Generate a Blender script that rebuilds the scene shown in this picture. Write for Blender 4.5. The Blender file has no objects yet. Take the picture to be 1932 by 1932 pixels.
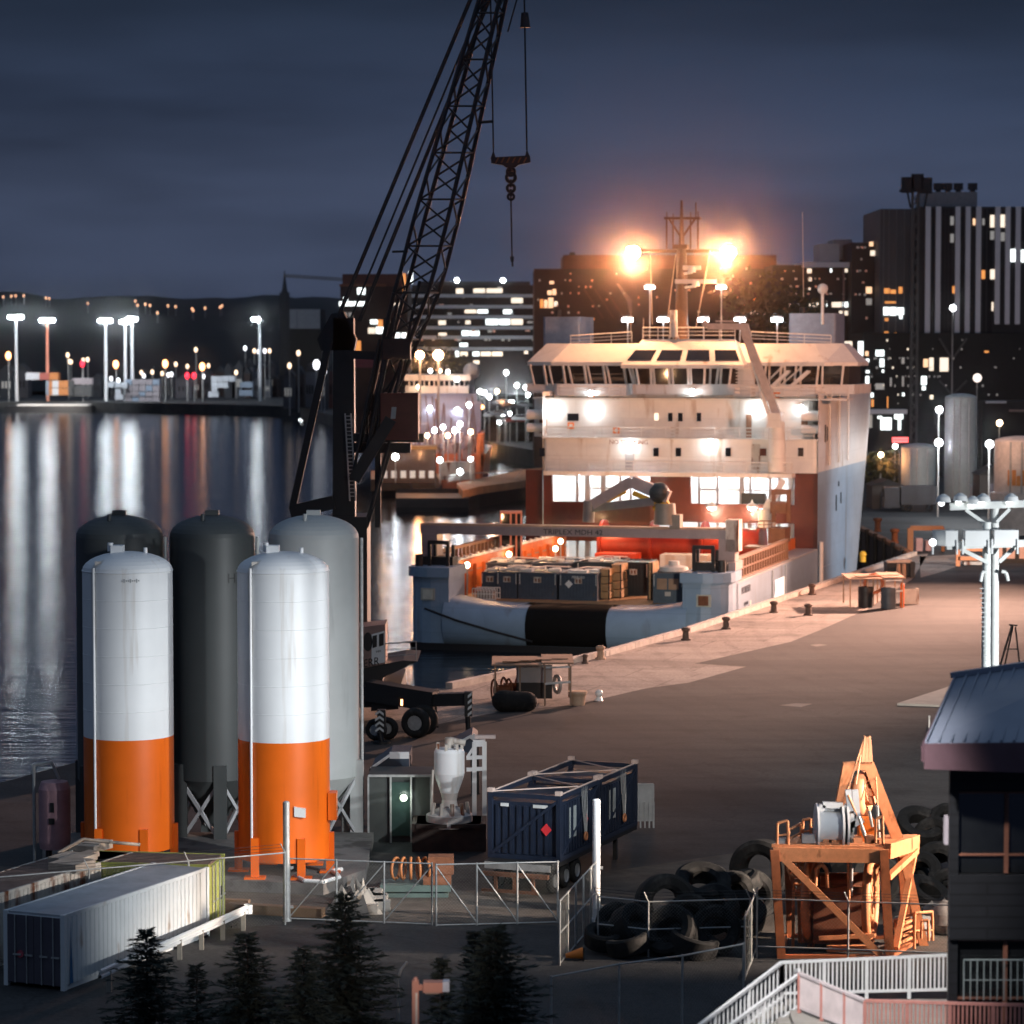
import bpy, math, random
from mathutils import Vector, Matrix
PI = math.pi
R = math.radians
rnd = random.Random(7)
S = bpy.context.scene
COL = S.collection

# ------------------------------------------------------------------ camera
HAZE = 0.00006
EYE = 21.8                      # metres above the quay
F = 5367.0                      # focal length in 1/1932ths of the frame width (a 100 mm lens)
TILT = math.atan((966 - 655) / F)
cam = bpy.data.cameras.new('camera')
cam.lens = 100.0
cam.sensor_width = 36.0
cam.clip_start = 1.0
cam.clip_end = 9000.0
cam.dof.use_dof = True
cam.dof.focus_distance = 125.0
cam.dof.aperture_fstop = 0.75
cam_o = bpy.data.objects.new('camera', cam)
cam_o.location = (0, 0, EYE)
cam_o.rotation_euler = (PI / 2 - TILT, 0, 0)
COL.objects.link(cam_o)
S.camera = cam_o

# ------------------------------------------------------------------ exposure and render settings
S.view_settings.view_transform = 'Standard'
S.view_settings.look = 'None'
S.view_settings.exposure = 0.0
S.view_settings.gamma = 1.0
cy = S.cycles
cy.max_bounces = 5
cy.diffuse_bounces = 2
cy.glossy_bounces = 3
cy.transmission_bounces = 2
cy.transparent_max_bounces = 8
cy.volume_bounces = 0
cy.sample_clamp_indirect = 4.0
cy.sample_clamp_direct = 0.0
cy.caustics_reflective = False
cy.caustics_refractive = False

# ------------------------------------------------------------------ sky: dusk, just after sundown
W = bpy.data.worlds.new('World')
S.world = W
W.use_nodes = True
nt = W.node_tree
nt.nodes.clear()
def N(t, **kw):
    n = nt.nodes.new(t)
    for k, v in kw.items():
        setattr(n, k, v)
    return n
out = N('ShaderNodeOutputWorld')
bg = N('ShaderNodeBackground')
sky = N('ShaderNodeTexSky', sky_type='NISHITA')
sky.sun_disc = False
sky.sun_elevation = R(-4.0)
sky.sun_rotation = R(250)
tc = N('ShaderNodeTexCoord')
sep = N('ShaderNodeSeparateXYZ')
nt.links.new(tc.outputs['Generated'], sep.inputs[0])
ramp = N('ShaderNodeValToRGB')
cr = ramp.color_ramp
cr.elements[0].position = 0.0
cr.elements[0].color = (0.040, 0.056, 0.112, 1)
cr.elements[1].position = 1.0
cr.elements[1].color = (0.13, 0.18, 0.26, 1)
for p, c in ((0.02, (0.044, 0.058, 0.099, 1)), (0.055, (0.043, 0.058, 0.101, 1)), (0.085, (0.027, 0.040, 0.074, 1)), (0.122, (0.013, 0.021, 0.039, 1)), (0.2, (0.030, 0.044, 0.088, 1)), (0.4, (0.045, 0.066, 0.108, 1)), (0.65, (0.10, 0.145, 0.215, 1))):
    e = cr.elements.new(p)
    e.color = c
nt.links.new(sep.outputs['Z'], ramp.inputs[0])
mp = N('ShaderNodeMapping')
mp.inputs['Scale'].default_value = (5.0, 5.0, 30.0)
nt.links.new(tc.outputs['Generated'], mp.inputs[0])
cn = N('ShaderNodeTexNoise')
cn.inputs['Scale'].default_value = 0.9
cn.inputs['Detail'].default_value = 4.0
cn.inputs['Roughness'].default_value = 0.5
nt.links.new(mp.outputs[0], cn.inputs['Vector'])
mr = N('ShaderNodeMapRange')
mr.inputs['From Min'].default_value = 0.33
mr.inputs['From Max'].default_value = 0.68
mr.inputs['To Min'].default_value = 0.72
mr.inputs['To Max'].default_value = 1.42
nt.links.new(cn.outputs['Fac'], mr.inputs['Value'])
mul = N('ShaderNodeMix', data_type='RGBA', blend_type='MULTIPLY')
mul.inputs[0].default_value = 1.0
nt.links.new(ramp.outputs[0], mul.inputs[6])
nt.links.new(mr.outputs[0], mul.inputs[7])
add = N('ShaderNodeMix', data_type='RGBA', blend_type='ADD')
add.inputs[0].default_value = 0.06
nt.links.new(mul.outputs[2], add.inputs[6])
nt.links.new(sky.outputs[0], add.inputs[7])
nt.links.new(add.outputs[2], bg.inputs['Color'])
bg.inputs['Strength'].default_value = 1.0
nt.links.new(bg.outputs[0], out.inputs['Surface'])

# ------------------------------------------------------------------ the lights of the port
SODIUM = (1.0, 0.42, 0.17)
WARM = (1.0, 0.80, 0.60)
WHITE = (0.92, 0.97, 1.0)
def spot(name, loc, aim, power, col, angle=80, blend=0.7, size=0.4):
    l = bpy.data.lights.new(name, 'SPOT')
    l.energy = power
    l.color = col
    l.spot_size = R(angle)
    l.spot_blend = blend
    l.shadow_soft_size = size
    o = bpy.data.objects.new(name, l)
    o.location = loc
    o.rotation_euler = (Vector(aim) - Vector(loc)).to_track_quat('-Z', 'Y').to_euler()
    COL.objects.link(o)
    return o
def point(name, loc, power, col, size=0.15):
    l = bpy.data.lights.new(name, 'POINT')
    l.energy = power
    l.color = col
    l.shadow_soft_size = size
    o = bpy.data.objects.new(name, l)
    o.location = loc
    COL.objects.link(o)
    return o
# floodlights of the wooden mast at the right; unseen floods are added, each aimed at one thing
spot('mast_flood', (16.5, 91.0, 17.2), (30, 196, 0), 260000, (1.0, 0.90, 0.80), 36, 1.0)
spot('mast_flood', (15.0, 89.0, 17.2), (14, 140, 0), 26000, (1.0, 0.90, 0.80), 60, 1.0)
spot('unseen_flood', (3, 46, 14), (-2.4, 72, 7.5), 15000, (1.0, 0.80, 0.70), 14, 0.8)  # added flood hanging free, brightening the street lamp post
spot('mast_flood', (16.5, 91.0, 16.0), (-8.5, 115, 4.2), 46000, WHITE, 38, 1.0)
spot('unseen_flood', (47, 97, 13), (13, 103, 2.5), 260000, (1.0, 0.80, 0.64), 21, 0.95)
spot('unseen_flood', (38, 74, 14), (-16, 106, 1.5), 85000, WHITE, 16, 0.9)
spot('unseen_flood', (36, 64, 15), (16, 90, 12.5), 85000, WHITE, 24, 0.9)
spot('unseen_flood', (3, 60, 20), (10.2, 75, 5.5), 22000, (1.0, 0.95, 0.92), 36, 0.6)  # added flood hanging free, brightening the stair railings
# sodium floodlights of the quay masts east of the berth
spot('quay_mast_flood', (78, 205, 27), (22, 265, 11), 220000, (1.0, 0.40, 0.20), 60, 0.9, 0.8)
spot('quay_mast_flood', (74, 288, 27), (20, 232, 0), 900000, (1.0, 0.54, 0.38), 34, 1.0, 0.8)
spot('quay_mast_flood', (74, 288, 27), (9, 200, 0), 1250000, (1.0, 0.56, 0.41), 32, 1.0, 0.8)
spot('quay_mast_flood', (66, 205, 27), (16, 182, 0), 110000, (1.0, 0.66, 0.50), 50, 1.0, 0.8)
spot('quay_mast_flood', (84, 255, 24), (47, 303, 0), 150000, (1.0, 0.48, 0.22), 34, 1.0, 0.8)
spot('quay_mast_flood', (86, 225, 26), (38, 291, 3), 260000, WHITE, 20, 0.9, 0.8)
spot('quay_mast_flood', (46, 300, 20), (63, 380, 8), 60000, (1.0, 0.55, 0.36), 40, 0.9, 0.8)

# ------------------------------------------------------------------ helpers
SP, CP = math.sin(TILT), math.cos(TILT)
def ray(px, py):
    dx, dy = (px - 966) / F, (966 - py) / F
    return Vector((dx, CP + dy * SP, -SP + dy * CP))
def gp(px, py, z=0.0):              # the point of height z seen at a spot of the photograph
    r = ray(px, py)
    t = (z - EYE) / r.z
    return Vector((r.x * t, r.y * t, z))
def dp(px, py, d):                  # the point at distance d
    r = ray(px, py)
    t = d / r.y
    return Vector((r.x * t, d, EYE + r.z * t))

def link(o, parent=None):
    COL.objects.link(o)
    if parent is not None:
        o.parent = parent
    return o
def thing(name, label, cat, loc=(0, 0, 0), rz=0.0, group=None):
    o = bpy.data.objects.new(name, None)
    o.empty_display_size = 0.2
    o.location = loc
    o.rotation_euler = (0, 0, rz)
    tag(o, label, cat, group)
    return link(o)
def tag(o, label, cat, group=None):
    o['label'] = label
    o['category'] = cat
    if group:
        o['group'] = group
    return o
def kids(o):
    return [c for c in bpy.data.objects if c.parent == o]
def copy_tree(o, loc=None, rz=None, label=None, parent=None, scale=None):
    c = o.copy()
    COL.objects.link(c)
    if parent is not None:
        c.parent = parent
    for k in kids(o):
        copy_tree(k, parent=c)
    if loc is not None:
        c.location = loc
    if rz is not None:
        c.rotation_euler = (0, 0, rz)
    if label:
        c['label'] = label
    if scale is not None:
        c.scale = (scale,) * 3 if not hasattr(scale, '__len__') else scale
    return c
def frame(o):                       # world matrix of a thing from its location and turn about z
    m = Matrix.Translation(o.location) @ o.rotation_euler.to_matrix().to_4x4()
    return frame(o.parent) @ m if o.parent else m

SPLIT = {'platforms': 'platform', 'side_pipe': 'drain_pipe', 'winch_house_pillars': 'pillar', 'window_posts': 'window_post', 'stay_wires': 'stay_wire', 'side_windows': 'side_window'}
class MB:
    def __init__(self):
        self.v, self.f, self.s = [], [], []
    def add(self, vs, fs, smooth=False):
        o = len(self.v)
        self.v.extend(Vector(p) for p in vs)
        self.f.extend([tuple(i + o for i in q) for q in fs])
        self.s.extend([smooth] * len(fs))
        return self
    def bx(self, x0, x1, y0, y1, z0, z1):
        return self.add([(x0, y0, z0), (x1, y0, z0), (x1, y1, z0), (x0, y1, z0), (x0, y0, z1), (x1, y0, z1), (x1, y1, z1), (x0, y1, z1)],
                        [(3, 2, 1, 0), (4, 5, 6, 7), (0, 1, 5, 4), (1, 2, 6, 5), (2, 3, 7, 6), (3, 0, 4, 7)])
    def box(self, c, s):
        return self.bx(c[0] - s[0] / 2, c[0] + s[0] / 2, c[1] - s[1] / 2, c[1] + s[1] / 2, c[2] - s[2] / 2, c[2] + s[2] / 2)
    def axes(self, p, q):
        d = (Vector(q) - Vector(p))
        n = d.normalized()
        u = n.cross(Vector((0, 0, 1)))
        if u.length < 1e-4:
            u = Vector((1, 0, 0))
        u.normalize()
        return u, n.cross(u).normalized()
    def bar(self, p, q, w, h=None):
        h = h or w
        u, k = self.axes(p, q)
        p, q = Vector(p), Vector(q)
        vs = []
        for c in (p, q):
            for a, b in ((-1, -1), (1, -1), (1, 1), (-1, 1)):
                vs.append(c + u * (a * w / 2) + k * (b * h / 2))
        return self.add(vs, [(0, 1, 2, 3), (7, 6, 5, 4), (0, 4, 5, 1), (1, 5, 6, 2), (2, 6, 7, 3), (3, 7, 4, 0)])
    def tube(self, p, q, r, r2=None, n=8):
        r2 = r if r2 is None else r2
        u, k = self.axes(p, q)
        p, q = Vector(p), Vector(q)
        vs = []
        for c, rr in ((p, r), (q, r2)):
            for i in range(n):
                a = 2 * PI * i / n
                vs.append(c + u * (rr * math.cos(a)) + k * (rr * math.sin(a)))
        self.add(vs, [(i, (i + 1) % n, n + (i + 1) % n, n + i) for i in range(n)], n > 5)
        return self.add(vs, [tuple(range(n - 1, -1, -1)), tuple(range(n, 2 * n))])
    def path(self, pts, r, n=6):
        for a, b in zip(pts, pts[1:]):
            self.tube(a, b, r, n=n)
        return self
    def lathe(self, prof, c=(0, 0, 0), n=28, sharp=True):
        c = Vector(c)
        rings = []
        for r, z in prof:
            rings.append([c + Vector((r * math.cos(2 * PI * i / n), r * math.sin(2 * PI * i / n), z)) for i in range(n)])
        for a, b in zip(rings, rings[1:]):
            self.add(a + b, [(i, (i + 1) % n, n + (i + 1) % n, n + i) for i in range(n)], True)
        return self
    def dome(self, r, z0, h, c=(0, 0, 0), n=28, k=6):
        return self.lathe([(r * math.cos(PI / 2 * i / k), z0 + h * math.sin(PI / 2 * i / k)) for i in range(k)] + [(0.001, z0 + h)], c, n)
    def ball(self, c, r, n=12, k=8, sz=1.0):
        return self.lathe([(max(0.001, r * math.sin(PI * i / k)), -r * sz * math.cos(PI * i / k)) for i in range(k + 1)], c, n)
    def torus(self, c, R0, r, axis, n=22, m=8, sq=1.0):
        c = Vector(c)
        ax = Vector(axis).normalized()
        u = ax.orthogonal().normalized()
        w = ax.cross(u)
        vs = []
        for i in range(n):
            a = 2 * PI * i / n
            d = u * math.cos(a) + w * math.sin(a)
            for j in range(m):
                b = 2 * PI * j / m
                vs.append(c + d * (R0 + r * math.cos(b)) + ax * (r * sq * math.sin(b)))
        fs = [(i * m + j, ((i + 1) % n) * m + j, ((i + 1) % n) * m + (j + 1) % m, i * m + (j + 1) % m) for i in range(n) for j in range(m)]
        return self.add(vs, fs, True)
    def prism(self, poly, z0, z1, poly2=None):
        n = len(poly)
        poly2 = poly2 or poly
        vs = [(x, y, z0) for x, y in poly] + [(x, y, z1) for x, y in poly2]
        return self.add(vs, [tuple(range(n - 1, -1, -1)), tuple(range(n, 2 * n))] + [(i, (i + 1) % n, n + (i + 1) % n, n + i) for i in range(n)])
    def ext(self, pts, off):        # a flat outline pushed out along a vector
        n = len(pts)
        off = Vector(off)
        vs = [Vector(p) for p in pts]
        vs += [p + off for p in vs]
        return self.add(vs, [tuple(range(n - 1, -1, -1)), tuple(range(n, 2 * n))] + [(i, (i + 1) % n, n + (i + 1) % n, n + i) for i in range(n)])
    def sheet(self, pts):
        return self.add(pts, [tuple(range(len(pts)))])
    def loft(self, rings, smooth=False, closed=True):
        n = len(rings[0])
        m = n if closed else n - 1
        for a, b in zip(rings, rings[1:]):
            self.add(list(a) + list(b), [(i, (i + 1) % n, n + (i + 1) % n, n + i) for i in range(m)], smooth)
        return self
    def text(self, s, size, place, depth=0.01):      # lettering; place maps (x, y, z) of the letters to the surface
        c = bpy.data.curves.new('lettering', 'FONT')
        c.body = s
        c.size = size
        c.extrude = depth
        c.align_x = 'CENTER'
        c.resolution_u = 2
        o = bpy.data.objects.new('lettering', c)
        COL.objects.link(o)
        bpy.context.view_layer.update()
        me = o.to_mesh()
        vs = [place(v.co.x, v.co.y, v.co.z) for v in me.vertices]
        fs = [tuple(p.vertices) for p in me.polygons]
        o.to_mesh_clear()
        bpy.data.objects.remove(o)
        bpy.data.curves.remove(c)
        return self.add(vs, fs)
    def pieces(self):               # the loose pieces, those whose boxes touch taken together
        n = len(self.v)
        up = list(range(n))
        def root(i):
            while up[i] != i:
                up[i] = up[up[i]]
                i = up[i]
            return i
        for q in self.f:
            for i in q[1:]:
                up[root(i)] = root(q[0])
        isl = {}
        for i in range(n):
            isl.setdefault(root(i), []).append(i)
        bx = [[min(self.v[i][k] for i in w) - 0.02 for k in range(3)] + [max(self.v[i][k] for i in w) + 0.02 for k in range(3)] + [w] for w in isl.values()]
        grown = True
        while grown:
            grown = False
            for a in range(len(bx)):
                for b in range(len(bx) - 1, a, -1):
                    A, C = bx[a], bx[b]
                    if all(A[k] <= C[k + 3] and C[k] <= A[k + 3] for k in range(3)):
                        bx[a] = [min(A[k], C[k]) for k in range(3)] + [max(A[k + 3], C[k + 3]) for k in range(3)] + [A[6] + C[6]]
                        del bx[b]
                        grown = True
        for b in bx:
            idx = {i: j for j, i in enumerate(b[6])}
            m = MB()
            m.v = [self.v[i] for i in b[6]]
            for q, s in zip(self.f, self.s):
                if q[0] in idx:
                    m.f.append(tuple(idx[i] for i in q))
                    m.s.append(s)
            yield m
    def build(self, name, m, parent=None, world=False, kind=None, label=None):
        if name in SPLIT:
            return [p.build(SPLIT[name], m, parent, world, kind, label) for p in self.pieces()][0]
        vs = self.v
        if world and parent is not None:
            inv = frame(parent).inverted()
            vs = [inv @ p for p in vs]
        me = bpy.data.meshes.new(name)
        me.from_pydata([tuple(p) for p in vs], [], self.f)
        me.polygons.foreach_set('use_smooth', self.s)
        me.materials.append(m)
        me.update()
        o = bpy.data.objects.new(name, me)
        link(o, parent)
        if kind:
            o['kind'] = kind
        if label:
            o['label'] = label
        return o

def rail(mb, pts, h=1.05, step=1.6, r=0.03, bars=2):
    pts = [Vector(p) for p in pts]
    for a, b in zip(pts, pts[1:]):
        n = max(1, round((b - a).length / step))
        for i in range(n + 1):
            p = a.lerp(b, i / n)
            mb.tube(p, p + Vector((0, 0, h)), r, n=5)
        for k in range(bars + 1):
            z = Vector((0, 0, h * (k + 1) / (bars + 1)))
            mb.tube(a + z, b + z, r * (1.25 if k == bars else 0.8), n=5)
    return mb

# ------------------------------------------------------------------ materials
MATS = {}
def mat(name, col, rough=0.55, metal=0.0, var=0.18, scale=1.5, bump=0.0, spec=0.4, stain=None, stretch=(1, 1, 1), coat=0.0, seams=None):
    if name in MATS:
        return MATS[name]
    m = bpy.data.materials.new(name)
    m.use_nodes = True
    t = m.node_tree
    b = t.nodes['Principled BSDF']
    b.inputs['Roughness'].default_value = rough
    b.inputs['Metallic'].default_value = metal
    b.inputs['Specular IOR Level'].default_value = spec
    b.inputs['Coat Weight'].default_value = coat
    g = t.nodes.new('ShaderNodeTexCoord')
    k = t.nodes.new('ShaderNodeMapping')
    k.inputs['Scale'].default_value = stretch
    n = t.nodes.new('ShaderNodeTexNoise')
    n.inputs['Scale'].default_value = scale
    n.inputs['Detail'].default_value = 6.0
    n.inputs['Roughness'].default_value = 0.65
    t.links.new(g.outputs['Object'], k.inputs[0])
    t.links.new(k.outputs[0], n.inputs['Vector'])
    r = t.nodes.new('ShaderNodeValToRGB')
    e = r.color_ramp.elements
    e[0].position, e[1].position = 0.3, 0.72
    e[0].color = tuple(c * (1 - var) for c in col) + (1,)
    e[1].color = tuple(min(1, c * (1 + var)) for c in col) + (1,)
    t.links.new(n.outputs['Fac'], r.inputs[0])
    src = r.outputs[0]
    if stain:                       # patches of rust or dirt with a shape of their own: (colour, scale, threshold, stretch)
        sc, ss, th, st = stain
        k2 = t.nodes.new('ShaderNodeMapping')
        k2.inputs['Scale'].default_value = st
        n2 = t.nodes.new('ShaderNodeTexNoise')
        n2.inputs['Scale'].default_value = ss
        n2.inputs['Detail'].default_value = 5.0
        t.links.new(g.outputs['Object'], k2.inputs[0])
        t.links.new(k2.outputs[0], n2.inputs['Vector'])
        q = t.nodes.new('ShaderNodeMapRange')
        q.inputs['From Min'].default_value = th
        q.inputs['From Max'].default_value = th + 0.12
        t.links.new(n2.outputs['Fac'], q.inputs['Value'])
        x = t.nodes.new('ShaderNodeMix')
        x.data_type = 'RGBA'
        x.inputs[7].default_value = tuple(sc) + (1,)
        t.links.new(q.outputs[0], x.inputs[0])
        t.links.new(src, x.inputs[6])
        src = x.outputs[2]
    if seams:                       # plate joints: (width, height, how dark)
        sx = t.nodes.new('ShaderNodeSeparateXYZ')
        t.links.new(g.outputs['Object'], sx.inputs[0])
        ad = t.nodes.new('ShaderNodeMath')
        t.links.new(sx.outputs['X'], ad.inputs[0])
        t.links.new(sx.outputs['Y'], ad.inputs[1])
        cx_ = t.nodes.new('ShaderNodeCombineXYZ')
        t.links.new(ad.outputs[0], cx_.inputs['X'])
        t.links.new(sx.outputs['Z'], cx_.inputs['Y'])
        bk = t.nodes.new('ShaderNodeTexBrick')
        bk.inputs['Color1'].default_value = (1, 1, 1, 1)
        bk.inputs['Color2'].default_value = (0.93, 0.93, 0.93, 1)
        bk.inputs['Mortar'].default_value = (1 - seams[2],) * 3 + (1,)
        bk.inputs['Scale'].default_value = 1.0
        bk.inputs['Mortar Size'].default_value = 0.035
        bk.inputs['Mortar Smooth'].default_value = 0.4
        bk.inputs['Brick Width'].default_value = seams[0]
        bk.inputs['Row Height'].default_value = seams[1]
        t.links.new(cx_.outputs[0], bk.inputs['Vector'])
        mm = t.nodes.new('ShaderNodeMix')
        mm.data_type = 'RGBA'
        mm.blend_type = 'MULTIPLY'
        mm.inputs[0].default_value = 1.0
        t.links.new(src, mm.inputs[6])
        t.links.new(bk.outputs['Color'], mm.inputs[7])
        src = mm.outputs[2]
    t.links.new(src, b.inputs['Base Color'])
    if bump:
        u = t.nodes.new('ShaderNodeBump')
        u.inputs['Strength'].default_value = bump
        u.inputs['Distance'].default_value = 0.05
        t.links.new(n.outputs['Fac'], u.inputs['Height'])
        t.links.new(u.outputs[0], b.inputs['Normal'])
    MATS[name] = m
    return m
def glow(name, col, strength):
    if name in MATS:
        return MATS[name]
    m = bpy.data.materials.new(name)
    m.use_nodes = True
    b = m.node_tree.nodes['Principled BSDF']
    b.inputs['Base Color'].default_value = tuple(col) + (1,)
    b.inputs['Emission Color'].default_value = tuple(col) + (1,)
    b.inputs['Emission Strength'].default_value = strength
    MATS[name] = m
    return m

RUST = (0.16, 0.05, 0.018)
white = mat('white_paint', (0.74, 0.73, 0.70), 0.45, var=0.07, scale=0.8, stain=((0.46, 0.37, 0.29), 0.9, 0.60, (1, 1, 0.18)), seams=(5.5, 1.85, 0.16))
white_c = mat('white_enamel', (0.78, 0.78, 0.76), 0.35, var=0.06, scale=1.2)
blue = mat('hull_blue_paint', (0.27, 0.38, 0.50), 0.42, var=0.10, scale=0.5, stain=((0.20, 0.24, 0.28), 0.5, 0.58, (1, 1, 0.12)), seams=(7.0, 2.1, 0.15))
blue_d = mat('dark_blue_paint', (0.014, 0.021, 0.040), 0.45, var=0.2, scale=2.0)
boot = mat('black_bottom_paint', (0.012, 0.012, 0.014), 0.5)
red = mat('dark_red_paint', (0.095, 0.020, 0.010), 0.5, var=0.2, scale=0.7, stain=((0.12, 0.03, 0.015), 1.1, 0.6, (1, 1, 0.4)))
orange_deck = mat('orange_deck_paint', (0.58, 0.15, 0.035), 0.55, var=0.2, scale=0.9)
wood_deck = mat('timber_deck', (0.42, 0.24, 0.11), 0.7, var=0.25, scale=2.0)
orange = mat('orange_paint', (0.80, 0.14, 0.008), 0.42, var=0.08, scale=0.5, stain=((0.50, 0.075, 0.006), 1.2, 0.58, (1, 1, 0.08)))
orange_fr = mat('orange_frame_paint', (0.68, 0.27, 0.12), 0.5, var=0.18, scale=3.0, stain=(RUST, 2.2, 0.62, (1, 1, 0.5)))
grey_p = mat('grey_paint', (0.40, 0.40, 0.41), 0.5, var=0.1, scale=1.0)
grey_si = mat('pale_grey_silo_paint', (0.42, 0.43, 0.42), 0.5, var=0.07, scale=0.6, stain=((0.26, 0.26, 0.25), 0.6, 0.62, (1, 1, 0.15)))
white_si = mat('white_silo_paint', (0.80, 0.80, 0.80), 0.42, var=0.05, scale=0.5, stain=((0.56, 0.50, 0.44), 1.3, 0.60, (1, 1, 0.07)))
beam_g = mat('mauve_grey_paint', (0.36, 0.29, 0.28), 0.5, var=0.1)
crane_b = mat('black_blue_crane_paint', (0.009, 0.011, 0.014), 0.45, var=0.2, scale=2.0, spec=0.5)
crane_r = mat('brown_red_paint', (0.16, 0.045, 0.030), 0.55, var=0.15)
black = mat('black_steel', (0.016, 0.016, 0.017), 0.5)
rubber = mat('black_rubber', (0.012, 0.012, 0.012), 0.85, var=0.5, scale=3.0, bump=0.4, stain=((0.045, 0.042, 0.04), 1.6, 0.6, (1, 1, 1)))
steel = mat('galvanised_steel', (0.48, 0.49, 0.48), 0.42, metal=0.6, var=0.15, scale=4.0)
steel_p = mat('weathered_pole_steel', (0.42, 0.42, 0.41), 0.5, metal=0.3, var=0.2, scale=4.0)
rusty = mat('rusty_steel', (0.20, 0.075, 0.035), 0.75, var=0.35, scale=3.0)
rust_w = mat('rust_streaked_white_paint', (0.55, 0.50, 0.44), 0.6, var=0.15, scale=1.5, stain=(RUST, 1.6, 0.5, (1, 1, 0.25)))
rust_roof = mat('rusted_container_roof', (0.16, 0.10, 0.08), 0.8, var=0.4, scale=1.5)
cont_w = mat('white_container_paint', (0.70, 0.72, 0.72), 0.5, var=0.07, scale=1.0, stain=((0.36, 0.25, 0.18), 1.4, 0.66, (1, 1, 0.35)))
cont_end = mat('dark_grey_door_paint', (0.10, 0.09, 0.11), 0.5, var=0.15)
lime = mat('yellow_green_paint', (0.40, 0.42, 0.10), 0.5, var=0.2, scale=2.0)
yellow = mat('yellow_paint', (0.72, 0.40, 0.03), 0.5, var=0.15)
glass = mat('dark_window_glass', (0.010, 0.011, 0.012), 0.06, var=0.3, spec=0.7)
red_s = mat('red_sign_paint', (0.75, 0.04, 0.05), 0.5, var=0.05)
orange_s = mat('orange_sign_paint', (0.85, 0.22, 0.03), 0.5, var=0.05)
cable_m = mat('dark_cable', (0.03, 0.03, 0.032), 0.6)
galv_w = mat('pale_railing_paint', (0.76, 0.77, 0.77), 0.4, var=0.06, scale=3.0)
pink_r = mat('dusty_red_railing_paint', (0.58, 0.26, 0.22), 0.45, var=0.1, scale=3.0)
conc = mat('concrete', (0.34, 0.32, 0.29), 0.85, var=0.15, scale=1.0, bump=0.2)
b_white = glow('white_lamp_glass', (0.93, 0.98, 1.0), 26.0)
b_far = glow('far_floodlight_glass', (0.90, 0.98, 1.0), 70.0)
b_warm = glow('warm_lamp_glass', (1.0, 0.74, 0.46), 14.0)
b_amber = glow('amber_lamp_glass', (1.0, 0.40, 0.16), 7.0)
b_sod = glow('sodium_lamp_glass', (1.0, 0.66, 0.42), 60.0)
b_red = glow('red_lamp_glass', (1.0, 0.03, 0.06), 2.2)
w_warm = glow('warm_lit_window', (1.0, 0.62, 0.36), 1.3)
w_cream = glow('cream_lit_window', (1.0, 0.84, 0.66), 1.2)
w_white = glow('white_lit_window', (0.92, 1.0, 0.98), 2.2)
w_amber = glow('amber_lit_window', (1.0, 0.38, 0.10), 0.9)
w_dim = glow('dim_lit_window', (0.75, 0.72, 0.66), 0.22)

# ================================================================== THE SETTING
WATER = -3.6
def water_mat():
    m = bpy.data.materials.new('harbour_water')
    m.use_nodes = True
    t = m.node_tree
    t.nodes.remove(t.nodes['Principled BSDF'])
    b = t.nodes.new('ShaderNodeBsdfGlossy')
    b.distribution = 'BECKMANN'
    b.inputs['Color'].default_value = (0.95, 0.97, 1.0, 1)
    deep = t.nodes.new('ShaderNodeBsdfDiffuse')
    deep.inputs['Color'].default_value = (0.006, 0.012, 0.018, 1)
    fr = t.nodes.new('ShaderNodeFresnel')
    fr.inputs['IOR'].default_value = 1.33
    mx = t.nodes.new('ShaderNodeMixShader')
    t.links.new(fr.outputs[0], mx.inputs[0])
    t.links.new(deep.outputs[0], mx.inputs[1])
    t.links.new(b.outputs[0], mx.inputs[2])
    t.links.new(mx.outputs[0], t.nodes['Material Output'].inputs['Surface'])
    g = t.nodes.new('ShaderNodeNewGeometry')
    hs = []
    for sc, st, det in ((1.0, (0.13, 1.0, 1.0), 6.0), (0.06, (1.0, 1.6, 1.0), 2.0)):
        k = t.nodes.new('ShaderNodeMapping')
        k.inputs['Scale'].default_value = st
        n = t.nodes.new('ShaderNodeTexNoise')
        n.inputs['Scale'].default_value = sc
        n.inputs['Detail'].default_value = det
        t.links.new(g.outputs['Position'], k.inputs[0])
        t.links.new(k.outputs[0], n.inputs['Vector'])
        hs.append(n)
    u = t.nodes.new('ShaderNodeBump')
    u.inputs['Strength'].default_value = 1.0
    u.inputs['Distance'].default_value = 0.10
    t.links.new(hs[0].outputs['Fac'], u.inputs['Height'])
    t.links.new(u.outputs[0], b.inputs['Normal'])
    t.links.new(u.outputs[0], fr.inputs['Normal'])
    # calmer and rougher patches, as breeze leaves them
    q = t.nodes.new('ShaderNodeMapRange')
    q.inputs['To Min'].default_value = 0.10
    q.inputs['To Max'].default_value = 0.19
    t.links.new(hs[1].outputs['Fac'], q.inputs['Value'])
    t.links.new(q.outputs[0], b.inputs['Roughness'])
    return m
MB().sheet([(-900, 60, WATER), (600, 60, WATER), (600, 1400, WATER), (-900, 1400, WATER)]).build('water', water_mat(), kind='structure')

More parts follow.
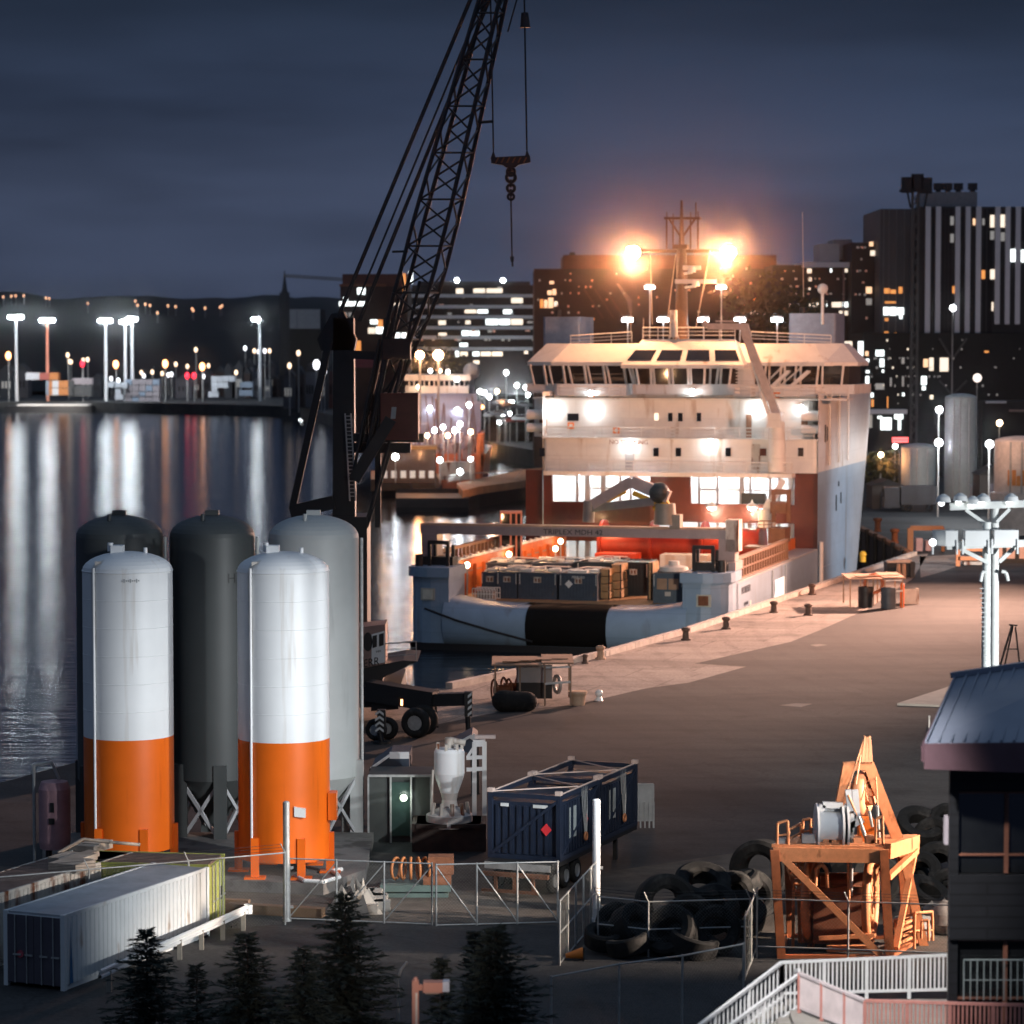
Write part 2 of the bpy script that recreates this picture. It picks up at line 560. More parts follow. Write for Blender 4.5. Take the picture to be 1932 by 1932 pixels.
def paving(name, dark, light, track, crack=0.28, joint=None):
    """worn paving: broad patches, fine grain, cracks, arcs of tyre marks"""
    m = bpy.data.materials.new(name)
    m.use_nodes = True
    t = m.node_tree
    b = t.nodes['Principled BSDF']
    b.inputs['Roughness'].default_value = 0.75
    b.inputs['Specular IOR Level'].default_value = 0.3
    g = t.nodes.new('ShaderNodeNewGeometry')
    def nz(sc, st, det, rough=0.6):
        k = t.nodes.new('ShaderNodeMapping')
        k.inputs['Scale'].default_value = st
        n = t.nodes.new('ShaderNodeTexNoise')
        n.inputs['Scale'].default_value = sc
        n.inputs['Detail'].default_value = det
        n.inputs['Roughness'].default_value = rough
        t.links.new(g.outputs['Position'], k.inputs[0])
        t.links.new(k.outputs[0], n.inputs['Vector'])
        return n.outputs['Fac']
    def rng(src, a, b_, lo, hi):
        q = t.nodes.new('ShaderNodeMapRange')
        for nm, v in (('From Min', a), ('From Max', b_), ('To Min', lo), ('To Max', hi)):
            q.inputs[nm].default_value = v
        t.links.new(src, q.inputs['Value'])
        return q.outputs[0]
    def mul(a, b_):
        q = t.nodes.new('ShaderNodeMath')
        q.operation = 'MULTIPLY'
        t.links.new(a, q.inputs[0])
        t.links.new(b_, q.inputs[1])
        return q.outputs[0]
    base = t.nodes.new('ShaderNodeMix')
    base.data_type = 'RGBA'
    base.inputs[6].default_value = tuple(dark) + (1,)
    base.inputs[7].default_value = tuple(light) + (1,)
    t.links.new(rng(nz(0.075, (0.30, 1.6, 1), 8.0, 0.68), 0.38, 0.62, 0, 1), base.inputs[0])
    v = t.nodes.new('ShaderNodeTexVoronoi')
    v.feature = 'DISTANCE_TO_EDGE'
    v.inputs['Scale'].default_value = 0.12
    k = t.nodes.new('ShaderNodeMixRGB') if False else None
    wob = t.nodes.new('ShaderNodeTexNoise')
    wob.inputs['Scale'].default_value = 0.5
    wob.inputs['Detail'].default_value = 4.0
    t.links.new(g.outputs['Position'], wob.inputs['Vector'])
    va = t.nodes.new('ShaderNodeVectorMath')
    va.operation = 'MULTIPLY_ADD'
    va.inputs[1].default_value = (3.0, 3.0, 0.0)
    t.links.new(wob.outputs['Color'], va.inputs[0])
    t.links.new(g.outputs['Position'], va.inputs[2])
    t.links.new(va.outputs[0], v.inputs['Vector'])
    cracks = rng(v.outputs['Distance'], 0.0, 0.018, 1 - crack, 1.0)
    grain = rng(nz(5.0, (1, 1, 1), 3.0, 0.8), 0.3, 0.7, 0.62, 1.38)
    blot = rng(nz(0.35, (1, 1, 1), 4.0), 0.56, 0.68, 1.0, 0.62)
    w = t.nodes.new('ShaderNodeTexWave')
    w.wave_type = 'RINGS'
    w.rings_direction = 'Z'
    w.inputs['Scale'].default_value = 0.11
    w.inputs['Distortion'].default_value = 9.0
    w.inputs['Detail'].default_value = 3.0
    w.inputs['Detail Scale'].default_value = 0.12
    k2 = t.nodes.new('ShaderNodeMapping')
    k2.inputs['Location'].default_value = (-60, -120, 0)
    k2.inputs['Scale'].default_value = (1.0, 0.55, 0)
    t.links.new(g.outputs['Position'], k2.inputs[0])
    t.links.new(k2.outputs[0], w.inputs['Vector'])
    marks = rng(w.outputs['Fac'], 0.78, 0.97, 1.0, 1 - track)
    val = mul(mul(mul(cracks, grain), blot), marks)
    if joint:
        bk = t.nodes.new('ShaderNodeTexBrick')
        for nm, vv in (('Scale', 1.0), ('Mortar Size', 0.05), ('Brick Width', joint[0]), ('Row Height', joint[1])):
            bk.inputs[nm].default_value = vv
        bk.inputs['Color1'].default_value = (1, 1, 1, 1)
        bk.inputs['Color2'].default_value = (0.86, 0.86, 0.86, 1)
        bk.inputs['Mortar'].default_value = (0.5, 0.5, 0.5, 1)
        k3 = t.nodes.new('ShaderNodeMapping')
        k3.inputs['Rotation'].default_value = (0, 0, R(18.5))
        t.links.new(g.outputs['Position'], k3.inputs[0])
        t.links.new(k3.outputs[0], bk.inputs['Vector'])
        val = mul(val, bk.outputs['Color'])
    fin = t.nodes.new('ShaderNodeMix')
    fin.data_type = 'RGBA'
    fin.blend_type = 'MULTIPLY'
    fin.inputs[0].default_value = 1.0
    t.links.new(base.outputs[2], fin.inputs[6])
    t.links.new(val, fin.inputs[7])
    t.links.new(fin.outputs[2], b.inputs['Base Color'])
    u = t.nodes.new('ShaderNodeBump')
    u.inputs['Strength'].default_value = 0.25
    u.inputs['Distance'].default_value = 0.03
    t.links.new(grain, u.inputs['Height'])
    t.links.new(u.outputs[0], b.inputs['Normal'])
    return m
asphalt = paving('asphalt', (0.019, 0.021, 0.023), (0.060, 0.060, 0.060), 0.14)
apron_m = paving('worn_concrete_apron', (0.22, 0.19, 0.17), (0.40, 0.35, 0.31), 0.12, 0.3, (7.0, 5.0))
gravel_m = mat('packed_gravel', (0.085, 0.072, 0.062), 0.95, var=0.45, scale=0.9, bump=0.6)
lot_m = paving('lot_asphalt', (0.034, 0.034, 0.035), (0.062, 0.060, 0.060), 0.12)
dark_ground = mat('dark_far_ground', (0.03, 0.03, 0.03), 0.9, var=0.4, scale=0.02)
EDGE = [(-4.3, 181), (6.1, 200), (13.1, 216.6), (32.8, 272), (42, 298), (42, 342)]
LAND = [(-120, 20), (-120, 105), (-45, 124), (-25.5, 142), (-22.8, 149), (-18, 165), (-12, 179)] + EDGE + [
    (30, 420), (14, 560), (-6, 655), (-40, 800), (-78, 1050), (-170, 1138), (-600, 1150), (-900, 1150), (-900, 1420), (900, 1420), (900, 20)]
MB().prism(LAND[::-1], -9, 0).build('quay_ground', asphalt, kind='structure')
MB().prism([(-900, 1420), (900, 1420), (900, 3000), (-900, 3000)][::-1], -9, -0.3).build('far_ground', dark_ground, kind='structure')

def sheet(name, pts, m, z=0.004):
    return MB().sheet([(p[0], p[1], z) for p in pts]).build(name, m, kind='structure')
inner = [gp(x, y) for x, y in ((1722, 1092), (1637, 1149), (1547, 1189), (1492, 1211), (1311, 1252), (1407, 1258), (1300, 1288), (1218, 1299), (1085, 1330), (947, 1342), (770, 1378), (700, 1384))]
sheet('quay_apron', [(-11, 178.6)] + [(x + 0.1, y) for x, y in EDGE[:5]] + [(44, 300)] + [(p.x, p.y) for p in inner], apron_m)
sheet('quay_apron', [gp(x, y) for x, y in ((1735, 1050), (1800, 1047), (1850, 1052), (1780, 1078), (1737, 1090))], apron_m)
sheet('gravel', [gp(x, y) for x, y in ((330, 1720), (640, 1736), (1050, 1746), (1060, 1790), (1200, 1800), (1430, 1782), (1815, 1800), (1815, 1640), (1450, 1600), (1110, 1650), (640, 1600), (330, 1640))], gravel_m, 0.004)
sheet('lot', [(-60, 40), (40, 40), (40, 96)] + [tuple(gp(x, y).xy) for x, y in ((1430, 1790), (1200, 1806), (1058, 1796), (1050, 1752), (640, 1742), (330, 1726))] + [(-60, 109)], lot_m, 0.008)
# painted and patched areas of the roadway
pale = mat('pale_patch', (0.20, 0.185, 0.17), 0.85, var=0.2, scale=0.5)
for pts in (((1470, 1331), (1500, 1327), (1533, 1328), (1512, 1334)), ((1528, 1217), (1545, 1215), (1562, 1217), (1540, 1220))):
    sheet('patch', [gp(x, y) for x, y in pts], pale, 0.008)
isl = [gp(x, y) for x, y in ((1693, 1331), (1800, 1296), (1932, 1252), (1932, 1335), (1800, 1335))]
MB().prism([(p.x, p.y) for p in isl][::-1], 0.0, 0.14).build('kerb_island', conc, kind='structure')
# the raised timber and concrete kerb along the quay edge
kb = MB()
for a, b in zip(EDGE, EDGE[1:5]):
    a, b = Vector((*a, 0)), Vector((*b, 0))
    n = max(1, int((b - a).length / 5))
    side = Vector(((b - a).y, -(b - a).x, 0)).normalized() * 0.32
    for i in range(n):
        p, q = a.lerp(b, i / n) + side, a.lerp(b, (i + 0.985) / n) + side
        kb.bar(p + Vector((0, 0, 0.2)), q + Vector((0, 0, 0.2)), 0.5, 0.40)
kb.build('quay_kerb', mat('pale_kerb_concrete', (0.46, 0.42, 0.38), 0.85, var=0.25, scale=1.2, stain=((0.12, 0.10, 0.09), 0.9, 0.62, (1, 1, 1))), kind='structure')
# slab under the silos
sl = [gp(x, y, 0.45) for x, y in ((80, 1652), (345, 1657), (610, 1668), (690, 1640), (705, 1570), (80, 1570))]
MB().prism([(p.x, p.y) for p in sl], 0.0, 0.45).build('silo_slab', mat('dirty_slab_concrete', (0.17, 0.155, 0.145), 0.9, var=0.3, scale=0.8, stain=((0.07, 0.06, 0.055), 0.7, 0.55, (1, 1, 1))), kind='structure')

# hills over the far shore
hill_m = mat('dark_hillside', (0.008, 0.010, 0.010), 0.95, var=0.5, scale=0.012)
HD0, HD1 = 1290.0, 2500.0
def hill_top(x):                    # crest height at d = HD1
    u = 966 + x * F / HD1           # where the crest stands in the view
    y = 560 + 3.0 * math.sin(u * 0.021) + 2.0 * math.sin(u * 0.057 + 1) - 13 * math.exp(-((u - 10) / 70.0) ** 2) + 8 * max(0, (u - 620) / 300)
    return EYE + (655 - y) / F * HD1
def hill_z(x, d):
    t = (d - HD0) / (HD1 - HD0)
    xc = x * HD1 / d
    return 2 + (hill_top(xc) - 2) * max(0, min(1, t)) ** 0.85
rows = []
for j in range(26):
    d = HD0 + (HD1 + 150 - HD0) * j / 25
    row = []
    for i in range(70):
        u = -80 + 2100 * i / 69
        x = (u - 966) / F * d
        z = hill_z(x, d) + rnd.uniform(-1.2, 0.6) * (0.3 + j / 25)
        if d > HD1:
            z -= (d - HD1) * 0.25
        row.append((x, d, z))
    rows.append(row)
h = MB()
for a, b in zip(rows, rows[1:]):
    n = len(a)
    h.add(a + b, [(i, i + 1, n + i + 1, n + i) for i in range(n - 1)], True)
h.build('hill', hill_m, kind='structure')
def hp(px, py):                     # where a sight line meets the hillside
    r = ray(px, py)
    for k in range(400):
        d = HD0 + k * 3.0
        t = d / r.y
        if EYE + r.z * t <= hill_z(r.x * t, d) + 7:
            return Vector((r.x * t, d, EYE + r.z * t))
    t = 2480 / r.y
    return Vector((r.x * t, 2480, EYE + r.z * t))

# ================================================================== THE SUPPLY SHIP
ROT = R(-15.5)
SO = Vector((4.25, 234.67, 0))
SU, SV = Vector((-math.sin(ROT), math.cos(ROT), 0)), Vector((math.cos(ROT), math.sin(ROT), 0))
ship = thing('supply_ship', 'big blue and white offshore supply ship moored stern towards us along the quay', 'ship', SO, ROT)
def sp(px, py, a):                  # ship coordinates (across, up) of a spot seen in the cross plane a metres ahead of the stern
    r = ray(px, py)
    o = Vector((0, 0, EYE))
    t = (a - (o - SO).dot(SU)) / r.dot(SU)
    p = o + r * t
    return (p - SO).dot(SV), p.z
B = 13.75
def hb(a, z):                       # half breadth of the hull
    f = max(0.0, min(1.0, (z + 4.6) / 20.0))
    a0, a1 = 66 + 12 * f, 90 + 7 * f
    w = B
    if a > a0:
        t = min(1.0, (a - a0) / (a1 - a0))
        w = B * max(0.0, 1 - t ** 2.2) ** 0.75
    if z < -1.5:
        w -= 0.35 * ((-1.5 - z) / 3.0) ** 2
    return w
def skin(levels, a0, a1, n, sides=(-1, 1), eps=0.0):
    st = [a0 + (a1 - a0) * (i / n) for i in range(n + 1)]
    m = MB()
    for s in sides:
        rings = []
        for a in st:
            ring = []
            for z in levels:
                f = max(0.0, min(1.0, (z + 4.6) / 20.0))
                aa = min(a, 90 + 7 * f)
                ring.append(Vector((s * (hb(aa, z) + eps), aa, z)))
            rings.append(ring if s > 0 else ring[::-1])
        m.loft(rings, True, closed=False)
    return m
DECK = 0.25
BW = 3.35                          # top of the bulwark
for s_ in (-1, 1):
    skin((-3.0, -2.0, -1.0, 0.0, 1.2, 2.2), 4.0, 45.0, 8, sides=(s_,)).build('side_plating', blue, ship)
skin((-4.6, -3.7, -3.0), 1.0, 97.0, 40).build('bottom_band', boot, ship)
skin((-3.0, -1.5, 0.0, 2.5, 5.0, 7.5, 9.7), 45.0, 97.0, 40).build('bow_plating', blue, ship)
m = skin((9.7, 12.0, 14.5, 17.4), 45.0, 97.0, 40)
top = [(s * hb(a, 17.4), a) for s, rg in ((1, [45 + i * 1.3 for i in range(40)]), (-1, [45 + (39 - i) * 1.3 for i in range(40)])) for a in rg]
m.sheet([(x, y, 17.0) for x, y in top])
m.build('white_bow_plating', white, ship)
# small marks on the starboard side: fender strips, openings, draught marks
m = MB()
for a in (20.5, 27.0):
    m.bx(B, B + 0.14, a - 0.09, a + 0.09, -2.9, 2.1)
m.build('rubbing_strip', mat('pale_blue_grey_paint', (0.42, 0.48, 0.52), 0.5), ship)
m = MB().ext([(B + 0.02, 21.6, -0.5), (B + 0.02, 26.6, -0.5), (B + 0.02, 26.6, 1.1), (B + 0.02, 21.9, 1.1), (B + 0.02, 22.3, 0.2)], (0.03, 0, 0))
m.build('lit_side_opening', glow('bright_side_opening', (0.95, 1.0, 0.97), 0.55), ship)
m = MB().bx(B + 0.0, B + 0.03, 10.0, 10.6, -1.4, 0.3)
m.build('draught_board', white_c, ship)
MB().bx(B, B + 0.05, 11.6, 12.7, -2.0, -0.9).bx(B, B + 0.05, 12.2, 12.9, -2.3, -1.4).build('side_port', red, ship)
def side(a0, z0):
    return lambda x, y, z: (B + 0.02 + z, a0 + x, z0 + y)
m = MB()
for s, a0, z0, sz in (('MOBILISER', 8.3, 1.15, 0.85), ('ST JOHNS', 8.3, 0.1, 0.42)):
    m.text(s, sz, side(a0, z0), 0.012)
m.build('stern_lettering', mat('navy_lettering', (0.035, 0.05, 0.08), 0.5), ship)
m = MB()
for a, z0, z1 in ((49, 12.5, 14.2), (50.2, 12.6, 14.0), (52, 12.6, 14.3), (56, 5.4, 7.0), (59, 6.0, 7.1), (57.5, 7.8, 8.3)):
    m.bx(hb(a, z0), hb(a, z0) + 0.05, a, a + 0.5, z0, z1)
m.build('side_windows', glass, ship)
m = MB()
for a in (51.5, 57.5, 63.5):
    m.tube((hb(a, 17) + 0.1, a, 17.2), (hb(a, 10) + 0.1, a, 10.2), 0.10)
m.tube((B + 0.3, 45.4, -2.9), (B + 0.3, 45.4, 3.0), 0.22)
m.build('side_pipe', white, ship)

# stern: rolled edge between two quarter blocks
prof = [(4.0, DECK), (1.6, DECK), (0.9, 0.16), (0.3, -0.10), (-0.15, -0.55), (-0.38, -1.2), (-0.38, -1.8), (-0.2, -2.4), (0.15, -3.0), (0.5, -3.05)]
def stern_piece(x0, x1, off=0.0, n=1):
    rings = []
    for i in range(n + 1):
        x = x0 + (x1 - x0) * i / n
        rise = 0.55 * max(0.0, (abs(x) - 5.0) / 5.0) ** 2
        rings.append([Vector((x, y - off, z + rise * max(0, min(1, (z + 3) / 3.2)))) for y, z in prof])
    mm = MB()
    mm.loft(rings, True, closed=False)
    return mm
stern_piece(-10.4, 10.4, 0, 16).build('stern_roller_edge', blue, ship)
mm = stern_piece(-3.2, 3.7, 0.03, 2)
mm.v = [v + Vector((0, 0, 0.015)) for v in mm.v]
mm.build('worn_black_roller', mat('worn_black_rubbed_steel', (0.006, 0.006, 0.006), 0.75, spec=0.1), ship)
MB().bx(-13, 13, 0.3, 2.0, -5, -3.0).build('stern_bottom', boot, ship)
for s in (-1, 1):
    # plan of the quarter block: rounded outer corner
    pl = [(s * 10.0, 0.3), (s * 10.0, 5.0), (s * B, 5.0), (s * B, 2.6)] + [(s * (B - 2.2 + 2.2 * math.cos(t)), 2.6 - 2.4 * math.sin(t)) for t in (0.4, 0.8, 1.2, 1.57)]
    if s > 0:
        pl = pl[::-1]
    pin = [(x * (0.955 if abs(x) > 11 else 1), y + (0.5 if y < 4 else 0)) for x, y in pl]
    q = MB().prism(pl, -3.0, 2.55, pl).build('quarter_block', blue, ship)
    cap = [(x * (1.02 if abs(x) > 11 else 0.985), y - (0.35 if y < 4 else 0)) for x, y in pl]
    MB().prism(cap, 2.55, BW).build('block_cap', blue, q)
    MB().bx(min(s * 11.2, s * 12.4), max(s * 11.2, s * 12.4), 0.12, 0.3, 0.6, 1.6).build('fairlead', mat('fairlead_frame', (0.5, 0.5, 0.42), 0.5), q)
    c = MB().bx(min(s * 11.35, s * 12.2), max(s * 11.35, s * 12.2), 0.08, 0.2, 0.7, 1.5)
    c.build('fairlead_opening', rusty if s > 0 else mat('pale_fairlead', (0.72, 0.72, 0.6), 0.5), q)
    # capstan frames standing on the block
    k = MB()
    for x in (10.6, 12.2):
        k.bar((s * x, 2.0, BW), (s * x, 2.0, BW + 2.0), 0.28)
        k.bar((s * x, 3.6, BW), (s * x, 3.6, BW + 1.7), 0.24)
    k.bar((s * 10.5, 2.0, BW + 2.0), (s * 12.3, 2.0, BW + 2.0), 0.32)
    k.bx(min(s * 10.4, s * 13.2), max(s * 10.4, s * 13.2), 2.8, 4.4, BW, BW + 0.7)
    k.tube((s * 13.0, 1.6, BW), (s * 13.0, 1.6, BW + 1.0), 0.35, n=12)
    k.build('mooring_frame', black, q)

# aft deck and bulwarks
MB().bx(-11.6, 11.6, 2.0, 45.0, DECK - 0.4, DECK).build('aft_deck', wood_deck, ship)
for s in (-1, 1):
    x0, x1 = sorted((s * 11.3, s * 11.6))
    w = MB().bx(x0, x1, 5.0, 45.0, DECK, BW)
    for i in range(14):
        y = 6.5 + i * 2.8
        w.bx(min(s * 11.0, s * 11.3), max(s * 11.0, s * 11.3), y, y + 0.18, DECK, 2.8)
    w.build('bulwark', orange_deck, ship)
    c = MB().bx(min(s * 11.3, s * B), max(s * 11.3, s * B), 5.0, 45.0, 2.2, 2.35)
    c.build('bulwark_walkway', grey_p, ship)
    # cargo rail with round lightening holes, on which the gantry runs
    xr = s * 13.3
    k = MB().bx(xr - 0.3, xr + 0.15, 5.0, 31.0, 4.0, 4.22).bx(xr - 0.12, xr + 0.12, 5.0, 31.0, 2.35, 2.47).bx(xr - 0.1, xr + 0.1, 5, 31, 3.15, 3.28)
    for i in range(22):
        y = 5.2 + i * 1.2
        k.bx(xr - 0.13, xr + 0.13, y, y + 0.26, 2.5, 4.0)
    k.build('cargo_rail', mat('tan_rail_paint', (0.24, 0.13, 0.075), 0.6), ship)
m = MB()
for i in range(18):
    m.tube((-11.45, 8 + i * 2.0, BW), (-11.45, 8 + i * 2.0, BW + 0.35), 0.14, n=6)
m.bar((-11.45, 6, BW + 0.12), (-11.45, 45, BW + 0.12), 0.5, 0.12)
m.build('bulwark_cap', white, ship)

# gantry across the deck
GA = 5.0
g0, gz1 = sp(796, 990, GA)
g1, gz0 = sp(1378, 1014, GA)
gz0 -= 0.12
gm = MB().bx(g0, g1, GA - 0.7, GA + 0.7, gz0, gz1)
gan = gm.build('gantry_beam', beam_g, ship)
MB().bx(g0, g1 - 0.5, GA - 0.55, GA + 0.75, gz1, gz1 + 0.16).build('beam_walkway', mat('tan_walkway', (0.5, 0.33, 0.22), 0.6), gan)
for s in (-1, 1):
    k = MB().bx(s * 12.9 - 0.7, s * 12.9 + 0.7, GA - 0.8, GA + 0.8, BW, gz0)
    k.bx(s * 12.9 - 0.9, s * 12.9 + 0.9, GA - 1.6, GA + 1.6, BW, BW + 0.7)
    k.build('gantry_leg', beam_g, gan)
MB().bx(g1 - 0.25, g1 + 0.85, GA - 0.8, GA + 0.8, gz0 - 1.0, gz1 + 0.9).build('beam_end_cabinet', rust_w, gan)
tx = sp(1085, 1007, GA)
MB().text('TRIPLEX MDH 42', 0.62, lambda x, y, z: (tx[0] + x * 1.12, GA - 0.72 - z, (gz0 + gz1) / 2 - 0.2 + y), 0.01).build('beam_lettering', black, gan)
# knuckle crane riding on the beam
kc = MB()
def sg(px, py, a=GA):
    b_, z_ = sp(px, py, a)
    return Vector((b_, a, z_))
kc.tube(sg(1255, 990), sg(1255, 950), 0.95, 0.85, n=14)
kc.bx(sg(1280, 0).x - 0.5, sg(1280, 0).x + 0.4, GA - 0.6, GA + 0.6, sg(0, 980).z, sg(0, 950).z)
kcr = kc.build('crane_pedestal', mat('olive_grey_paint', (0.26, 0.23, 0.19), 0.5), ship)
MB().bar(sg(1262, 938), sg(1192, 908), 0.9, 1.0).bar(sg(1192, 908), sg(1118, 952), 0.8, 0.85).build('knuckle_boom', beam_g, kcr)
MB().bar(sg(1118, 958), sg(1235, 946), 0.7, 0.7).tube(sg(1110, 985), sg(1112, 945), 0.5, n=10).build('folded_jib', mat('dark_grey_paint', (0.16, 0.14, 0.14), 0.5), kcr)
MB().tube(sg(1240, 950), sg(1195, 930), 0.22).tube(sg(1128, 952), sg(1180, 925), 0.24).tube(sg(1235, 962), sg(1260, 945), 0.3).build('hydraulic_ram', yellow, kcr)
MB().ball(sg(1244, 930), 0.9).build('boom_head_drum', black, kcr)

# ---------------------------------------------------------------- superstructure
SA = 45.0
def spx(px, a=SA):
    return sp(px, 800, a)[0]
def spz(py, a=SA):
    return sp(1270, py, a)[1]
Z1, Z2, Z3 = spz(890), spz(827), spz(752, 46.5)
# red winch house with two bright openings
m = MB()
for x0, x1, y0, y1 in ((990, 1040, 890, 1012), (1498, 1543, 890, 1020), (1225, 1302, 897, 950), (1040, 1498, 950, 985)):
    m.bx(spx(x0), spx(x1), SA + 0.4, SA + 0.9, spz(y1) if y1 < 1000 else DECK, spz(y0))
m.bx(spx(1040), spx(1225), SA + 0.4, SA + 0.9, DECK + 2.4, spz(950) - 0.003)
m.build('winch_house_wall', red, ship)
m = MB().bx(-B + 0.2, B - 0.2, 54.0, 54.3, DECK, Z1).bx(-B + 0.2, B - 0.2, SA + 0.95, 54, Z1 - 0.25, Z1)
m.bx(-B + 0.1, -B + 0.3, SA + 0.95, 54, DECK, Z1 - 0.3).bx(B - 0.3, B - 0.1, SA + 0.95, 54, DECK, Z1 - 0.3).bx(-B, B, SA + 0.95, 54, DECK, DECK + 0.1)
m.build('winch_house_interior', white_c, ship)
m = MB()
for x in (1078, 1098, 1128, 1160, 1180, 1310, 1345, 1392, 1408, 1445, 1462, 1485):
    m.bar((spx(x), SA + 2.5, DECK), (spx(x), SA + 2.5, Z1 - 0.3), 0.25 if x % 3 else 0.5)
for x0, x1, z in ((1105, 1150, 925), (1310, 1500, 925), (1395, 1440, 937)):
    m.bar((spx(x0), SA + 2.2, spz(z)), (spx(x1), SA + 2.2, spz(z)), 0.18)
m.build('winch_house_pillars', grey_p, ship)
MB().bx(spx(1395), spx(1440), SA + 1.2, SA + 2.0, spz(950), spz(930)).build('control_stand', black, ship)
for x, y in ((1100, 900), (1200, 900), (1345, 900), (1425, 900)):
    b_ = spx(x)
    lo = MB().bx(b_ - 0.6, b_ + 0.6, SA + 3.5, SA + 3.9, Z1 - 0.5, Z1 - 0.35).build('ceiling_lamp', b_white, ship)
    p = point('ceiling_light', SO + SV * b_ + SU * (SA + 4.2) + Vector((0, 0, Z1 - 1.0)), 1500, WHITE, 0.3)
# canopy edge
MB().bx(spx(1033), spx(1500), SA - 1.6, SA + 0.9, Z1 - 0.42, Z1 - 0.003).build('canopy', white, ship)
def rnd_plan(b0, b1, a0, a1, r, n=4):
    pts = []
    for cx, cy_, t0 in ((b1 - r, a0 + r, -PI / 2), (b1 - r, a1 - r, 0), (b0 + r, a1 - r, PI / 2), (b0 + r, a0 + r, PI)):
        for i in range(n + 1):
            t = t0 + PI / 2 * i / n
            pts.append((cx + r * math.cos(t), cy_ + r * math.sin(t)))
    return pts
lv1 = MB().prism(rnd_plan(-B + 0.05, B - 0.05, SA, 70, 0.4), Z1, Z2).build('lower_house', white, ship)
lv2 = MB().prism(rnd_plan(spx(1003, 46.5), spx(1532, 46.5), 46.5, 70, 1.2), Z2, Z3).build('middle_house', white, ship)
Z4 = spz(725, 49)
lv3 = MB().prism(rnd_plan(spx(1042, 48.5), spx(1548, 48.5), 48.5, 72, 0.8), Z3, Z4).build('upper_house', white, ship)
MB().bx(-B, B, SA - 0.2, 46.5, Z2 - 0.12, Z2 + 0.02).build('deck_edge', white, lv1)
MB().bx(spx(1010, 47), spx(1600, 47), 46.0, 50, Z3 - 0.1, Z3 + 0.05).build('deck_edge', white, lv2)
# bridge: wide wings, slanted panes between white posts, centre bay pushed aft
BA = 49.5
Z5, Z6 = spz(690, BA), spz(656, BA)
b0, b1 = sp(993, 700, BA)[0], sp(1612, 700, BA)[0]
MB().prism([(b0, BA), (b1, BA), (b1 + 0.4, 58), (b0 - 0.4, 58)], Z4 - 0.9, Z4 + 0.02).build('bridge_bulwark', white, ship)
MB().prism([(b0 + 0.6, BA + 0.5), (b1 - 0.6, BA + 0.5), (b1 - 0.6, 57.5), (b0 + 0.6, 57.5)], Z4, Z5).build('bridge_core', mat('bridge_dark_interior', (0.03, 0.022, 0.018), 0.7), ship)
bay0, bay1 = sp(1192, 700, 47.6)[0], sp(1384, 700, 47.6)[0]
MB().prism([(bay0, 47.9), (bay1, 47.9), (bay1 + 1.4, BA + 0.3), (bay0 - 1.4, BA + 0.3)], Z3 + 0.4, Z4 + 0.04).build('bridge_bay', white, ship)
MB().prism([(bay0 + 0.3, 48.3), (bay1 - 0.3, 48.3), (bay1 + 1, BA + 0.4), (bay0 - 1, BA + 0.4)], Z4 + 0.05, Z5).build('bay_core', MATS['bridge_dark_interior'], ship)
posts = MB()
def pane(x0t, x1t, x0b, x1b, a, yt=690, yb=725, name='window'):
    p = [sp(x0b, yb, a), sp(x1b, yb, a), sp(x1t, yt, a), sp(x0t, yt, a)]
    sl_ = 0.35
    pts = [Vector((p[0][0], a, p[0][1])), Vector((p[1][0], a, p[1][1])), Vector((p[2][0], a - sl_, p[2][1])), Vector((p[3][0], a - sl_, p[3][1]))]
    MB().ext(pts, (0, 0.08, 0)).build(name, glass, ship)
    for q0, q1 in ((pts[0], pts[3]), (pts[1], pts[2])):
        posts.bar(q0 + Vector((0, 0.03, -0.05)), q1 + Vector((0, 0.03, 0.1)), 0.20, 0.2)
for x0, x1 in ((1002, 1027), (1037, 1063), (1074, 1103), (1110, 1139), (1146, 1178)):
    pane(x0, x1, x0 + 6, x1 + 4, BA - 0.1)
for x0, x1 in ((1425, 1446), (1453, 1475), (1482, 1503), (1512, 1545), (1553, 1592)):
    pane(x0, x1, x0 - 2, x1 - 5, BA - 0.1)
for x0, x1 in ((1201, 1229), (1234, 1263), (1269, 1299), (1304, 1331)):
    pane(x0, x1, x0 + (5 if x0 < 1230 else 1), x1 - (3 if x0 > 1300 else 0), 47.75)
for x0, x1 in ((1342, 1357), (1362, 1381)):
    pane(x0, x1, x0 - 3, x1 - 6, 48.1)
for x0, x1 in ((1187, 1192),):
    pane(x0, x1, x0 + 9, x1 + 8, 48.3)
posts.build('window_posts', white, ship)
MB().bx(sp(1388, 700, 49)[0], sp(1424, 700, 49)[0], 48.9, BA + 0.4, Z4, Z5).build('bridge_wall_panel', white, ship)
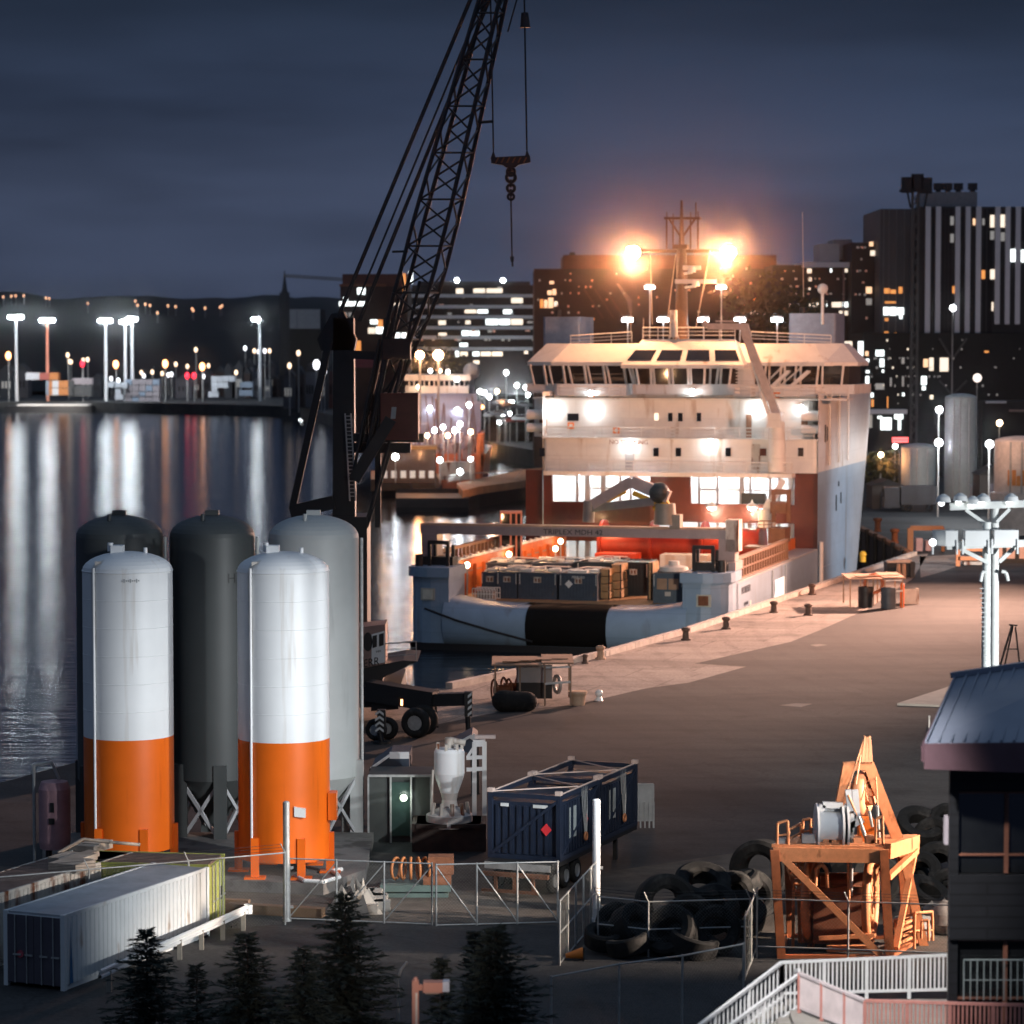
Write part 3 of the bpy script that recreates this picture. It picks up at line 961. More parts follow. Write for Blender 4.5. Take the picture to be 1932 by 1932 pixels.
# roof: flat eave slab, sloping top, raised centre with skylights
rz0, rz1 = Z5, spz(676, BA)
e0, e1 = sp(990, 680, BA)[0], sp(1616, 680, BA)[0]
out_ = [(e0, 50.5), (e0 + 3.0, BA - 0.9), (e1 - 3.0, BA - 0.9), (e1, 50.5), (e1, 57.5), (e1 - 2.5, 60), (e0 + 2.5, 60), (e0, 57.5)]
inn = [(x * 0.90 + 0.1 * (e0 + e1) / 2, 53.4 + (y - 53.4) * 0.55) for x, y in out_]
MB().prism(out_, rz0, rz0 + 0.35).prism(out_, rz0 + 0.35, spz(648, 52), inn).build('bridge_roof', white, ship)
s0, s1 = sp(1186, 670, 48)[0], sp(1395, 670, 48)[0]
zt = spz(640, 50)
sk = MB()
sk.loft([[Vector((s0 - 0.6, 47.2, rz0 + 0.1)), Vector((s1 + 0.6, 47.2, rz0 + 0.1)), Vector((s1 - 0.9, 50.2, zt)), Vector((s0 + 0.9, 50.2, zt))],
         [Vector((s0 - 0.6, 47.25, rz0 - 0.25)), Vector((s1 + 0.6, 47.25, rz0 - 0.25)), Vector((s1 + 1.5, 56, rz0)), Vector((s0 - 1.5, 56, rz0))]])
sk.sheet([(s0 - 0.6, 47.2, rz0 + 0.1), (s1 + 0.6, 47.2, rz0 + 0.1), (s1 - 0.9, 50.2, zt), (s0 + 0.9, 50.2, zt)])
sk.sheet([(s0 + 0.9, 50.2, zt), (s1 - 0.9, 50.2, zt), (s1 - 0.9, 56, zt), (s0 + 0.9, 56, zt)])
sko = sk.build('skylight_housing', white, ship)
nrm = Vector((0, -(zt - rz0 - 0.1), 3.0)).normalized()
for i in range(4):
    u0, u1 = (i + 0.10) / 4, (i + 0.90) / 4
    def q(u, w):
        lo = Vector((s0 - 0.6 + u * (s1 - s0 + 1.2), 47.2, rz0 + 0.1))
        hi = Vector((s0 + 0.9 + u * (s1 - s0 - 1.8), 50.2, zt))
        return lo.lerp(hi, w) + nrm * 0.03
    MB().ext([q(u0, 0.16), q(u1, 0.16), q(u1, 0.56), q(u0, 0.56)], nrm * 0.04).build('skylight_pane', glass, sko)
# windows, doors and signs on the aft faces
def port(x0, y0, x1, y1, a, m_, name='window', d=0.06):
    p, q_ = sp(x0, y0, a), sp(x1, y1, a)
    return MB().bx(p[0], q_[0], a - d, a, q_[1], p[1]).build(name, m_, ship)
for x, y in ((1023, 853), (1280, 853), (1238, 853), (1374, 853), (1511, 853)):
    port(x - 5, y - 8, x + 5, y + 8, SA - 0.005, glass)
for x in (1265, 1284, 1319):
    port(x - 4, 779, x + 4, 795, 46.495, glass)
port(1071, 780, 1092, 794, 46.495, glass)
port(1235, 780, 1242, 793, 46.495, w_cream, 'lit_window')
port(1540, 745, 1560, 755, 48.49, glass)
for x0, y0, x1, y1, a in ((1018, 788, 1032, 817, 46.495), (1408, 782, 1418, 826, 46.495), (1512, 782, 1524, 812, 46.495)):
    port(x0, y0, x1, y1, a, mat('brown_door_paint', (0.25, 0.13, 0.08), 0.5), 'door')
port(1180, 840, 1196, 886, SA - 0.005, grey_p, 'door')
port(1418, 838, 1434, 886, SA - 0.005, rust_w, 'door')
for x, y, a in ((1077, 803, 46.49), (1163, 812, 46.49), (1472, 803, 46.49), (1466, 746, 48.48), (1116, 749, 48.48)):
    port(x - 6, y - 6, x + 6, y + 6, a, orange_s, 'safety_sign')
    port(x - 3, y - 3, x + 3, y + 3, a - 0.06, white_c, 'sign_symbol', 0.02)
port(1434, 846, 1446, 860, SA - 0.005, red, 'red_locker')
MB().text('NO SMOKING', 0.62, lambda x, y, z: (sp(1188, 0, SA)[0] + x, SA - 0.01 - z, spz(839) + y), 0.008).build('wall_lettering', mat('brown_lettering', (0.2, 0.07, 0.03), 0.5), ship)
# railings along each deck edge
m = MB()
for pts in (((1035, 890), (1500, 890)),):
    rail(m, [(spx(x), SA - 1.5, Z1) for x, _ in pts], 1.05, 2.2, 0.045)
rail(m, [(-B + 0.2, SA + 0.1, Z2), (B - 0.4, SA + 0.1, Z2)], 1.05, 2.4, 0.045)
rail(m, [(spx(1052, 46.2), 46.2, Z3 + 0.05), (spx(1180, 46.2), 46.2, Z3 + 0.05)], 1.1, 1.6, 0.05)
rail(m, [(spx(1385, 46.2), 46.2, Z3 + 0.05), (spx(1600, 46.2), 46.2, Z3 + 0.05)], 1.1, 1.6, 0.05)
rail(m, [(e0 + 4, 52.5, spz(652, 52)), (s0 - 0.5, 51.5, spz(645, 52))], 1.0, 2.3, 0.05)
rail(m, [(s1 + 0.5, 51.5, spz(645, 52)), (e1 - 3, 52.5, spz(652, 52))], 1.0, 2.3, 0.05)
rail(m, [(s0 + 0.9, 50.3, zt), (s1 - 0.9, 50.3, zt)], 1.15, 1.5, 0.05)
m.build('railing', white, ship)
# stairs by the starboard wing
m = MB()
for (x0, y0), (x1, y1), a in (((1432, 752), (1487, 700), 48.0), ((1470, 748), (1525, 700), 48.3)):
    for k in (0, 0.9):
        p, q_ = sp(x0, y0, a), sp(x1, y1, a)
        m.bar((p[0], a + k, p[1]), (q_[0], a + k, q_[1]), 0.12, 0.3)
        m.bar((p[0], a + k, p[1] + 1), (q_[0], a + k, q_[1] + 1), 0.07)
    for i in range(9):
        t = i / 8
        m.bx(p[0] + (q_[0] - p[0]) * t - 0.12, p[0] + (q_[0] - p[0]) * t + 0.12, a, a + 0.9, p[1] + (q_[1] - p[1]) * t, p[1] + (q_[1] - p[1]) * t + 0.05)
m.build('wing_stairs', white, ship)
m = MB()
for i in range(6):
    m.bx(spx(1388, 48), spx(1418, 48), 47.9, 48.1, spz(728 - i * 6, 48), spz(728 - i * 6, 48) + 0.1)
m.build('louvre', white, ship)
# funnels, mast and gear on top
for x0, x1, y0 in ((1024, 1095, 597), (1488, 1577, 592)):
    a = 60
    f = MB().prism(rnd_plan(sp(x0, 620, a)[0], sp(x1, 620, a)[0], a, a + 6, 0.3), spz(665, a), sp(1270, y0, a)[1])
    fo = f.build('funnel', mat('funnel_blue_grey_paint', (0.24, 0.29, 0.38), 0.5), ship)
    MB().tube((sp(x0 + 20, 600, a)[0], a + 2, sp(x0, y0, a)[1]), (sp(x0 + 20, 600, a)[0], a + 2, sp(x0, y0, a)[1] + 0.7), 0.35, n=12).build('exhaust_pipe', black, fo)
MA = 54.0
def sm(px, py, a=MA):
    b_, z_ = sp(px, py, a)
    return Vector((b_, a, z_))
mast = MB()
mast.tube(sm(1286, 645), sm(1286, 470), 0.7, 0.5, n=10).tube(sm(1286, 470), sm(1286, 378), 0.32, 0.12, n=8)
mast.bar(sm(1255, 412), sm(1322, 412), 0.9, 0.25).bar(sm(1180, 474), sm(1390, 474), 0.35, 0.35)
for x in (1258, 1270, 1303, 1317):
    mast.tube(sm(x, 412), sm(x, 470), 0.09, n=5)
    mast.tube(sm(x, 412), sm(x, 396 + (x * 7) % 9), 0.06, n=5)
mast.tube(sm(1313, 412), sm(1313, 382), 0.08, n=5)
mast.tube(sm(1286, 450), sm(1262, 412), 0.12, n=5).tube(sm(1286, 450), sm(1312, 412), 0.12, n=5)
mast.bx(sm(1272, 0).x, sm(1300, 0).x, MA - 0.5, MA + 0.5, sm(0, 482).z, sm(0, 474).z)
ms = mast.build('mast', mat('dark_brown_mast_paint', (0.10, 0.055, 0.03), 0.5), ship)  # one even dark brown
for x0, x1, y in ((1274, 1352, 531), (1289, 1322, 505)):
    rb = MB().bar(sm(x0, y, MA - 1.2), sm(x1, y, MA - 1.2), 0.32, 0.42).tube(sm((x0 + x1) / 2, y + 9, MA - 1.2), sm((x0 + x1) / 2, y, MA - 1.2), 0.4, n=10)
    rb.tube(sm((x0 + x1) / 2, y + 9, MA - 1.2), sm(1286, y + 12), 0.12)
    rb.build('radar_scanner', white_c, ms)
for x, y in ((1195, 471), (1375, 471)):
    c = sm(x, y, MA - 0.9)
    h = MB().lathe([(0.25, 0.55), (0.6, 0.4), (0.75, -0.1), (0.72, -0.3)], c, 14).build('mast_floodlight', grey_p, ms)
    MB().ball(c + Vector((0, -0.15, -0.25)), 0.75, n=14).build('bulb', b_sod, h)
    p = lq = SO + SV * c.x + SU * (c.y - 1.3) + Vector((0, 0, c.z - 0.9))
    spot('halo_beam', lq + SU * -0.4, (lq.x * 0.2, 0, lq.z + 33), 115000, (1.0, 0.34, 0.14), 20, 0.3, 0.5)  # added narrow beam towards the view; its scatter draws the lamp halo
    p = spot('mast_floodlight_light', lq, SO + SV * c.x * 1.4 + SU * (c.y - 28), 11000, SODIUM, 150, 0.35, 0.5)
for x, y, z in ((1226, 541, 0), (1361, 541, 0)):
    c = sm(x, y, 55)
    h = MB().bx(c.x - 0.42, c.x + 0.42, c.y - 0.2, c.y + 0.2, c.z + 0.05, c.z + 0.3).tube((c.x, c.y, c.z + 0.2), (c.x, c.y, zt), 0.06).build('top_lamp', grey_p, ship)
    MB().bx(c.x - 0.45, c.x + 0.45, c.y - 0.3, c.y + 0.2, c.z - 0.2, c.z + 0.05).build('bulb', b_white, h)
for x in (1184, 1251, 1327, 1396, 1466):
    c = sm(x, 603, 56)
    h = MB().bx(c.x - 0.5, c.x + 0.5, c.y - 0.2, c.y + 0.3, c.z + 0.15, c.z + 0.35).tube((c.x, c.y + 0.1, c.z + 0.2), (c.x, c.y + 0.1, zt - 0.5), 0.06).build('top_lamp', grey_p, ship)
    MB().bx(c.x - 0.52, c.x + 0.52, c.y - 0.28, c.y + 0.2, c.z - 0.2, c.z + 0.15).build('bulb', b_white, h)
m = MB()
for x0, y0, x1, y1, a in ((1227, 480, 1231, 612, 52), (1275, 480, 1258, 612, 52), (1340, 472, 1313, 618, 52), (1190, 630, 1190, 588, 51), (1214, 638, 1214, 600, 51), (1516, 560, 1514, 400, 62)):
    m.tube(sm(x0, y0, a), sm(x1, y1, a), 0.05, n=5)
m.build('stay_wires', mat('pale_wire', (0.5, 0.42, 0.35), 0.5), ship)
c = MB().tube(sm(1271, 636, 50), sm(1271, 585, 50), 0.42, 0.36, n=10).bar(sm(1271, 618, 50), sm(1262, 640, 50), 0.16).bar(sm(1271, 618, 50), sm(1281, 640, 50), 0.16)
c.bx(sm(1266, 0, 50).x, sm(1276, 0, 50).x, 49.4, 50, sm(0, 606, 50).z, sm(0, 598, 50).z)
c.build('short_mast', white, ship)
c = sm(1552, 545, 60)
MB().ball(c, 0.55).tube(c, c - Vector((0, 0, 3.6)), 0.16).build('satellite_dome', white_c, ship)
# wall lamps
def wall_lamp(px, py, a, pw, r=0.28):
    b_, z_ = sp(px, py, a)
    h = MB().bx(b_ - 0.35, b_ + 0.35, a - 0.35, a + 0.02, z_ + 0.1, z_ + 0.25).build('wall_lamp', grey_p, ship)
    MB().ball((b_, a - 0.3, z_ - 0.05), r, n=12).build('bulb', b_white, h)
    point('wall_lamp_light', SO + SV * b_ + SU * (a - 0.75) + Vector((0, 0, z_ - 0.1)), pw * 0.13, WHITE, 0.25)
for x, y, a, pw in ((1116, 740, 48.4, 130), (1307, 738, 47.8, 260), (1046, 772, 46.4, 420), (1122, 773, 46.4, 420), (1426, 770, 46.4, 420), (1512, 768, 46.4, 330), (1188, 838, 44.9, 480), (1342, 836, 44.9, 480)):
    wall_lamp(x, y, a, pw, 0.42 if pw > 400 else 0.3)
for x in (1343, 1419):
    c = sg(x, 957, SA - 0.4)
    h = MB().lathe([(0.05, 0.7), (0.12, 0.45), (0.55, 0.15), (0.6, 0.0)], c, 14).build('shaded_lamp', white_c, ship)
    MB().ball(c + Vector((0, -0.05, -0.05)), 0.42, n=12, sz=0.6).build('bulb', b_white, h)
    point('shaded_lamp_light', SO + SV * c.x + SU * (c.y - 0.4) + Vector((0, 0, c.z - 0.7)), 520, WARM, 0.2)
# provision crane by the starboard side
PA = 44.0
m = MB().tube(sm(1466, 890, PA), sm(1466, 795, PA), 0.85, 0.75, n=14).bx(sm(1455, 0, PA).x, sm(1480, 0, PA).x, PA - 0.9, PA + 0.9, sm(0, 795, PA).z, sm(0, 770, PA).z)
pc = m.build('provision_crane', white, ship)
MB().bar(sm(1466, 782, PA), sm(1410, 640, PA), 0.55, 0.75).bar(sm(1410, 640, PA), sm(1404, 612, PA), 0.6, 0.8).build('crane_boom', mat('crane_boom_paint', (0.45, 0.40, 0.38), 0.5), pc)
MB().bar(sm(1408, 616, PA), sm(1335, 616, PA), 0.45, 0.6).bar(sm(1398, 606, PA), sm(1350, 606, PA), 0.15).tube(sm(1335, 616, PA), sm(1327, 606, PA), 0.3).build('crane_jib', MATS['crane_boom_paint'], pc)
MB().tube(sm(1450, 780, PA), sm(1436, 740, PA), 0.22).tube(sm(1436, 740, PA), sm(1410, 655, PA), 0.12).build('boom_ram', white, pc)
# small deck crane and winches on the starboard side
m = MB().tube(sm(1447, 995, 40), sm(1447, 960, 40), 0.85, 0.8, n=12).bar(sm(1447, 965, 40), sm(1456, 945, 40), 0.9).bar(sm(1454, 950, 40), sm(1478, 905, 40), 0.5, 0.6)
m.build('small_deck_crane', white, ship)
m = MB().bx(sm(1458, 0, 38).x, sm(1490, 0, 38).x, 37, 40, BW, BW + 1.4).bar(sm(1460, 985, 38), sm(1460, 928, 38), 0.35).bar(sm(1488, 985, 38), sm(1488, 928, 38), 0.35).bar(sm(1456, 928, 38), sm(1492, 928, 38), 0.5)
m.bx(sm(1460, 0, 38).x, sm(1490, 0, 38).x, 37.5, 39, sm(0, 945, 38).z, sm(0, 925, 38).z)
m.build('davit_frame', mat('rust_brown_paint', (0.22, 0.11, 0.06), 0.6), ship)
rail(MB().bx(sm(1412, 0, 36).x, sm(1456, 0, 36).x, 35, 37.5, sm(0, 1003, 36).z - 0.2, sm(0, 1003, 36).z), [sm(1412, 1003, 35.2), sm(1456, 1003, 35.2)], 1.0, 0.8, 0.05).build('crane_platform', mat('tan_rail_paint', (0.42, 0.25, 0.15), 0.6), ship)
# winches in front of the house
m = MB().tube((-6.5, 41, 2.6), (9, 41, 2.6), 1.9, n=20)
for x in (-6.5, -1.5, 3.5, 9):
    m.tube((x - 0.15, 41, 2.6), (x + 0.15, 41, 2.6), 2.5, n=20)
m.build('towing_winch', mat('wine_red_paint', (0.30, 0.03, 0.012), 0.4), ship)
m = MB().bx(-6.2, -2.2, 36, 38.5, DECK, DECK + 1.9).bx(-4.8, -3.6, 35.8, 36, DECK + 0.8, DECK + 1.5)
m.build('red_locker', mat('bright_red_paint', (0.6, 0.06, 0.02), 0.5), ship)
MB().bx(0.5, 5.0, 34.5, 37, DECK, DECK + 2.0).build('deck_house', white, ship)
for x, a in ((-8.5, 30), (-10.8, 22), (-10.8, 8.5), (-10.6, 40), (-6, 44), (4, 43), (8.5, 42.5)):
    c = Vector((x, a, BW - 0.4))
    h = MB().tube((x, a, DECK), (x, a, BW - 0.5), 0.08).build('deck_lamp', grey_p, ship)
    MB().ball(c, 0.27, n=10).build('bulb', b_warm, h)
for a, b_ in ((14, -9.5), (27, -9), (38, -6), (38, 6), (26, 9.5)):
    point('deck_lamp_light', SO + SV * b_ + SU * a + Vector((0, 0, 5.5)), 900, (1.0, 0.55, 0.26), 0.3)
# white life rafts and fittings on the wing
for x, y in ((1012, 782), (1530, 785)):
    c = sm(x, y, 46)
    MB().tube(c - Vector((0.9, 0, 0)), c + Vector((0.9, 0, 0)), 0.5, n=12).tube(c - Vector((0.9, 0, 1.3)), c + Vector((0.9, 0, -1.3)), 0.45, n=12).build('life_raft_canister', white_c, ship)
m = MB()
m.path([sg(x, y, -0.5) for x, y in ((801, 1148), (860, 1170), (930, 1191), (1004, 1211))], 0.10)
m.build('mooring_line', black, ship)

# ================================================================== CARGO ON THE AFT DECK
def deck_pt(b_, a, z=DECK):
    return SO + SV * b_ + SU * a + Vector((0, 0, z))
navy = mat('navy_container_paint', (0.045, 0.065, 0.095), 0.5, var=0.2, scale=1.5, stain=((0.10, 0.07, 0.05), 1.2, 0.66, (1, 1, 0.5)))
def cargo_unit(b0, b1, a, ln, h, label, m=navy, sign=None, roof=None, group='dark cargo containers lashed on the ship deck'):
    w = b1 - b0
    t = thing('cargo_container', label, 'container', deck_pt((b0 + b1) / 2, a), ROT, group)
    c = MB().bx(-w / 2 + 0.06, w / 2 - 0.06, 0.06, ln - 0.06, 0.1, h - 0.12)
    for i in range(int(w / 0.28)):
        x = -w / 2 + 0.15 + i * 0.28
        c.bx(x, x + 0.12, 0.03, 0.07, 0.3, h - 0.3)
    c.build('body', m, t)
    f = MB()
    for x in (-w / 2, w / 2 - 0.14):
        for y in (0, ln - 0.14):
            f.bx(x, x + 0.14, y, y + 0.14, 0, h)
    for z in (0.0, h - 0.14):
        for y in (0.002, ln - 0.142):
            f.bx(-w / 2 + 0.14, w / 2 - 0.14, y, y + 0.14, z, z + 0.138)
        for x in (-w / 2 + 0.002, w / 2 - 0.142):
            f.bx(x, x + 0.14, 0.14, ln - 0.14, z, z + 0.136)
    f.build('corner_frame', m, t)
    for x in (-w / 2, w / 2):
        MB().tube((x * 0.93, -0.0, h * 0.55), (x * 0.93, -0.0, h * 0.95), 0.05, n=6).build('lashing_bar', steel, t)
    if sign:
        MB().bx(-0.33, 0.33, -0.02, 0.02, h * 0.62, h * 0.62 + 0.5).build('sign_plate', rust_w, t)
        MB().bx(-0.2, -0.05, -0.03, -0.02, h * 0.65, h * 0.65 + 0.3).bx(0.05, 0.2, -0.03, -0.02, h * 0.65, h * 0.65 + 0.3).build('sign_mark', rusty, t)
    if roof:
        r = MB()
        for i in range(5):
            x = -w / 2 + 0.3 + (w - 0.6) * rnd.random()
            y = ln * (0.1 + 0.7 * rnd.random())
            r.box((x, y, h + 0.12), (0.5 + rnd.random(), 0.4 + rnd.random(), 0.2))
        r.path([Vector((-w / 2 + 0.2, 0.3, h + 0.1)), Vector((0, ln / 2, h + 0.35)), Vector((w / 2 - 0.2, ln - 0.3, h + 0.1))], 0.05)
        r.build('roof_gear', white, t)
    return t
CA = 7.0
def cb(px, a=CA):
    return sp(px, 1110, a)[0]
H1 = sp(1090, 1082, CA)[1] - DECK
t = cargo_unit(cb(905), cb(936), CA + 0.6, 4, H1 - 0.1, 'narrow dark container in shadow at the port end of the deck row', sign=True, roof=True)
t = cargo_unit(cb(938), cb(975), CA, 6, H1, 'dark navy container with one small tan sign beside the white basket', sign=True, roof=True)
t = cargo_unit(cb(978), cb(1050), CA, 6, H1, 'middle navy container of the front row with a pale square sign', sign=True, roof=True)
t = cargo_unit(cb(1055), cb(1127), CA, 6, H1, 'navy container with white diamond and small lettering on the deck', sign=True, roof=True)
w = (cb(1127) - cb(1055)) / 2
MB().text('PEERLESS', 0.28, lambda x, y, z: (x, 0.02 - z, H1 - 0.42 + y), 0.01).build('lettering', white_c, t)
MB().ext([(-w + 0.5, 0.0, H1 * 0.6), (-w + 0.85, 0.0, H1 * 0.6 - 0.35), (-w + 1.2, 0.0, H1 * 0.6), (-w + 0.85, 0.0, H1 * 0.6 + 0.35)], (0, -0.03, 0)).build('diamond_placard', white_c, t)
cargo_unit(cb(915, 15), cb(985, 15), 15, 6, H1 + 0.1, 'second row container behind the white basket with gear on its roof', roof=True)
cargo_unit(cb(1000, 15), cb(1075, 15), 15, 6, H1 + 0.2, 'second row container behind the middle navy container', roof=True)
cargo_unit(cb(1088, 16), cb(1160, 16), 16, 6, H1 + 0.3, 'second row container behind the tan pallets', roof=True, m=mat('dark_teal_paint', (0.03, 0.05, 0.06), 0.5))
cargo_unit(cb(1168, 13), cb(1222, 13), 13, 4, H1 + 0.6, 'tall black container standing beside the wooden crates', m=black, roof=False, sign=True)
# open workshop container on the starboard side
t = cargo_unit(cb(1232, 6.5), cb(1288, 6.5), 6.5, 5, H1 + 0.25, 'open blue grey workshop container by the starboard quarter', m=mat('slate_paint', (0.08, 0.11, 0.14), 0.5))
ww = (cb(1288, 6.5) - cb(1232, 6.5)) / 2
MB().bx(-ww + 0.35, ww - 0.35, -0.03, 0.0, H1 * 0.5, H1 * 0.9).build('opening', mat('tan_canvas', (0.40, 0.25, 0.16), 0.8), t)
MB().bx(-0.06, 0.06, -0.06, -0.03, H1 * 0.5, H1 * 0.9).build('opening_post', MATS['slate_paint'], t)
MB().bx(-0.25, 0.25, -0.03, 0.0, H1 * 0.26, H1 * 0.42).build('sign_plate', rust_w, t)
MB().lathe([(1.3, H1 + 0.25), (1.2, H1 + 0.6), (0.5, H1 + 0.75), (0.45, H1 + 1.1), (0.01, H1 + 1.1)], (0, 2.4, 0), 14).build('roof_cover', mat('pale_tarp', (0.5, 0.55, 0.55), 0.6), t)
cargo_unit(cb(1290, 8), cb(1318, 8), 8, 4, H1, 'narrow dark container with white and red placard at the starboard quarter', sign=False)
# pallets of tan crates between
for i, (x0, x1, a, h, lab) in enumerate(((1131, 1150, 8.5, 2.6, 'tan crate stack next to the navy container with the diamond'), (1152, 1172, 10, 2.9, 'taller tan crate stack in front of the black container'), (1222, 1231, 9, 3.2, 'upright tan timber stack beside the workshop container'))):
    t = thing('crate_stack', lab, 'crates', deck_pt((cb(x0, a) + cb(x1, a)) / 2, a), ROT, 'tan crate stacks on the ship deck')
    w = cb(x1, a) - cb(x0, a)
    m = MB()
    for k in range(4):
        m.bx(-w / 2 + 0.04 * (k % 2), w / 2 - 0.05 * (k % 3), 0, 2.5, h * k / 4 + 0.08, h * (k + 1) / 4)
    m.build('boards', mat('tan_timber', (0.42, 0.26, 0.13), 0.75, var=0.3), t)
    MB().bx(-w / 2 - 0.02, -w / 2 + 0.1, -0.05, 0, 0, h).bx(w / 2 - 0.1, w / 2 + 0.02, -0.05, 0, 0, h).build('stakes', black, t)
t = thing('wire_basket', 'white wire cargo basket at the port end of the deck cargo', 'basket', deck_pt(cb(913, 5.5), 5.5), ROT)
w = (cb(936, 5.5) - cb(892, 5.5)) / 2
m = MB()
for z in (0.05, 0.5, 0.95):
    for y in (0, 1.4):
        m.bar((-w, y, z), (w, y, z), 0.07)
for i in range(9):
    x = -w + 2 * w * i / 8
    m.bar((x, 0, 0), (x, 0, 0.95), 0.06).bar((x, 1.4, 0), (x, 1.4, 0.95), 0.06)
m.build('wire_frame', white_c, t)
MB().bx(-w * 0.7, w * 0.7, 0.2, 1.2, 0.1, 0.7).build('load', conc, t)

# ================================================================== THE HARBOUR CRANE
CD = 170.0
CC = Vector((-9.3, CD, 0))
crane = thing('harbour_crane', 'dark mobile harbour crane with a tall lattice boom rising out of the picture', 'crane', CC)
def c(px, py, d=CD):
    return dp(px, py, d)
m = MB().ext([c(627, 995), c(670, 995), c(667, 600), c(629, 600)], (0, 1.5, 0))
m.ext([c(598, 640), c(625, 592), c(648, 588), c(672, 640), c(668, 660), c(606, 662)], (0, 1.6, 0))
m.bx(c(615, 0).x, c(690, 0).x, CD - 0.3, CD + 4, 1.5, c(0, 975).z)
m.build('tower', crane_b, crane, True)
m = MB().bar(c(622, 640), c(551, 962), 0.42).bar(c(548, 966), c(630, 947), 0.6, 0.8).bar(c(551, 962, CD + 2), c(622, 640, CD + 2), 0.35)
m.build('rear_strut', crane_b, crane, True)
# lattice boom of four chords
def boom(sx, sd, py):               # chord position on a level of the picture
    cx = 929 - 0.2566 * py if py < 530 else 793 - 0.329 * (py - 530)
    hw = 24 + 18 * min(1.0, max(0.0, py + 40) / 440) if py < 560 else max(12.0, 42 - 30 * (py - 560) / 270)
    return c(cx + sx * hw * 0.76, py, CD + sd * 1.3 * hw / 42)
lv = [850, 780, 710, 640] + [640 - 44 * i for i in range(1, 17)]
m = MB()
for sx in (-1, 1):
    for sd in (-1, 1):
        off = 0.32 * sd
        for a, b in zip(lv, lv[1:]):
            m.tube(boom(sx + off, sd, a), boom(sx + off, sd, b), 0.14, n=6)
k = 0
for a, b in zip(lv, lv[1:]):
    k ^= 1
    for (s0, d0), (s1_, d1) in (((-1, -1), (1, -1)), ((1, -1), (1, 1)), ((1, 1), (-1, 1)), ((-1, 1), (-1, -1))):
        p0, q0 = (s0, d0), (s1_, d1)
        if k:
            p0, q0 = q0, p0
        m.tube(boom(p0[0] + 0.32 * p0[1], p0[1], a), boom(q0[0] + 0.32 * q0[1], q0[1], b), 0.065, n=5)
        if lv.index(a) % 2:
            m.tube(boom(s0 + 0.32 * d0, d0, a), boom(s1_ + 0.32 * d1, d1, a), 0.06, n=5)
m.tube(c(905, 231), c(930, 229), 0.09, n=5).tube(c(740, 475), c(770, 474), 0.07, n=5)
m.build('lattice_boom', crane_b, crane, True)
m = MB()
for (x0, y0), (x1, y1), d in (((960, -180), (635, 600), CD), ((964, -180), (639, 600), CD + 0.8), ((985, -180), (661, 602), CD), ((990, -170), (676, 606), CD), ((993, -170), (680, 606), CD + 0.8)):
    m.tube(c(x0, y0, d), c(x1, y1, d), 0.07, n=6)
m.tube(c(1000, -90), c(958, 60), 0.05, n=5)
m.build('pendant_cables', cable_m, crane, True)
m = MB()
for x0, y0, x1, y1 in ((752, 560, 700, 830), (742, 600, 690, 860), (716, 640, 665, 900), (792, 530, 742, 760), (760, 740, 700, 960), (728, 600, 712, 820)):
    m.tube(c(x0, y0, CD - 1), c(x1, y1, CD - 1), 0.11, n=6)
m.bar(c(738, 790, CD - 1), c(668, 905, CD - 1), 0.9, 0.7)
m.build('luffing_rams', crane_b, crane, True)
MB().bx(c(718, 0).x, c(789, 0).x, CD - 1.4, CD + 1.4, c(0, 829).z, c(0, 741).z).build('operator_cab', crane_r, crane, True)
MB().ext([c(739, 768, CD - 1.45), c(748, 768, CD - 1.45), c(746, 790, CD - 1.45), c(737, 790, CD - 1.45)], (0, 0.04, 0)).build('cab_window', mat('pale_cab_window', (0.4, 0.4, 0.38), 0.2), crane, True)
MB().bx(c(722, 0).x, c(774, 0).x, CD - 1.2, CD + 1.4, c(0, 678).z, c(0, 640).z).build('machine_box', mat('dark_brown_box_paint', (0.06, 0.028, 0.022), 0.5), crane, True)
m = MB().bar(c(650, 668), c(725, 672), 0.5).bar(c(655, 825), c(800, 826), 0.9, 0.5).bar(c(660, 845), c(775, 845), 0.5, 0.6).bar(c(713, 838), c(713, 995), 0.35).bar(c(690, 995), c(735, 850), 0.3)
m.build('platforms', crane_b, crane, True)
m = MB()
for i in range(22):
    y = 800 + i * 7.2
    x = 652 + (y - 800) * 0.05
    m.bar(c(x, y - 15, CD - 0.6), c(x + 11, y - 15, CD - 0.6), 0.05)
m.bar(c(651, 780, CD - 0.6), c(660, 945, CD - 0.6), 0.08).bar(c(662, 780, CD - 0.6), c(671, 945, CD - 0.6), 0.08)
m.build('ladder', steel_p, crane, True)
# machinery house and counterweight at the rear, low down, facing us
QD = 163.0
m = MB().ext([c(610, 1192, QD), c(727, 1178, QD), c(727, 1252, QD), c(610, 1276, QD)], (0, 3.0, 0))
cw = m.build('counterweight', mat('orange_lit_grey_paint', (0.30, 0.19, 0.16), 0.5), crane, True)  # orange lamplight put into the grey of the counterweight
MB().ext([c(610, 1276, QD + 0.1), c(760, 1246, QD + 0.1), c(788, 1248, QD + 0.1), c(700, 1290, QD + 0.1), c(610, 1300, QD + 0.1)], (0, 6, 0)).build('slewing_deck', crane_b, crane, True)
MB().ext([c(694 + 9.0 * math.cos(t), 1211 + 18 * math.sin(t), QD - 0.03) for t in [2 * PI * i / 18 for i in range(18)]], (0, 0.03, 0)).build('round_grille', black, cw, True)
MB().ext([c(701, 1197, QD - 0.03), c(726, 1190, QD - 0.03), c(726, 1250, QD - 0.03), c(701, 1254, QD - 0.03)], (0, 0.028, 0)).build('white_panel', white_c, cw, True)
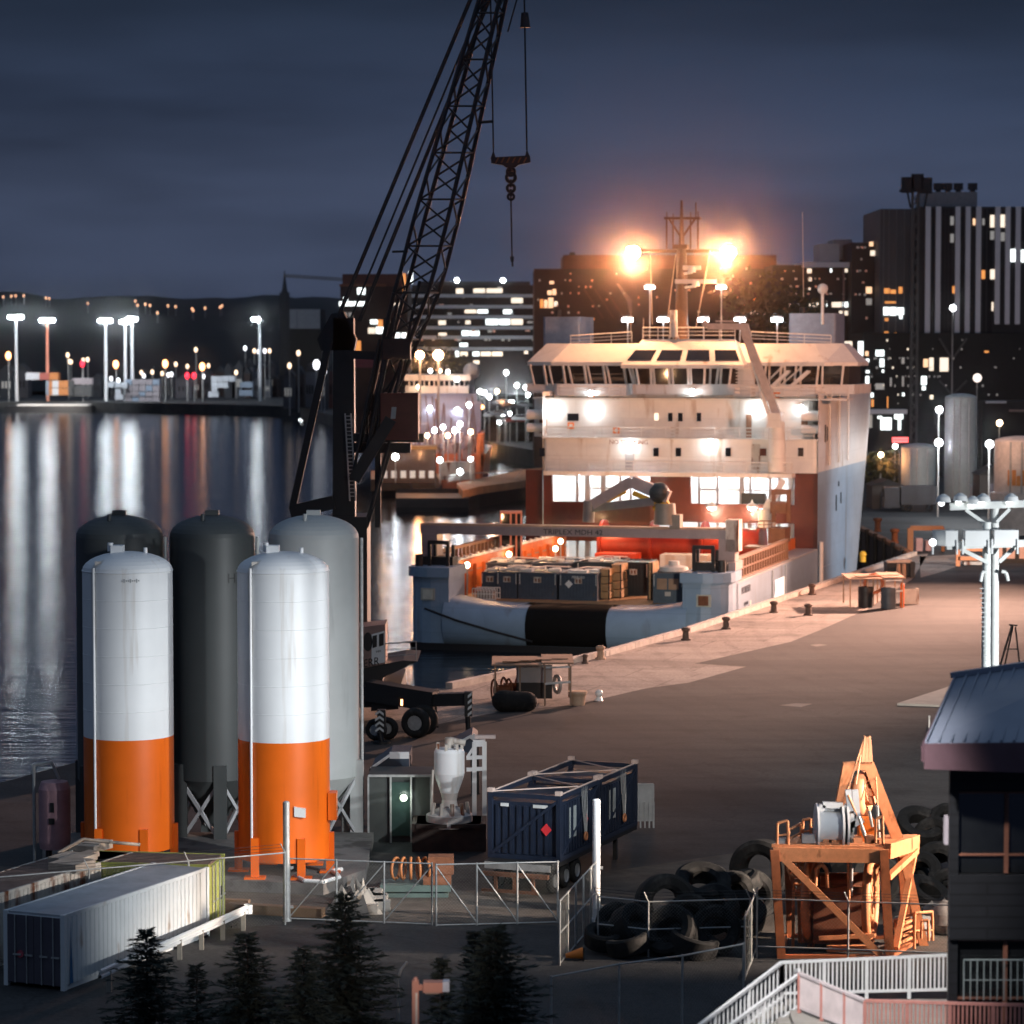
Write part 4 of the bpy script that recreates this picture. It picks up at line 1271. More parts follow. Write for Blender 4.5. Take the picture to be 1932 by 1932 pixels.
MB().ext([c(703, 1200, QD - 0.05), c(711, 1198, QD - 0.05), c(711, 1220, QD - 0.05), c(703, 1223, QD - 0.05)], (0, 0.018, 0)).ext([c(715, 1197, QD - 0.05), c(724, 1194, QD - 0.05), c(724, 1217, QD - 0.05), c(715, 1220, QD - 0.05)], (0, 0.018, 0)).build('emblem', black, cw, True)
sc = QD / F
MB().text('LIEBHERR', 15 * sc * 1.45, lambda x, y, z: tuple(c(678, 1261, QD - 0.04) + Vector((x * 0.82, -z, y + x * 0.16))), 0.008).build('lettering', black, cw, True)
MB().text('HM', 4.5 * sc * 1.4, lambda x, y, z: tuple(c(714, 1231, QD - 0.04) + Vector((x, -z, y + x * 0.1))), 0.008).build('small_lettering', black, cw, True)
rail(MB(), [c(727, 1250, QD + 0.3), c(785, 1246, QD + 0.3)], 1.1, 1.3, 0.03).build('deck_railing', steel_p, crane, True)
# undercarriage: chassis, wheels, two outriggers in view with hazard stripes
m = MB().bx(-15, -6.4, 162, 171, 1.2, 2.4).bx(-13, -7.5, 164, 170, 2.4, 3.2)
m.build('chassis', crane_b, crane, True)
m = MB().bar(c(695, 1302, 161), c(820, 1322, 160), 1.3, 1.1).bar(c(815, 1320, 160), c(888, 1318, 159.5), 0.8, 0.7)
m.ext([c(700, 1296, 161), c(752, 1302, 160.6), c(752, 1338, 160.6), c(700, 1342, 161)], (0, 1.5, 0))
m.build('outrigger_beam', crane_b, crane, True)
stripes = mat('white_stripe_paint', (0.7, 0.72, 0.7), 0.5)
for x0, x1, y0, y1, yf, d in ((875, 890, 1306, 1352, 1390, 158.8), (708, 724, 1340, 1382, 1408, 155.5)):
    jk = MB().bx(c(x0, 0, d).x, c(x1, 0, d).x, d, d + 0.6, c(0, y1, d).z, c(0, y0, d).z)
    jk.tube(c((x0 + x1) / 2, y1, d + 0.3), Vector((c((x0 + x1) / 2, 0, d).x, d + 0.3, 0.05)), 0.16, n=10).tube(Vector((c((x0 + x1) / 2, 0, d).x, d + 0.3, 0.0)), Vector((c((x0 + x1) / 2, 0, d).x, d + 0.3, 0.12)), 0.5, n=14)
    j = jk.build('outrigger_jack', crane_b, crane, True)
    st = MB()
    n = 4
    for i in range(n):
        yy = y0 + (y1 - y0) * i / n
        hh = (y1 - y0) / n
        xm = (x0 + x1) / 2
        if x0 < 800:
            st.ext([c(x0, yy + hh * 0.55, d - 0.02), c(xm, yy, d - 0.02), c(x1, yy + hh * 0.55, d - 0.02), c(x1, yy + hh, d - 0.02), c(xm, yy + hh * 0.45, d - 0.02), c(x0, yy + hh, d - 0.02)], (0, 0.018, 0))
        else:
            st.ext([c(xm, yy + hh * 0.55, d - 0.02), c(x1, yy, d - 0.02), c(x1, yy + hh * 0.5, d - 0.02), c(xm, yy + hh, d - 0.02)], (0, 0.018, 0))
    st.build('hazard_stripes', stripes, j, True)
for x, y, d, r in ((706, 1392, 156.8, 0.62), (728, 1392, 157.4, 0.62), (782, 1375, 158, 0.85), (797, 1372, 159.2, 0.85)):
    p = Vector((c(x, 0, d).x, d, r))
    wv = MB().torus(p, r * 0.72, r * 0.30, (0.35, 1, 0), sq=1.3).build('wheel', rubber, crane, True)
    MB().tube(p - Vector((0.07, 0.2, 0)), p + Vector((0.07, 0.2, 0)), r * 0.5, n=12).build('rim', steel_p, wv, True)
m = MB()
for x in (775, 800, 812, 822):
    m.tube(c(x, 1330, 160), c(x + 4, 1372, 159), 0.06, n=5)
m.build('hoses', cable_m, crane, True)
MB().box(c(761, 1325, 159.9), (0.3, 0.2, 0.35)).build('marker_lamp', b_amber, crane, True)
# lifting yoke hanging from the boom
yk = thing('lifting_yoke', 'dark lifting beam with chain hanging from the crane ropes in the sky', 'lifting beam', c(963, 311))
YD = CD + 0.2
m = MB().ext([c(926, 297, YD), c(1000, 293, YD), c(1001, 306, YD), c(978, 311, YD), c(972, 316, YD), c(955, 316, YD), c(948, 311, YD), c(927, 308, YD)], (0, 0.5, 0))
m.ext([c(925, 300, YD + 0.1), c(931, 283, YD + 0.1), c(936, 300, YD + 0.1)], (0, 0.3, 0)).ext([c(990, 297, YD + 0.1), c(994, 281, YD + 0.1), c(1000, 297, YD + 0.1)], (0, 0.3, 0))
m.build('beam', crane_b, yk, True)
st = MB()
for i in range(6):
    x = 934 + i * 10.5
    st.ext([c(x, 307, YD - 0.02), c(x + 5, 297, YD - 0.02), c(x + 8, 297, YD - 0.02), c(x + 3, 307, YD - 0.02)], (0, 0.015, 0))
st.build('hazard_stripes', mat('dull_amber_paint', (0.20, 0.09, 0.03), 0.6), yk, True)
m = MB().tube(c(931, 285, YD + 0.25), c(924, -80, YD + 0.25), 0.05, n=5).tube(c(994, 283, YD + 0.25), c(988, -80, YD + 0.25), 0.055, n=5)
m.tube(c(991, 52, YD + 0.25), c(990, 24, YD + 0.25), 0.32, 0.22, n=10)
m.build('ropes', cable_m, yk, True)
m = MB()
for i, (y, r, ax) in enumerate(((324, 0.36, 0), (335, 0.42, 0), (346, 0.30, 1), (355, 0.36, 0), (364, 0.30, 1), (371, 0.30, 0))):
    m.torus(c(964, y, YD + 0.2), r * 0.62, r * 0.28, (0, 1, 0.0) if not ax else (1, 0, 0), n=12, m=6)
m.tube(c(963, 316, YD + 0.2), c(964, 324, YD + 0.2), 0.2, n=8)
m.build('chain', crane_b, yk, True)
m = MB().tube(c(964, 372, YD + 0.2), c(966, 486, YD + 0.2), 0.05, n=5).tube(c(966, 484, YD + 0.2), c(966.5, 494, YD + 0.2), 0.14, 0.09, n=8).tube(c(966.5, 494, YD + 0.2), c(967, 503, YD + 0.2), 0.06, n=6)
m.build('tail_rope', cable_m, yk, True)

# ================================================================== SILOS
def silo_front(px0, px1, ytop, yfoot, yband, label):
    f = gp((px0 + px1) / 2, yfoot, 0.45)
    s_ = F / f.y
    r = (px1 - px0) / 2 / s_ * 0.985
    cen = Vector((f.x, f.y + r, 0.45))
    dpt = cen.y
    zb = dp(0, yband, dpt - r).z - 0.45
    zt = dp(0, ytop, dpt).z - 0.45
    zs = dp(0, yfoot - 30, dpt - r).z - 0.45
    hd = r * 0.42
    zc = zt - hd
    t = thing('silo', label, 'silo', cen, 0, 'white and orange silos')
    MB().lathe([(r * 0.2, zs), (r, zs), (r, zb - 0.002)], n=48).build('orange_band', orange, t)
    sh = MB().lathe([(r, zb), (r, zc)], n=48)
    sh.dome(r, zc, hd, n=48, k=8).build('shell', white_si, t)
    m = MB().torus((0, 0, zc), r, 0.03, (0, 0, 1), n=48, m=6)
    for k in range(1, 6):
        m.torus((0, 0, zb + (zc - zb) * k / 6), r + 0.002, 0.012, (0, 0, 1), n=48, m=4)
    m.build('weld_seams', white_si, t)
    m = MB()
    for k in range(6):
        a = PI / 2 + 0.45 + k * PI / 3
        x, y = (r + 0.02) * math.cos(a), (r + 0.02) * math.sin(a)
        m.bx(x - 0.16, x + 0.16, y - 0.12, y + 0.12, 0.0, zs + 1.0)
        m.bx(x - 0.42, x + 0.42, y - 0.3, y + 0.3, 0.0, 0.08)
    m.build('legs', orange, t)
    m = MB().bx(-0.65, -0.15, -0.3, 0.3, zt - 0.35, zt + 0.25).tube((-0.7, 0, zt), (-0.7, 0, zt + 0.35), 0.12).tube((0.75, 0, zt - 0.3), (0.75, 0, zt + 0.15), 0.08).bx(-r * 0.62, -r * 0.5, -r * 0.7, -r * 0.55, zc, zc + 0.45)
    m.build('roof_vent', white_si, t)
    a = R(232)
    x, y = (r + 0.07) * math.cos(a), (r + 0.07) * math.sin(a)
    MB().tube((x, y, 1.0), (x, y, zc + 0.2), 0.055, n=8).build('fill_pipe', white_si, t)
    return t, r, zb, zc
s1_, r1, zb1, zc1 = silo_front(145.5, 321, 1040, 1642, 1398, 'left white silo with an orange lower band')
m = MB()
for i in range(9):
    a = 0.02 + i * 0.045
    x, y = (r1 + 0.01) * math.sin(a), -(r1 + 0.01) * math.cos(a)
    m.box((x, y, zc1 - 0.30), (0.05, 0.03, 0.06 + 0.10 * (i % 3 == 1)))
m.build('stencil_marks', mat('faded_grey_lettering', (0.5, 0.5, 0.5), 0.6), s1_)
s2_, r2_, zb2, zc2 = silo_front(440, 619.5, 1040, 1660, 1403, 'right white silo with an orange lower band and a small white notice')
MB().ext([(0.55, -r2_ - 0.0, zb2 - 2.55), (1.0, -r2_ - 0.0, zb2 - 2.65), (1.0, -r2_ - 0.0, zb2 - 3.0), (0.55, -r2_ - 0.0, zb2 - 2.95)], (0, 0.35, 0)).build('notice', white_c, s2_)
MB().bx(r2_ - 0.05, r2_ + 0.3, -0.6, 0.2, 2.2, 3.3).build('valve_box', orange, s2_)
def silo_back(px0, px1, ytop, label, d, m_=grey_si):
    x = dp((px0 + px1) / 2, 1200, d).x
    r = (px1 - px0) / 2 / F * d
    t = thing('hopper_silo', label, 'silo', (x, d, 0.0), 0, 'grey hopper silos behind')
    zt = dp(0, ytop, d).z
    zc, zk = zt - r * 0.5, 2.95
    sh = MB().lathe([(0.3, 0.7), (r, zk), (r, zc)], n=44)
    sh.dome(r, zc, r * 0.5, n=44, k=8).build('shell', m_, t)
    m = MB()
    for k in range(6):
        a = R(-15) + k * PI / 3
        x_, y_ = r * 0.98 * math.cos(a), r * 0.98 * math.sin(a)
        m.bx(x_ - 0.28, x_ + 0.28, y_ - 0.16, y_ + 0.16, 0.0, zk + 0.7)
    m.build('legs', m_, t)
    m = MB()
    q = [(r * 0.98 * math.cos(R(-15) + k * PI / 3), r * 0.98 * math.sin(R(-15) + k * PI / 3)) for k in range(6)]
    for k in range(6):
        a, b = q[k], q[(k + 1) % 6]
        m.bar((*a, 0.3), (*b, zk), 0.14).bar((*b, 0.3), (*a, zk), 0.14)
    m.build('braces', grey_p, t)
    m = MB().tube((-0.3, -r * 0.55, zt - 0.4), (-0.3, -r * 0.55, zt + 0.1), 0.09).bx(-0.3, 0.3, -0.2, 0.2, zt - 0.1, zt + 0.2)
    m.build('roof_vent', m_, t)
    MB().tube((r + 0.14, -0.4, 0.3), (r + 0.14, -0.4, zc), 0.07, n=8).build('fill_pipe', steel_p, t)
    return t, r
grey_shade = mat('shaded_grey_silo_paint', (0.055, 0.06, 0.06), 0.5, var=0.08, scale=0.6)  # darker copy of the silo grey, standing in for shade
silo_back(145, 309, 971, 'shade-darkened grey hopper silo behind the left white silo', 124, grey_shade)
t, rr = silo_back(321, 482, 971, 'shade-darkened grey hopper silo between the two white silos', 124.5, grey_shade)
MB().text('HA', 0.6, lambda x, y, z: tuple(Vector(((rr + 0.02 + z) * math.sin((x + 1.25) / rr), -(rr + 0.02 + z) * math.cos((x + 1.25) / rr), 11.6 + y))), 0.006).build('lettering', black, t)
silo_back(507, 678, 971, 'pale grey hopper silo with braced legs behind the right white silo', 125)

# ================================================================== SHIPPING CONTAINERS AT THE LEFT
def container(name_label, near, far, width, h, m_, roof_m, end_m, cat='container', rib=0.28, group=None, parts=True):
    """near, far: ground points of the long side facing us; width to the left of it"""
    d = (far - near)
    L = d.length
    rz = math.atan2(d.y, d.x) - PI / 2
    t = thing('shipping_container', name_label, cat, near, rz, group)
    W_ = width
    c_ = MB().bx(-W_ + 0.05, -0.05, 0.06, L - 0.06, 0.16, h - 0.1)
    n = int((L - 0.5) / rib)
    for i in range(n):
        y = 0.3 + i * rib
        for x0, x1 in ((-0.06, -0.012), (-W_ + 0.012, -W_ + 0.06)):
            c_.add([(x0 if x1 < -1 else x1, y, 0.18), (x0 if x1 < -1 else x1, y + rib * 0.42, 0.18), (x0 if x1 < -1 else x1, y + rib * 0.42, h - 0.12), (x0 if x1 < -1 else x1, y, h - 0.12),
                    (x1 if x1 < -1 else x0, y - rib * 0.14, 0.18), (x1 if x1 < -1 else x0, y + rib * 0.56, 0.18), (x1 if x1 < -1 else x0, y + rib * 0.56, h - 0.12), (x1 if x1 < -1 else x0, y - rib * 0.14, h - 0.12)],
                   [(0, 1, 2, 3), (0, 3, 7, 4), (1, 5, 6, 2), (2, 6, 7, 3), (1, 0, 4, 5)])
    c_.build('side_wall', m_, t)
    f = MB()
    for x in (-W_, -0.16):
        for y in (0, L - 0.16):
            f.bx(x, x + 0.16, y, y + 0.16, 0, h)
        f.bx(x + 0.002, x + 0.10, 0.16, L - 0.16, 0.0, 0.16).bx(x + 0.03, x + 0.128, 0.16, L - 0.16, h - 0.1, h)
    f.build('frame', m_, t)
    MB().bx(-W_ + 0.1, -0.1, 0.1, L - 0.1, h - 0.1, h - 0.02).build('roof', roof_m, t)
    for x0, x1 in ((-W_ + 0.17, -W_ / 2 - 0.01), (-W_ / 2 + 0.01, -0.17)):
        dm = MB().bx(x0, x1, 0.0, 0.06, 0.16, h - 0.12)
        dr = dm.build('door', end_m, t)
        b = MB()
        for k in (0.3, 0.75):
            x = x0 + (x1 - x0) * k
            b.tube((x, -0.03, 0.15), (x, -0.03, h - 0.1), 0.025, n=6).bx(x - 0.06, x + 0.25, -0.07, -0.04, 1.1, 1.16)
        b.build('lock_rod', steel_p, dr)
    return t, L
A_ = gp(122, 1871)
B_ = gp(395.5, 1767)
t, L = container('long white corrugated shipping container behind the guard rail', A_, B_, 2.44, 2.6, cont_w, mat('grey_container_roof', (0.36, 0.38, 0.41), 0.6, var=0.2, scale=1.0), cont_end)
MB().ext([(0.012, 0.3, 0.2), (0.012, 0.52, 0.2), (0.012, 0.42, 1.5), (0.012, 0.40, 2.3)], (0.006, 0, 0)).build('blue_stripe', mat('blue_stripe_paint', (0.05, 0.16, 0.32), 0.5), t)
MB().lathe([(0.001, 0), (0.13, 0.0), (0.13, 0.03)], (0, 0, 0), 14).build('reflector', mat('pink_reflector', (0.6, 0.12, 0.16), 0.4), t)
kk = [o for o in kids(t) if o.name.startswith('reflector')][0]
kk.rotation_euler = (PI / 2, 0, 0)
kk.location = (-1.75, -0.01, 1.15)
m = MB()
for y in (2.2, 4.3, 7.3, 9.4, 11.5):
    m.bx(-0.02, 0.02, y, y + 0.4, 0.02, 0.1)
m.build('fork_pocket', black, t)
P0 = gp(30, 1733, 1.0) + Vector((-1.5, 3.5, -1.0))
d_ = (B_ - A_).normalized()
t, L = container('rust streaked container with a littered brown roof behind the white one', Vector((A_.x - 3.6, A_.y + 2.2, 0)), Vector((A_.x - 3.6, A_.y + 2.2, 0)) + d_ * 10.8, 2.44, 2.6, rust_w, rust_roof, cont_end)
m = MB()
for i in range(7):
    m.box((-0.4 - rnd.random() * 1.7, 6.5 + rnd.random() * 5, 2.68), (0.4 + rnd.random() * 0.8, 0.6 + rnd.random(), 0.14 + rnd.random() * 0.2))
m.path([Vector((-2.2, 9, 2.7)), Vector((-1.6, 9.8, 3.15)), Vector((-0.8, 10.4, 3.0)), Vector((-0.2, 11.6, 2.75))], 0.07)
m.build('roof_debris', mat('pale_debris', (0.4, 0.33, 0.27), 0.9, var=0.3), t)
g0_ = gp(412, 1764) + Vector((0, 2.5, 0))
t, L = container('yellow green container end showing behind the white container', g0_, g0_ + Vector((-6, 0.9, 0)).normalized() * 6.06, 2.44, 2.6, lime, rust_roof, lime)
m = MB().bx(-0.9, -0.65, -0.05, 0.02, 1.0, 1.5).build('opening', black, t)

# guard rail in front of the white container
gr = thing('guard_rail', 'white corrugated steel guard rail running up beside the white container', 'guard rail', gp(352, 1830))
ga, gb = gp(345 * 0 + 188, 1848), gp(466, 1748)
ra, rb_ = gp(190, 1838, 0.75), gp(466, 1716, 0.75)
m = MB()
u = (rb_ - ra).normalized()
sd = Vector((u.y, -u.x, 0))
prof_ = [(0.0, -0.17), (0.06, -0.13), (0.06, -0.06), (0.0, -0.02), (0.0, 0.02), (0.06, 0.06), (0.06, 0.13), (0.0, 0.17)]
rings = []
for e in (ra, rb_):
    rings.append([e + sd * x + Vector((0, 0, z)) for x, z in prof_] + [e + sd * (x - 0.02) + Vector((0, 0, z)) for x, z in prof_[::-1]])
m.loft(rings).ext(rings[0], u * -0.01)
m.lathe([(0.16, -0.17), (0.16, 0.17)], rb_ + u * 0.1, 14)
m.build('rail_beam', cont_w, gr, True)
for i in range(7):
    p = ra.lerp(rb_, 0.05 + 0.92 * i / 6)
    MB().bx(p.x - 0.08, p.x + 0.08, p.y - 0.02, p.y + 0.14, 0.0, 0.72).build('post', mat('grey_timber', (0.28, 0.26, 0.22), 0.8), gr, True)
# small pink gas bottle and clutter at the far left
t = thing('gas_tank', 'dusty pink upright tank standing left of the silos', 'tank', gp(104, 1640))
s_ = F / gp(104, 1640).y
MB().lathe([(0.001, 0.9), (0.62, 0.9), (0.66, 1.2), (0.66, 3.4), (0.55, 3.7), (0.001, 3.8)], n=24).build('shell', mat('dusty_pink_paint', (0.42, 0.24, 0.26), 0.5), t)
MB().bx(-0.14, 0.1, -0.69, -0.6, 2.0, 2.25).bx(-0.08, 0.08, -0.69, -0.6, 2.5, 2.9).build('label_plate', black, t)
MB().path([Vector((-0.85, 0, 0)), Vector((-0.85, 0, 4.4)), Vector((-0.1, 0, 4.5)), Vector((0.2, 0, 3.8))], 0.07).build('pipe', steel_p, t)
m = MB()
for a in range(3):
    m.bar((0.5 * math.cos(a * 2.1), 0.5 * math.sin(a * 2.1), 0), (0.5 * math.cos(a * 2.1), 0.5 * math.sin(a * 2.1), 1.0), 0.12)
m.build('legs', black, t)

# hoses and white bent pipe on the slab
t = thing('white_hose', 'white hose lying in a loop on the silo slab', 'hose', gp(580, 1660, 0.45))
m = MB().path([gp(x, y, 0.52) for x, y in ((556, 1652), (575, 1662), (610, 1664), (640, 1655), (634, 1648), (626, 1643), (645, 1640))], 0.09, 8)
m.build('hose', white_c, t, True)
t = thing('concrete_blocks', 'heap of pale broken concrete blocks at the end of the silo slab', 'rubble', gp(680, 1735))
m = MB()
for i in range(16):
    p = gp(640 + rnd.random() * 62, 1690 + rnd.random() * 38)
    q = [p + Vector((rnd.uniform(-0.7, 0.7), rnd.uniform(-0.6, 0.6), 0.0)) for _ in range(3)] + [p + Vector((rnd.uniform(-0.2, 0.2), 0, 0.5 + rnd.random() * 0.7))]
    m.add(q, [(0, 1, 2), (0, 3, 1), (1, 3, 2), (2, 3, 0)])
    m.box(p + Vector((0.4, 0.4, 0.2)), (0.5 + rnd.random() * 0.5, 0.5, 0.4))
m.build('blocks', conc, t, True)
t = thing('timber_baulk', 'long brown timber baulk lying in front of the silo slab', 'timber', gp(500, 1715))
MB().bar(gp(430, 1712, 0.2), gp(610, 1722, 0.2), 0.45, 0.35).bar(gp(385, 1702, 0.15), gp(470, 1705, 0.15), 0.35, 0.3).build('baulk', mat('brown_timber', (0.20, 0.12, 0.07), 0.8), t, True)

# ================================================================== BLUE FRAMED CONTAINERS ON A TRAILER
FA = gp(1060, 1690)                 # ground under the near right corner
n1, n2 = 1.35, 1.35
zlo, zhi = 1.35, 3.95
near_r = gp(1057, 1627, zlo)
near_l = gp(897, 1620, zlo)
dirw = (near_r - near_l)
far_r = gp(1203, 1556, zlo)
def framed(o, ln, w, rz, label):
    t = thing('framed_container', label, 'container', o, rz, 'navy framed containers on the trailer')
    h = 2.65
    b = MB().bx(-w + 0.12, -0.12, 0.15, ln - 0.15, 0.12, h - 0.35)
    for i in range(int((w - 0.5) / 0.3)):
        x = -w + 0.3 + i * 0.3
        b.bx(x, x + 0.14, 0.09, 0.16, 0.2, h - 0.5)
    for i in range(int((ln - 0.6) / 0.32)):
        y = 0.4 + i * 0.32
        b.bx(-0.13, -0.07, y, y + 0.15, 0.2, h - 0.45)
    b.build('body', blue_d, t)
    f = MB()
    for x in (-w, -0.18):
        for y in (0, ln - 0.18):
            f.bx(x, x + 0.18, y, y + 0.18, 0, h)
    for z in (0, h - 0.18):
        for x in (-w + 0.003, -0.177):
            f.bx(x, x + 0.174, 0.18, ln - 0.18, z, z + 0.177)
        for y in (0.003, ln - 0.177):
            f.bx(-w + 0.18, -0.18, y, y + 0.174, z, z + 0.177)
    f.bar((-w + 0.1, 0.06, 0.15), (-0.1, 0.06, h - 0.2), 0.12).bar((-0.06, 0.15, 0.15), (-0.06, ln - 0.15, h - 0.2), 0.1)
    f.build('frame', blue_d, t)
    e = MB()
    for x in (-w + 0.03, -0.15):
        e.bar((x + 0.06, 0.1, h + 0.02), (x + 0.06, ln - 0.1, h + 0.02), 0.05, 0.04)
    e.bar((-w + 0.1, 0.1, h + 0.02), (-0.1, ln * 0.5, h + 0.05), 0.04).bar((-w + 0.1, ln - 0.1, h + 0.02), (-0.1, ln * 0.5, h + 0.05), 0.04)
    for x in (-w + 0.1, -0.1):
        for y in (0.1, ln - 0.1):
            e.box((x, y, h + 0.08), (0.24, 0.24, 0.16))
    e.build('roof_edge_trim', mat('tan_pink_trim', (0.55, 0.42, 0.36), 0.6), t)
    for i, y in enumerate((ln * 0.26, ln * 0.36)):
        MB().bx(-0.068, -0.04, y, y + (0.10 if i == 0 else 0.28), 0.75, 2.0).build('window_strip', mat('grey_window_strip', (0.34, 0.38, 0.38), 0.3), t)
    m = MB()
    y0 = ln * 0.60
    for k in (-0.3, -0.1, 0.1, 0.3):
        pts = [Vector((-0.02, y0 + k, h)), Vector((0.03, y0 + k * 0.8, 1.6)), Vector((0.04, y0 + k * 0.35 + 0.05, 0.7))]
        m.path(pts, 0.022, 5)
    m.build('sling_chain', steel, t)
    MB().torus((0.06, y0, 0.6), 0.15, 0.05, (1, 0, 0), n=14, m=6).build('shackle', mat('worn_orange_shackle', (0.5, 0.2, 0.09), 0.5), t)
    MB().bx(-w * 0.83, -w * 0.72, 0.05, 0.08, h - 0.55, h - 0.42).bx(-w * 0.38, -w * 0.18, 0.05, 0.08, h - 0.55, h - 0.42).build('name_plate', mat('pale_plate', (0.6, 0.6, 0.58), 0.5), t)
    return t
axis = (far_r - near_r)
rzf = math.atan2(axis.y, axis.x) - PI / 2
LN = axis.length
wd = 3.1
ax = axis.normalized()
t = framed(near_r, LN * 0.495, wd, rzf, 'nearer navy framed container with a red diamond placard on its end')
MB().ext([(-0.85, 0.05, 1.25), (-0.62, 0.05, 1.0), (-0.39, 0.05, 1.25), (-0.62, 0.05, 1.5)], (0, 0.03, 0)).build('hazard_placard', red_s, t)
MB().ext([(-0.02, LN * 0.3, 1.25), (-0.02, LN * 0.3 + 0.2, 1.02), (-0.02, LN * 0.3 + 0.4, 1.25), (-0.02, LN * 0.3 + 0.2, 1.48)], (0.03, 0, 0)).build('hazard_placard', red_s, t)
t = framed(near_r + ax * LN * 0.505, LN * 0.495, wd, rzf, 'farther navy framed container at the front of the trailer')
tr = thing('flatbed_trailer', 'low flatbed trailer with rusty tail bar under the navy containers', 'trailer', Vector((near_r.x, near_r.y, 0)), rzf)
MB().bx(-wd + 0.1, -0.1, -0.7, LN + 0.2, 1.12, 1.345).bx(-wd + 0.7, -wd + 0.9, -0.6, LN, 0.8, 1.12).bx(-0.9, -0.7, -0.6, LN, 0.8, 1.12).build('bed', black, tr)
MB().bx(-wd + 0.15, -0.15, -0.74, -0.66, 1.05, 1.32).build('tail_board', mat('dusty_grey_board', (0.32, 0.30, 0.28), 0.8, var=0.3), tr)
m = MB().bx(-wd + 0.1, -0.2, -0.9, -0.72, 0.78, 0.95).bx(-wd + 0.1, -0.6, -0.95, -0.8, 0.15, 0.27)
for x in (-wd + 0.6, -wd + 1.4, -0.9):
    m.bx(x, x + 0.12, -0.86, -0.76, 0.2, 0.9)
m.build('tail_bar', rusty, tr)
for y in (0.35, 1.6, 2.9):
    for x in (-0.45, -wd + 0.35):
        wv = MB().torus((x, y, 0.52), 0.37, 0.15, (1, 0, 0), sq=1.0).build('wheel', rubber, tr)
        MB().lathe([(0.001, 0.10), (0.2, 0.10), (0.27, 0.14), (0.27, -0.1), (0.001, -0.1)], n=16).build('rim', steel, wv)
        rm = kids(wv)[0]
        rm.rotation_euler = (0, PI / 2, 0)
        rm.location = (x, y, 0.52)
m = MB()
for x in (-0.6, -wd + 0.6):
    m.bar((x, LN - 1.2, 0), (x, LN - 1.2, 1.1), 0.16)
m.build('landing_leg', black, tr)
# crate-like grey rack standing behind the containers
t = thing('steel_rack', 'small grey slatted steel rack behind the far end of the trailer', 'rack', gp(1220, 1560))
o_ = gp(1207, 1562)
m = MB().bx(o_.x - 0.4, o_.x + 0.6, o_.y, o_.y + 0.08, 0.3, 2.0)
for i in range(6):
    m.bx(o_.x - 0.4 + i * 0.2, o_.x - 0.33 + i * 0.2, o_.y - 0.05, o_.y, 0.0, 1.2)
m.bar(o_ + Vector((0.62, 0, 0)), o_ + Vector((0.62, 0, 2.0)), 0.07).bar(o_ + Vector((-0.4, 0, 2.0)), o_ + Vector((0.62, 0, 2.0)), 0.08)
m.build('slats', mat('pale_rack_paint', (0.33, 0.35, 0.36), 0.5), t, True)

# white blender hopper on its skid, dark truck below
hp_ = gp(848, 1600)
HDp = hp_.y
t = thing('cement_hopper', 'small white cement hopper with a narrowed cone on a white tub', 'hopper', (hp_.x, HDp, 0))
def hz(py, d=HDp):
    return dp(0, py, d).z
hs = F / HDp
prf = [(0.001, hz(1560)), (44 / hs, hz(1558)), (44 / hs, hz(1536)), (16 / hs, hz(1522)), (14 / hs, hz(1508)), (17 / hs, hz(1495)), (26 / hs, hz(1470)), (29 / hs, hz(1458)), (29 / hs, hz(1418)), (26 / hs, hz(1412)), (0.001, hz(1410))]
MB().lathe(prf[5:], n=32).build('hopper_shell', white_si, t)
MB().lathe(prf[:6], n=32).build('base_tub', mat('cream_paint', (0.55, 0.50, 0.46), 0.5), t)
m = MB()
for i in range(7):
    a = 2 * PI * i / 7
    m.box((24 / hs * math.cos(a), 24 / hs * math.sin(a), hz(1408)), (0.13, 0.13, 0.28))
m.tube((0, 0, hz(1412)), (0, 0, hz(1392)), 0.2, n=10).tube((0, 0, hz(1396)), (0.7, 0, hz(1402)), 0.14, n=8)
m.build('top_fittings', rust_w, t)
m = MB()
for i in range(5):
    a = -2.6 + i * 0.6
    m.tube((38 / hs * math.cos(a), 38 / hs * math.sin(a), hz(1540)), (34 / hs * math.cos(a), 34 / hs * math.sin(a), hz(1512)), 0.09, n=6)
m.tube((-34 / hs, -0.4, hz(1525)), (-31 / hs, -0.4, hz(1450)), 0.05)
m.build('pipes', rust_w, t)
MB().bx(-70 / hs, 70 / hs, -0.9, 1.4, 0, 1.2).bx(-62 / hs, 60 / hs, -1.0, 1.3, 1.2, hz(1556)).build('skid', mat('dark_rusty_skid', (0.045, 0.028, 0.022), 0.7, var=0.4), t)
# white ladder frame beside it
t = thing('ladder_frame', 'white steel frame with a tee shaped top standing behind the hopper', 'frame', gp(908, 1590))
d_ = gp(908, 1590).y + 1.0
m = MB()
for x in (895, 914):
    m.bar(dp(x, 1400, d_), Vector((dp(x, 1400, d_).x, d_, 0)), 0.2)
for y in (1430, 1452):
    m.bar(dp(880, y, d_), dp(914, y - 2, d_), 0.16)
m.bar(dp(882, 1428, d_), dp(895, 1408, d_), 0.12).bar(dp(893, 1402, d_), dp(916, 1401, d_), 0.3)
m.build('frame_posts', white_si, t, True)
MB().bar(dp(896, 1390, d_), dp(935, 1390, d_), 0.28, 0.14).build('top_bar', mat('pinkish_white_paint', (0.62, 0.5, 0.46), 0.5), t, True)
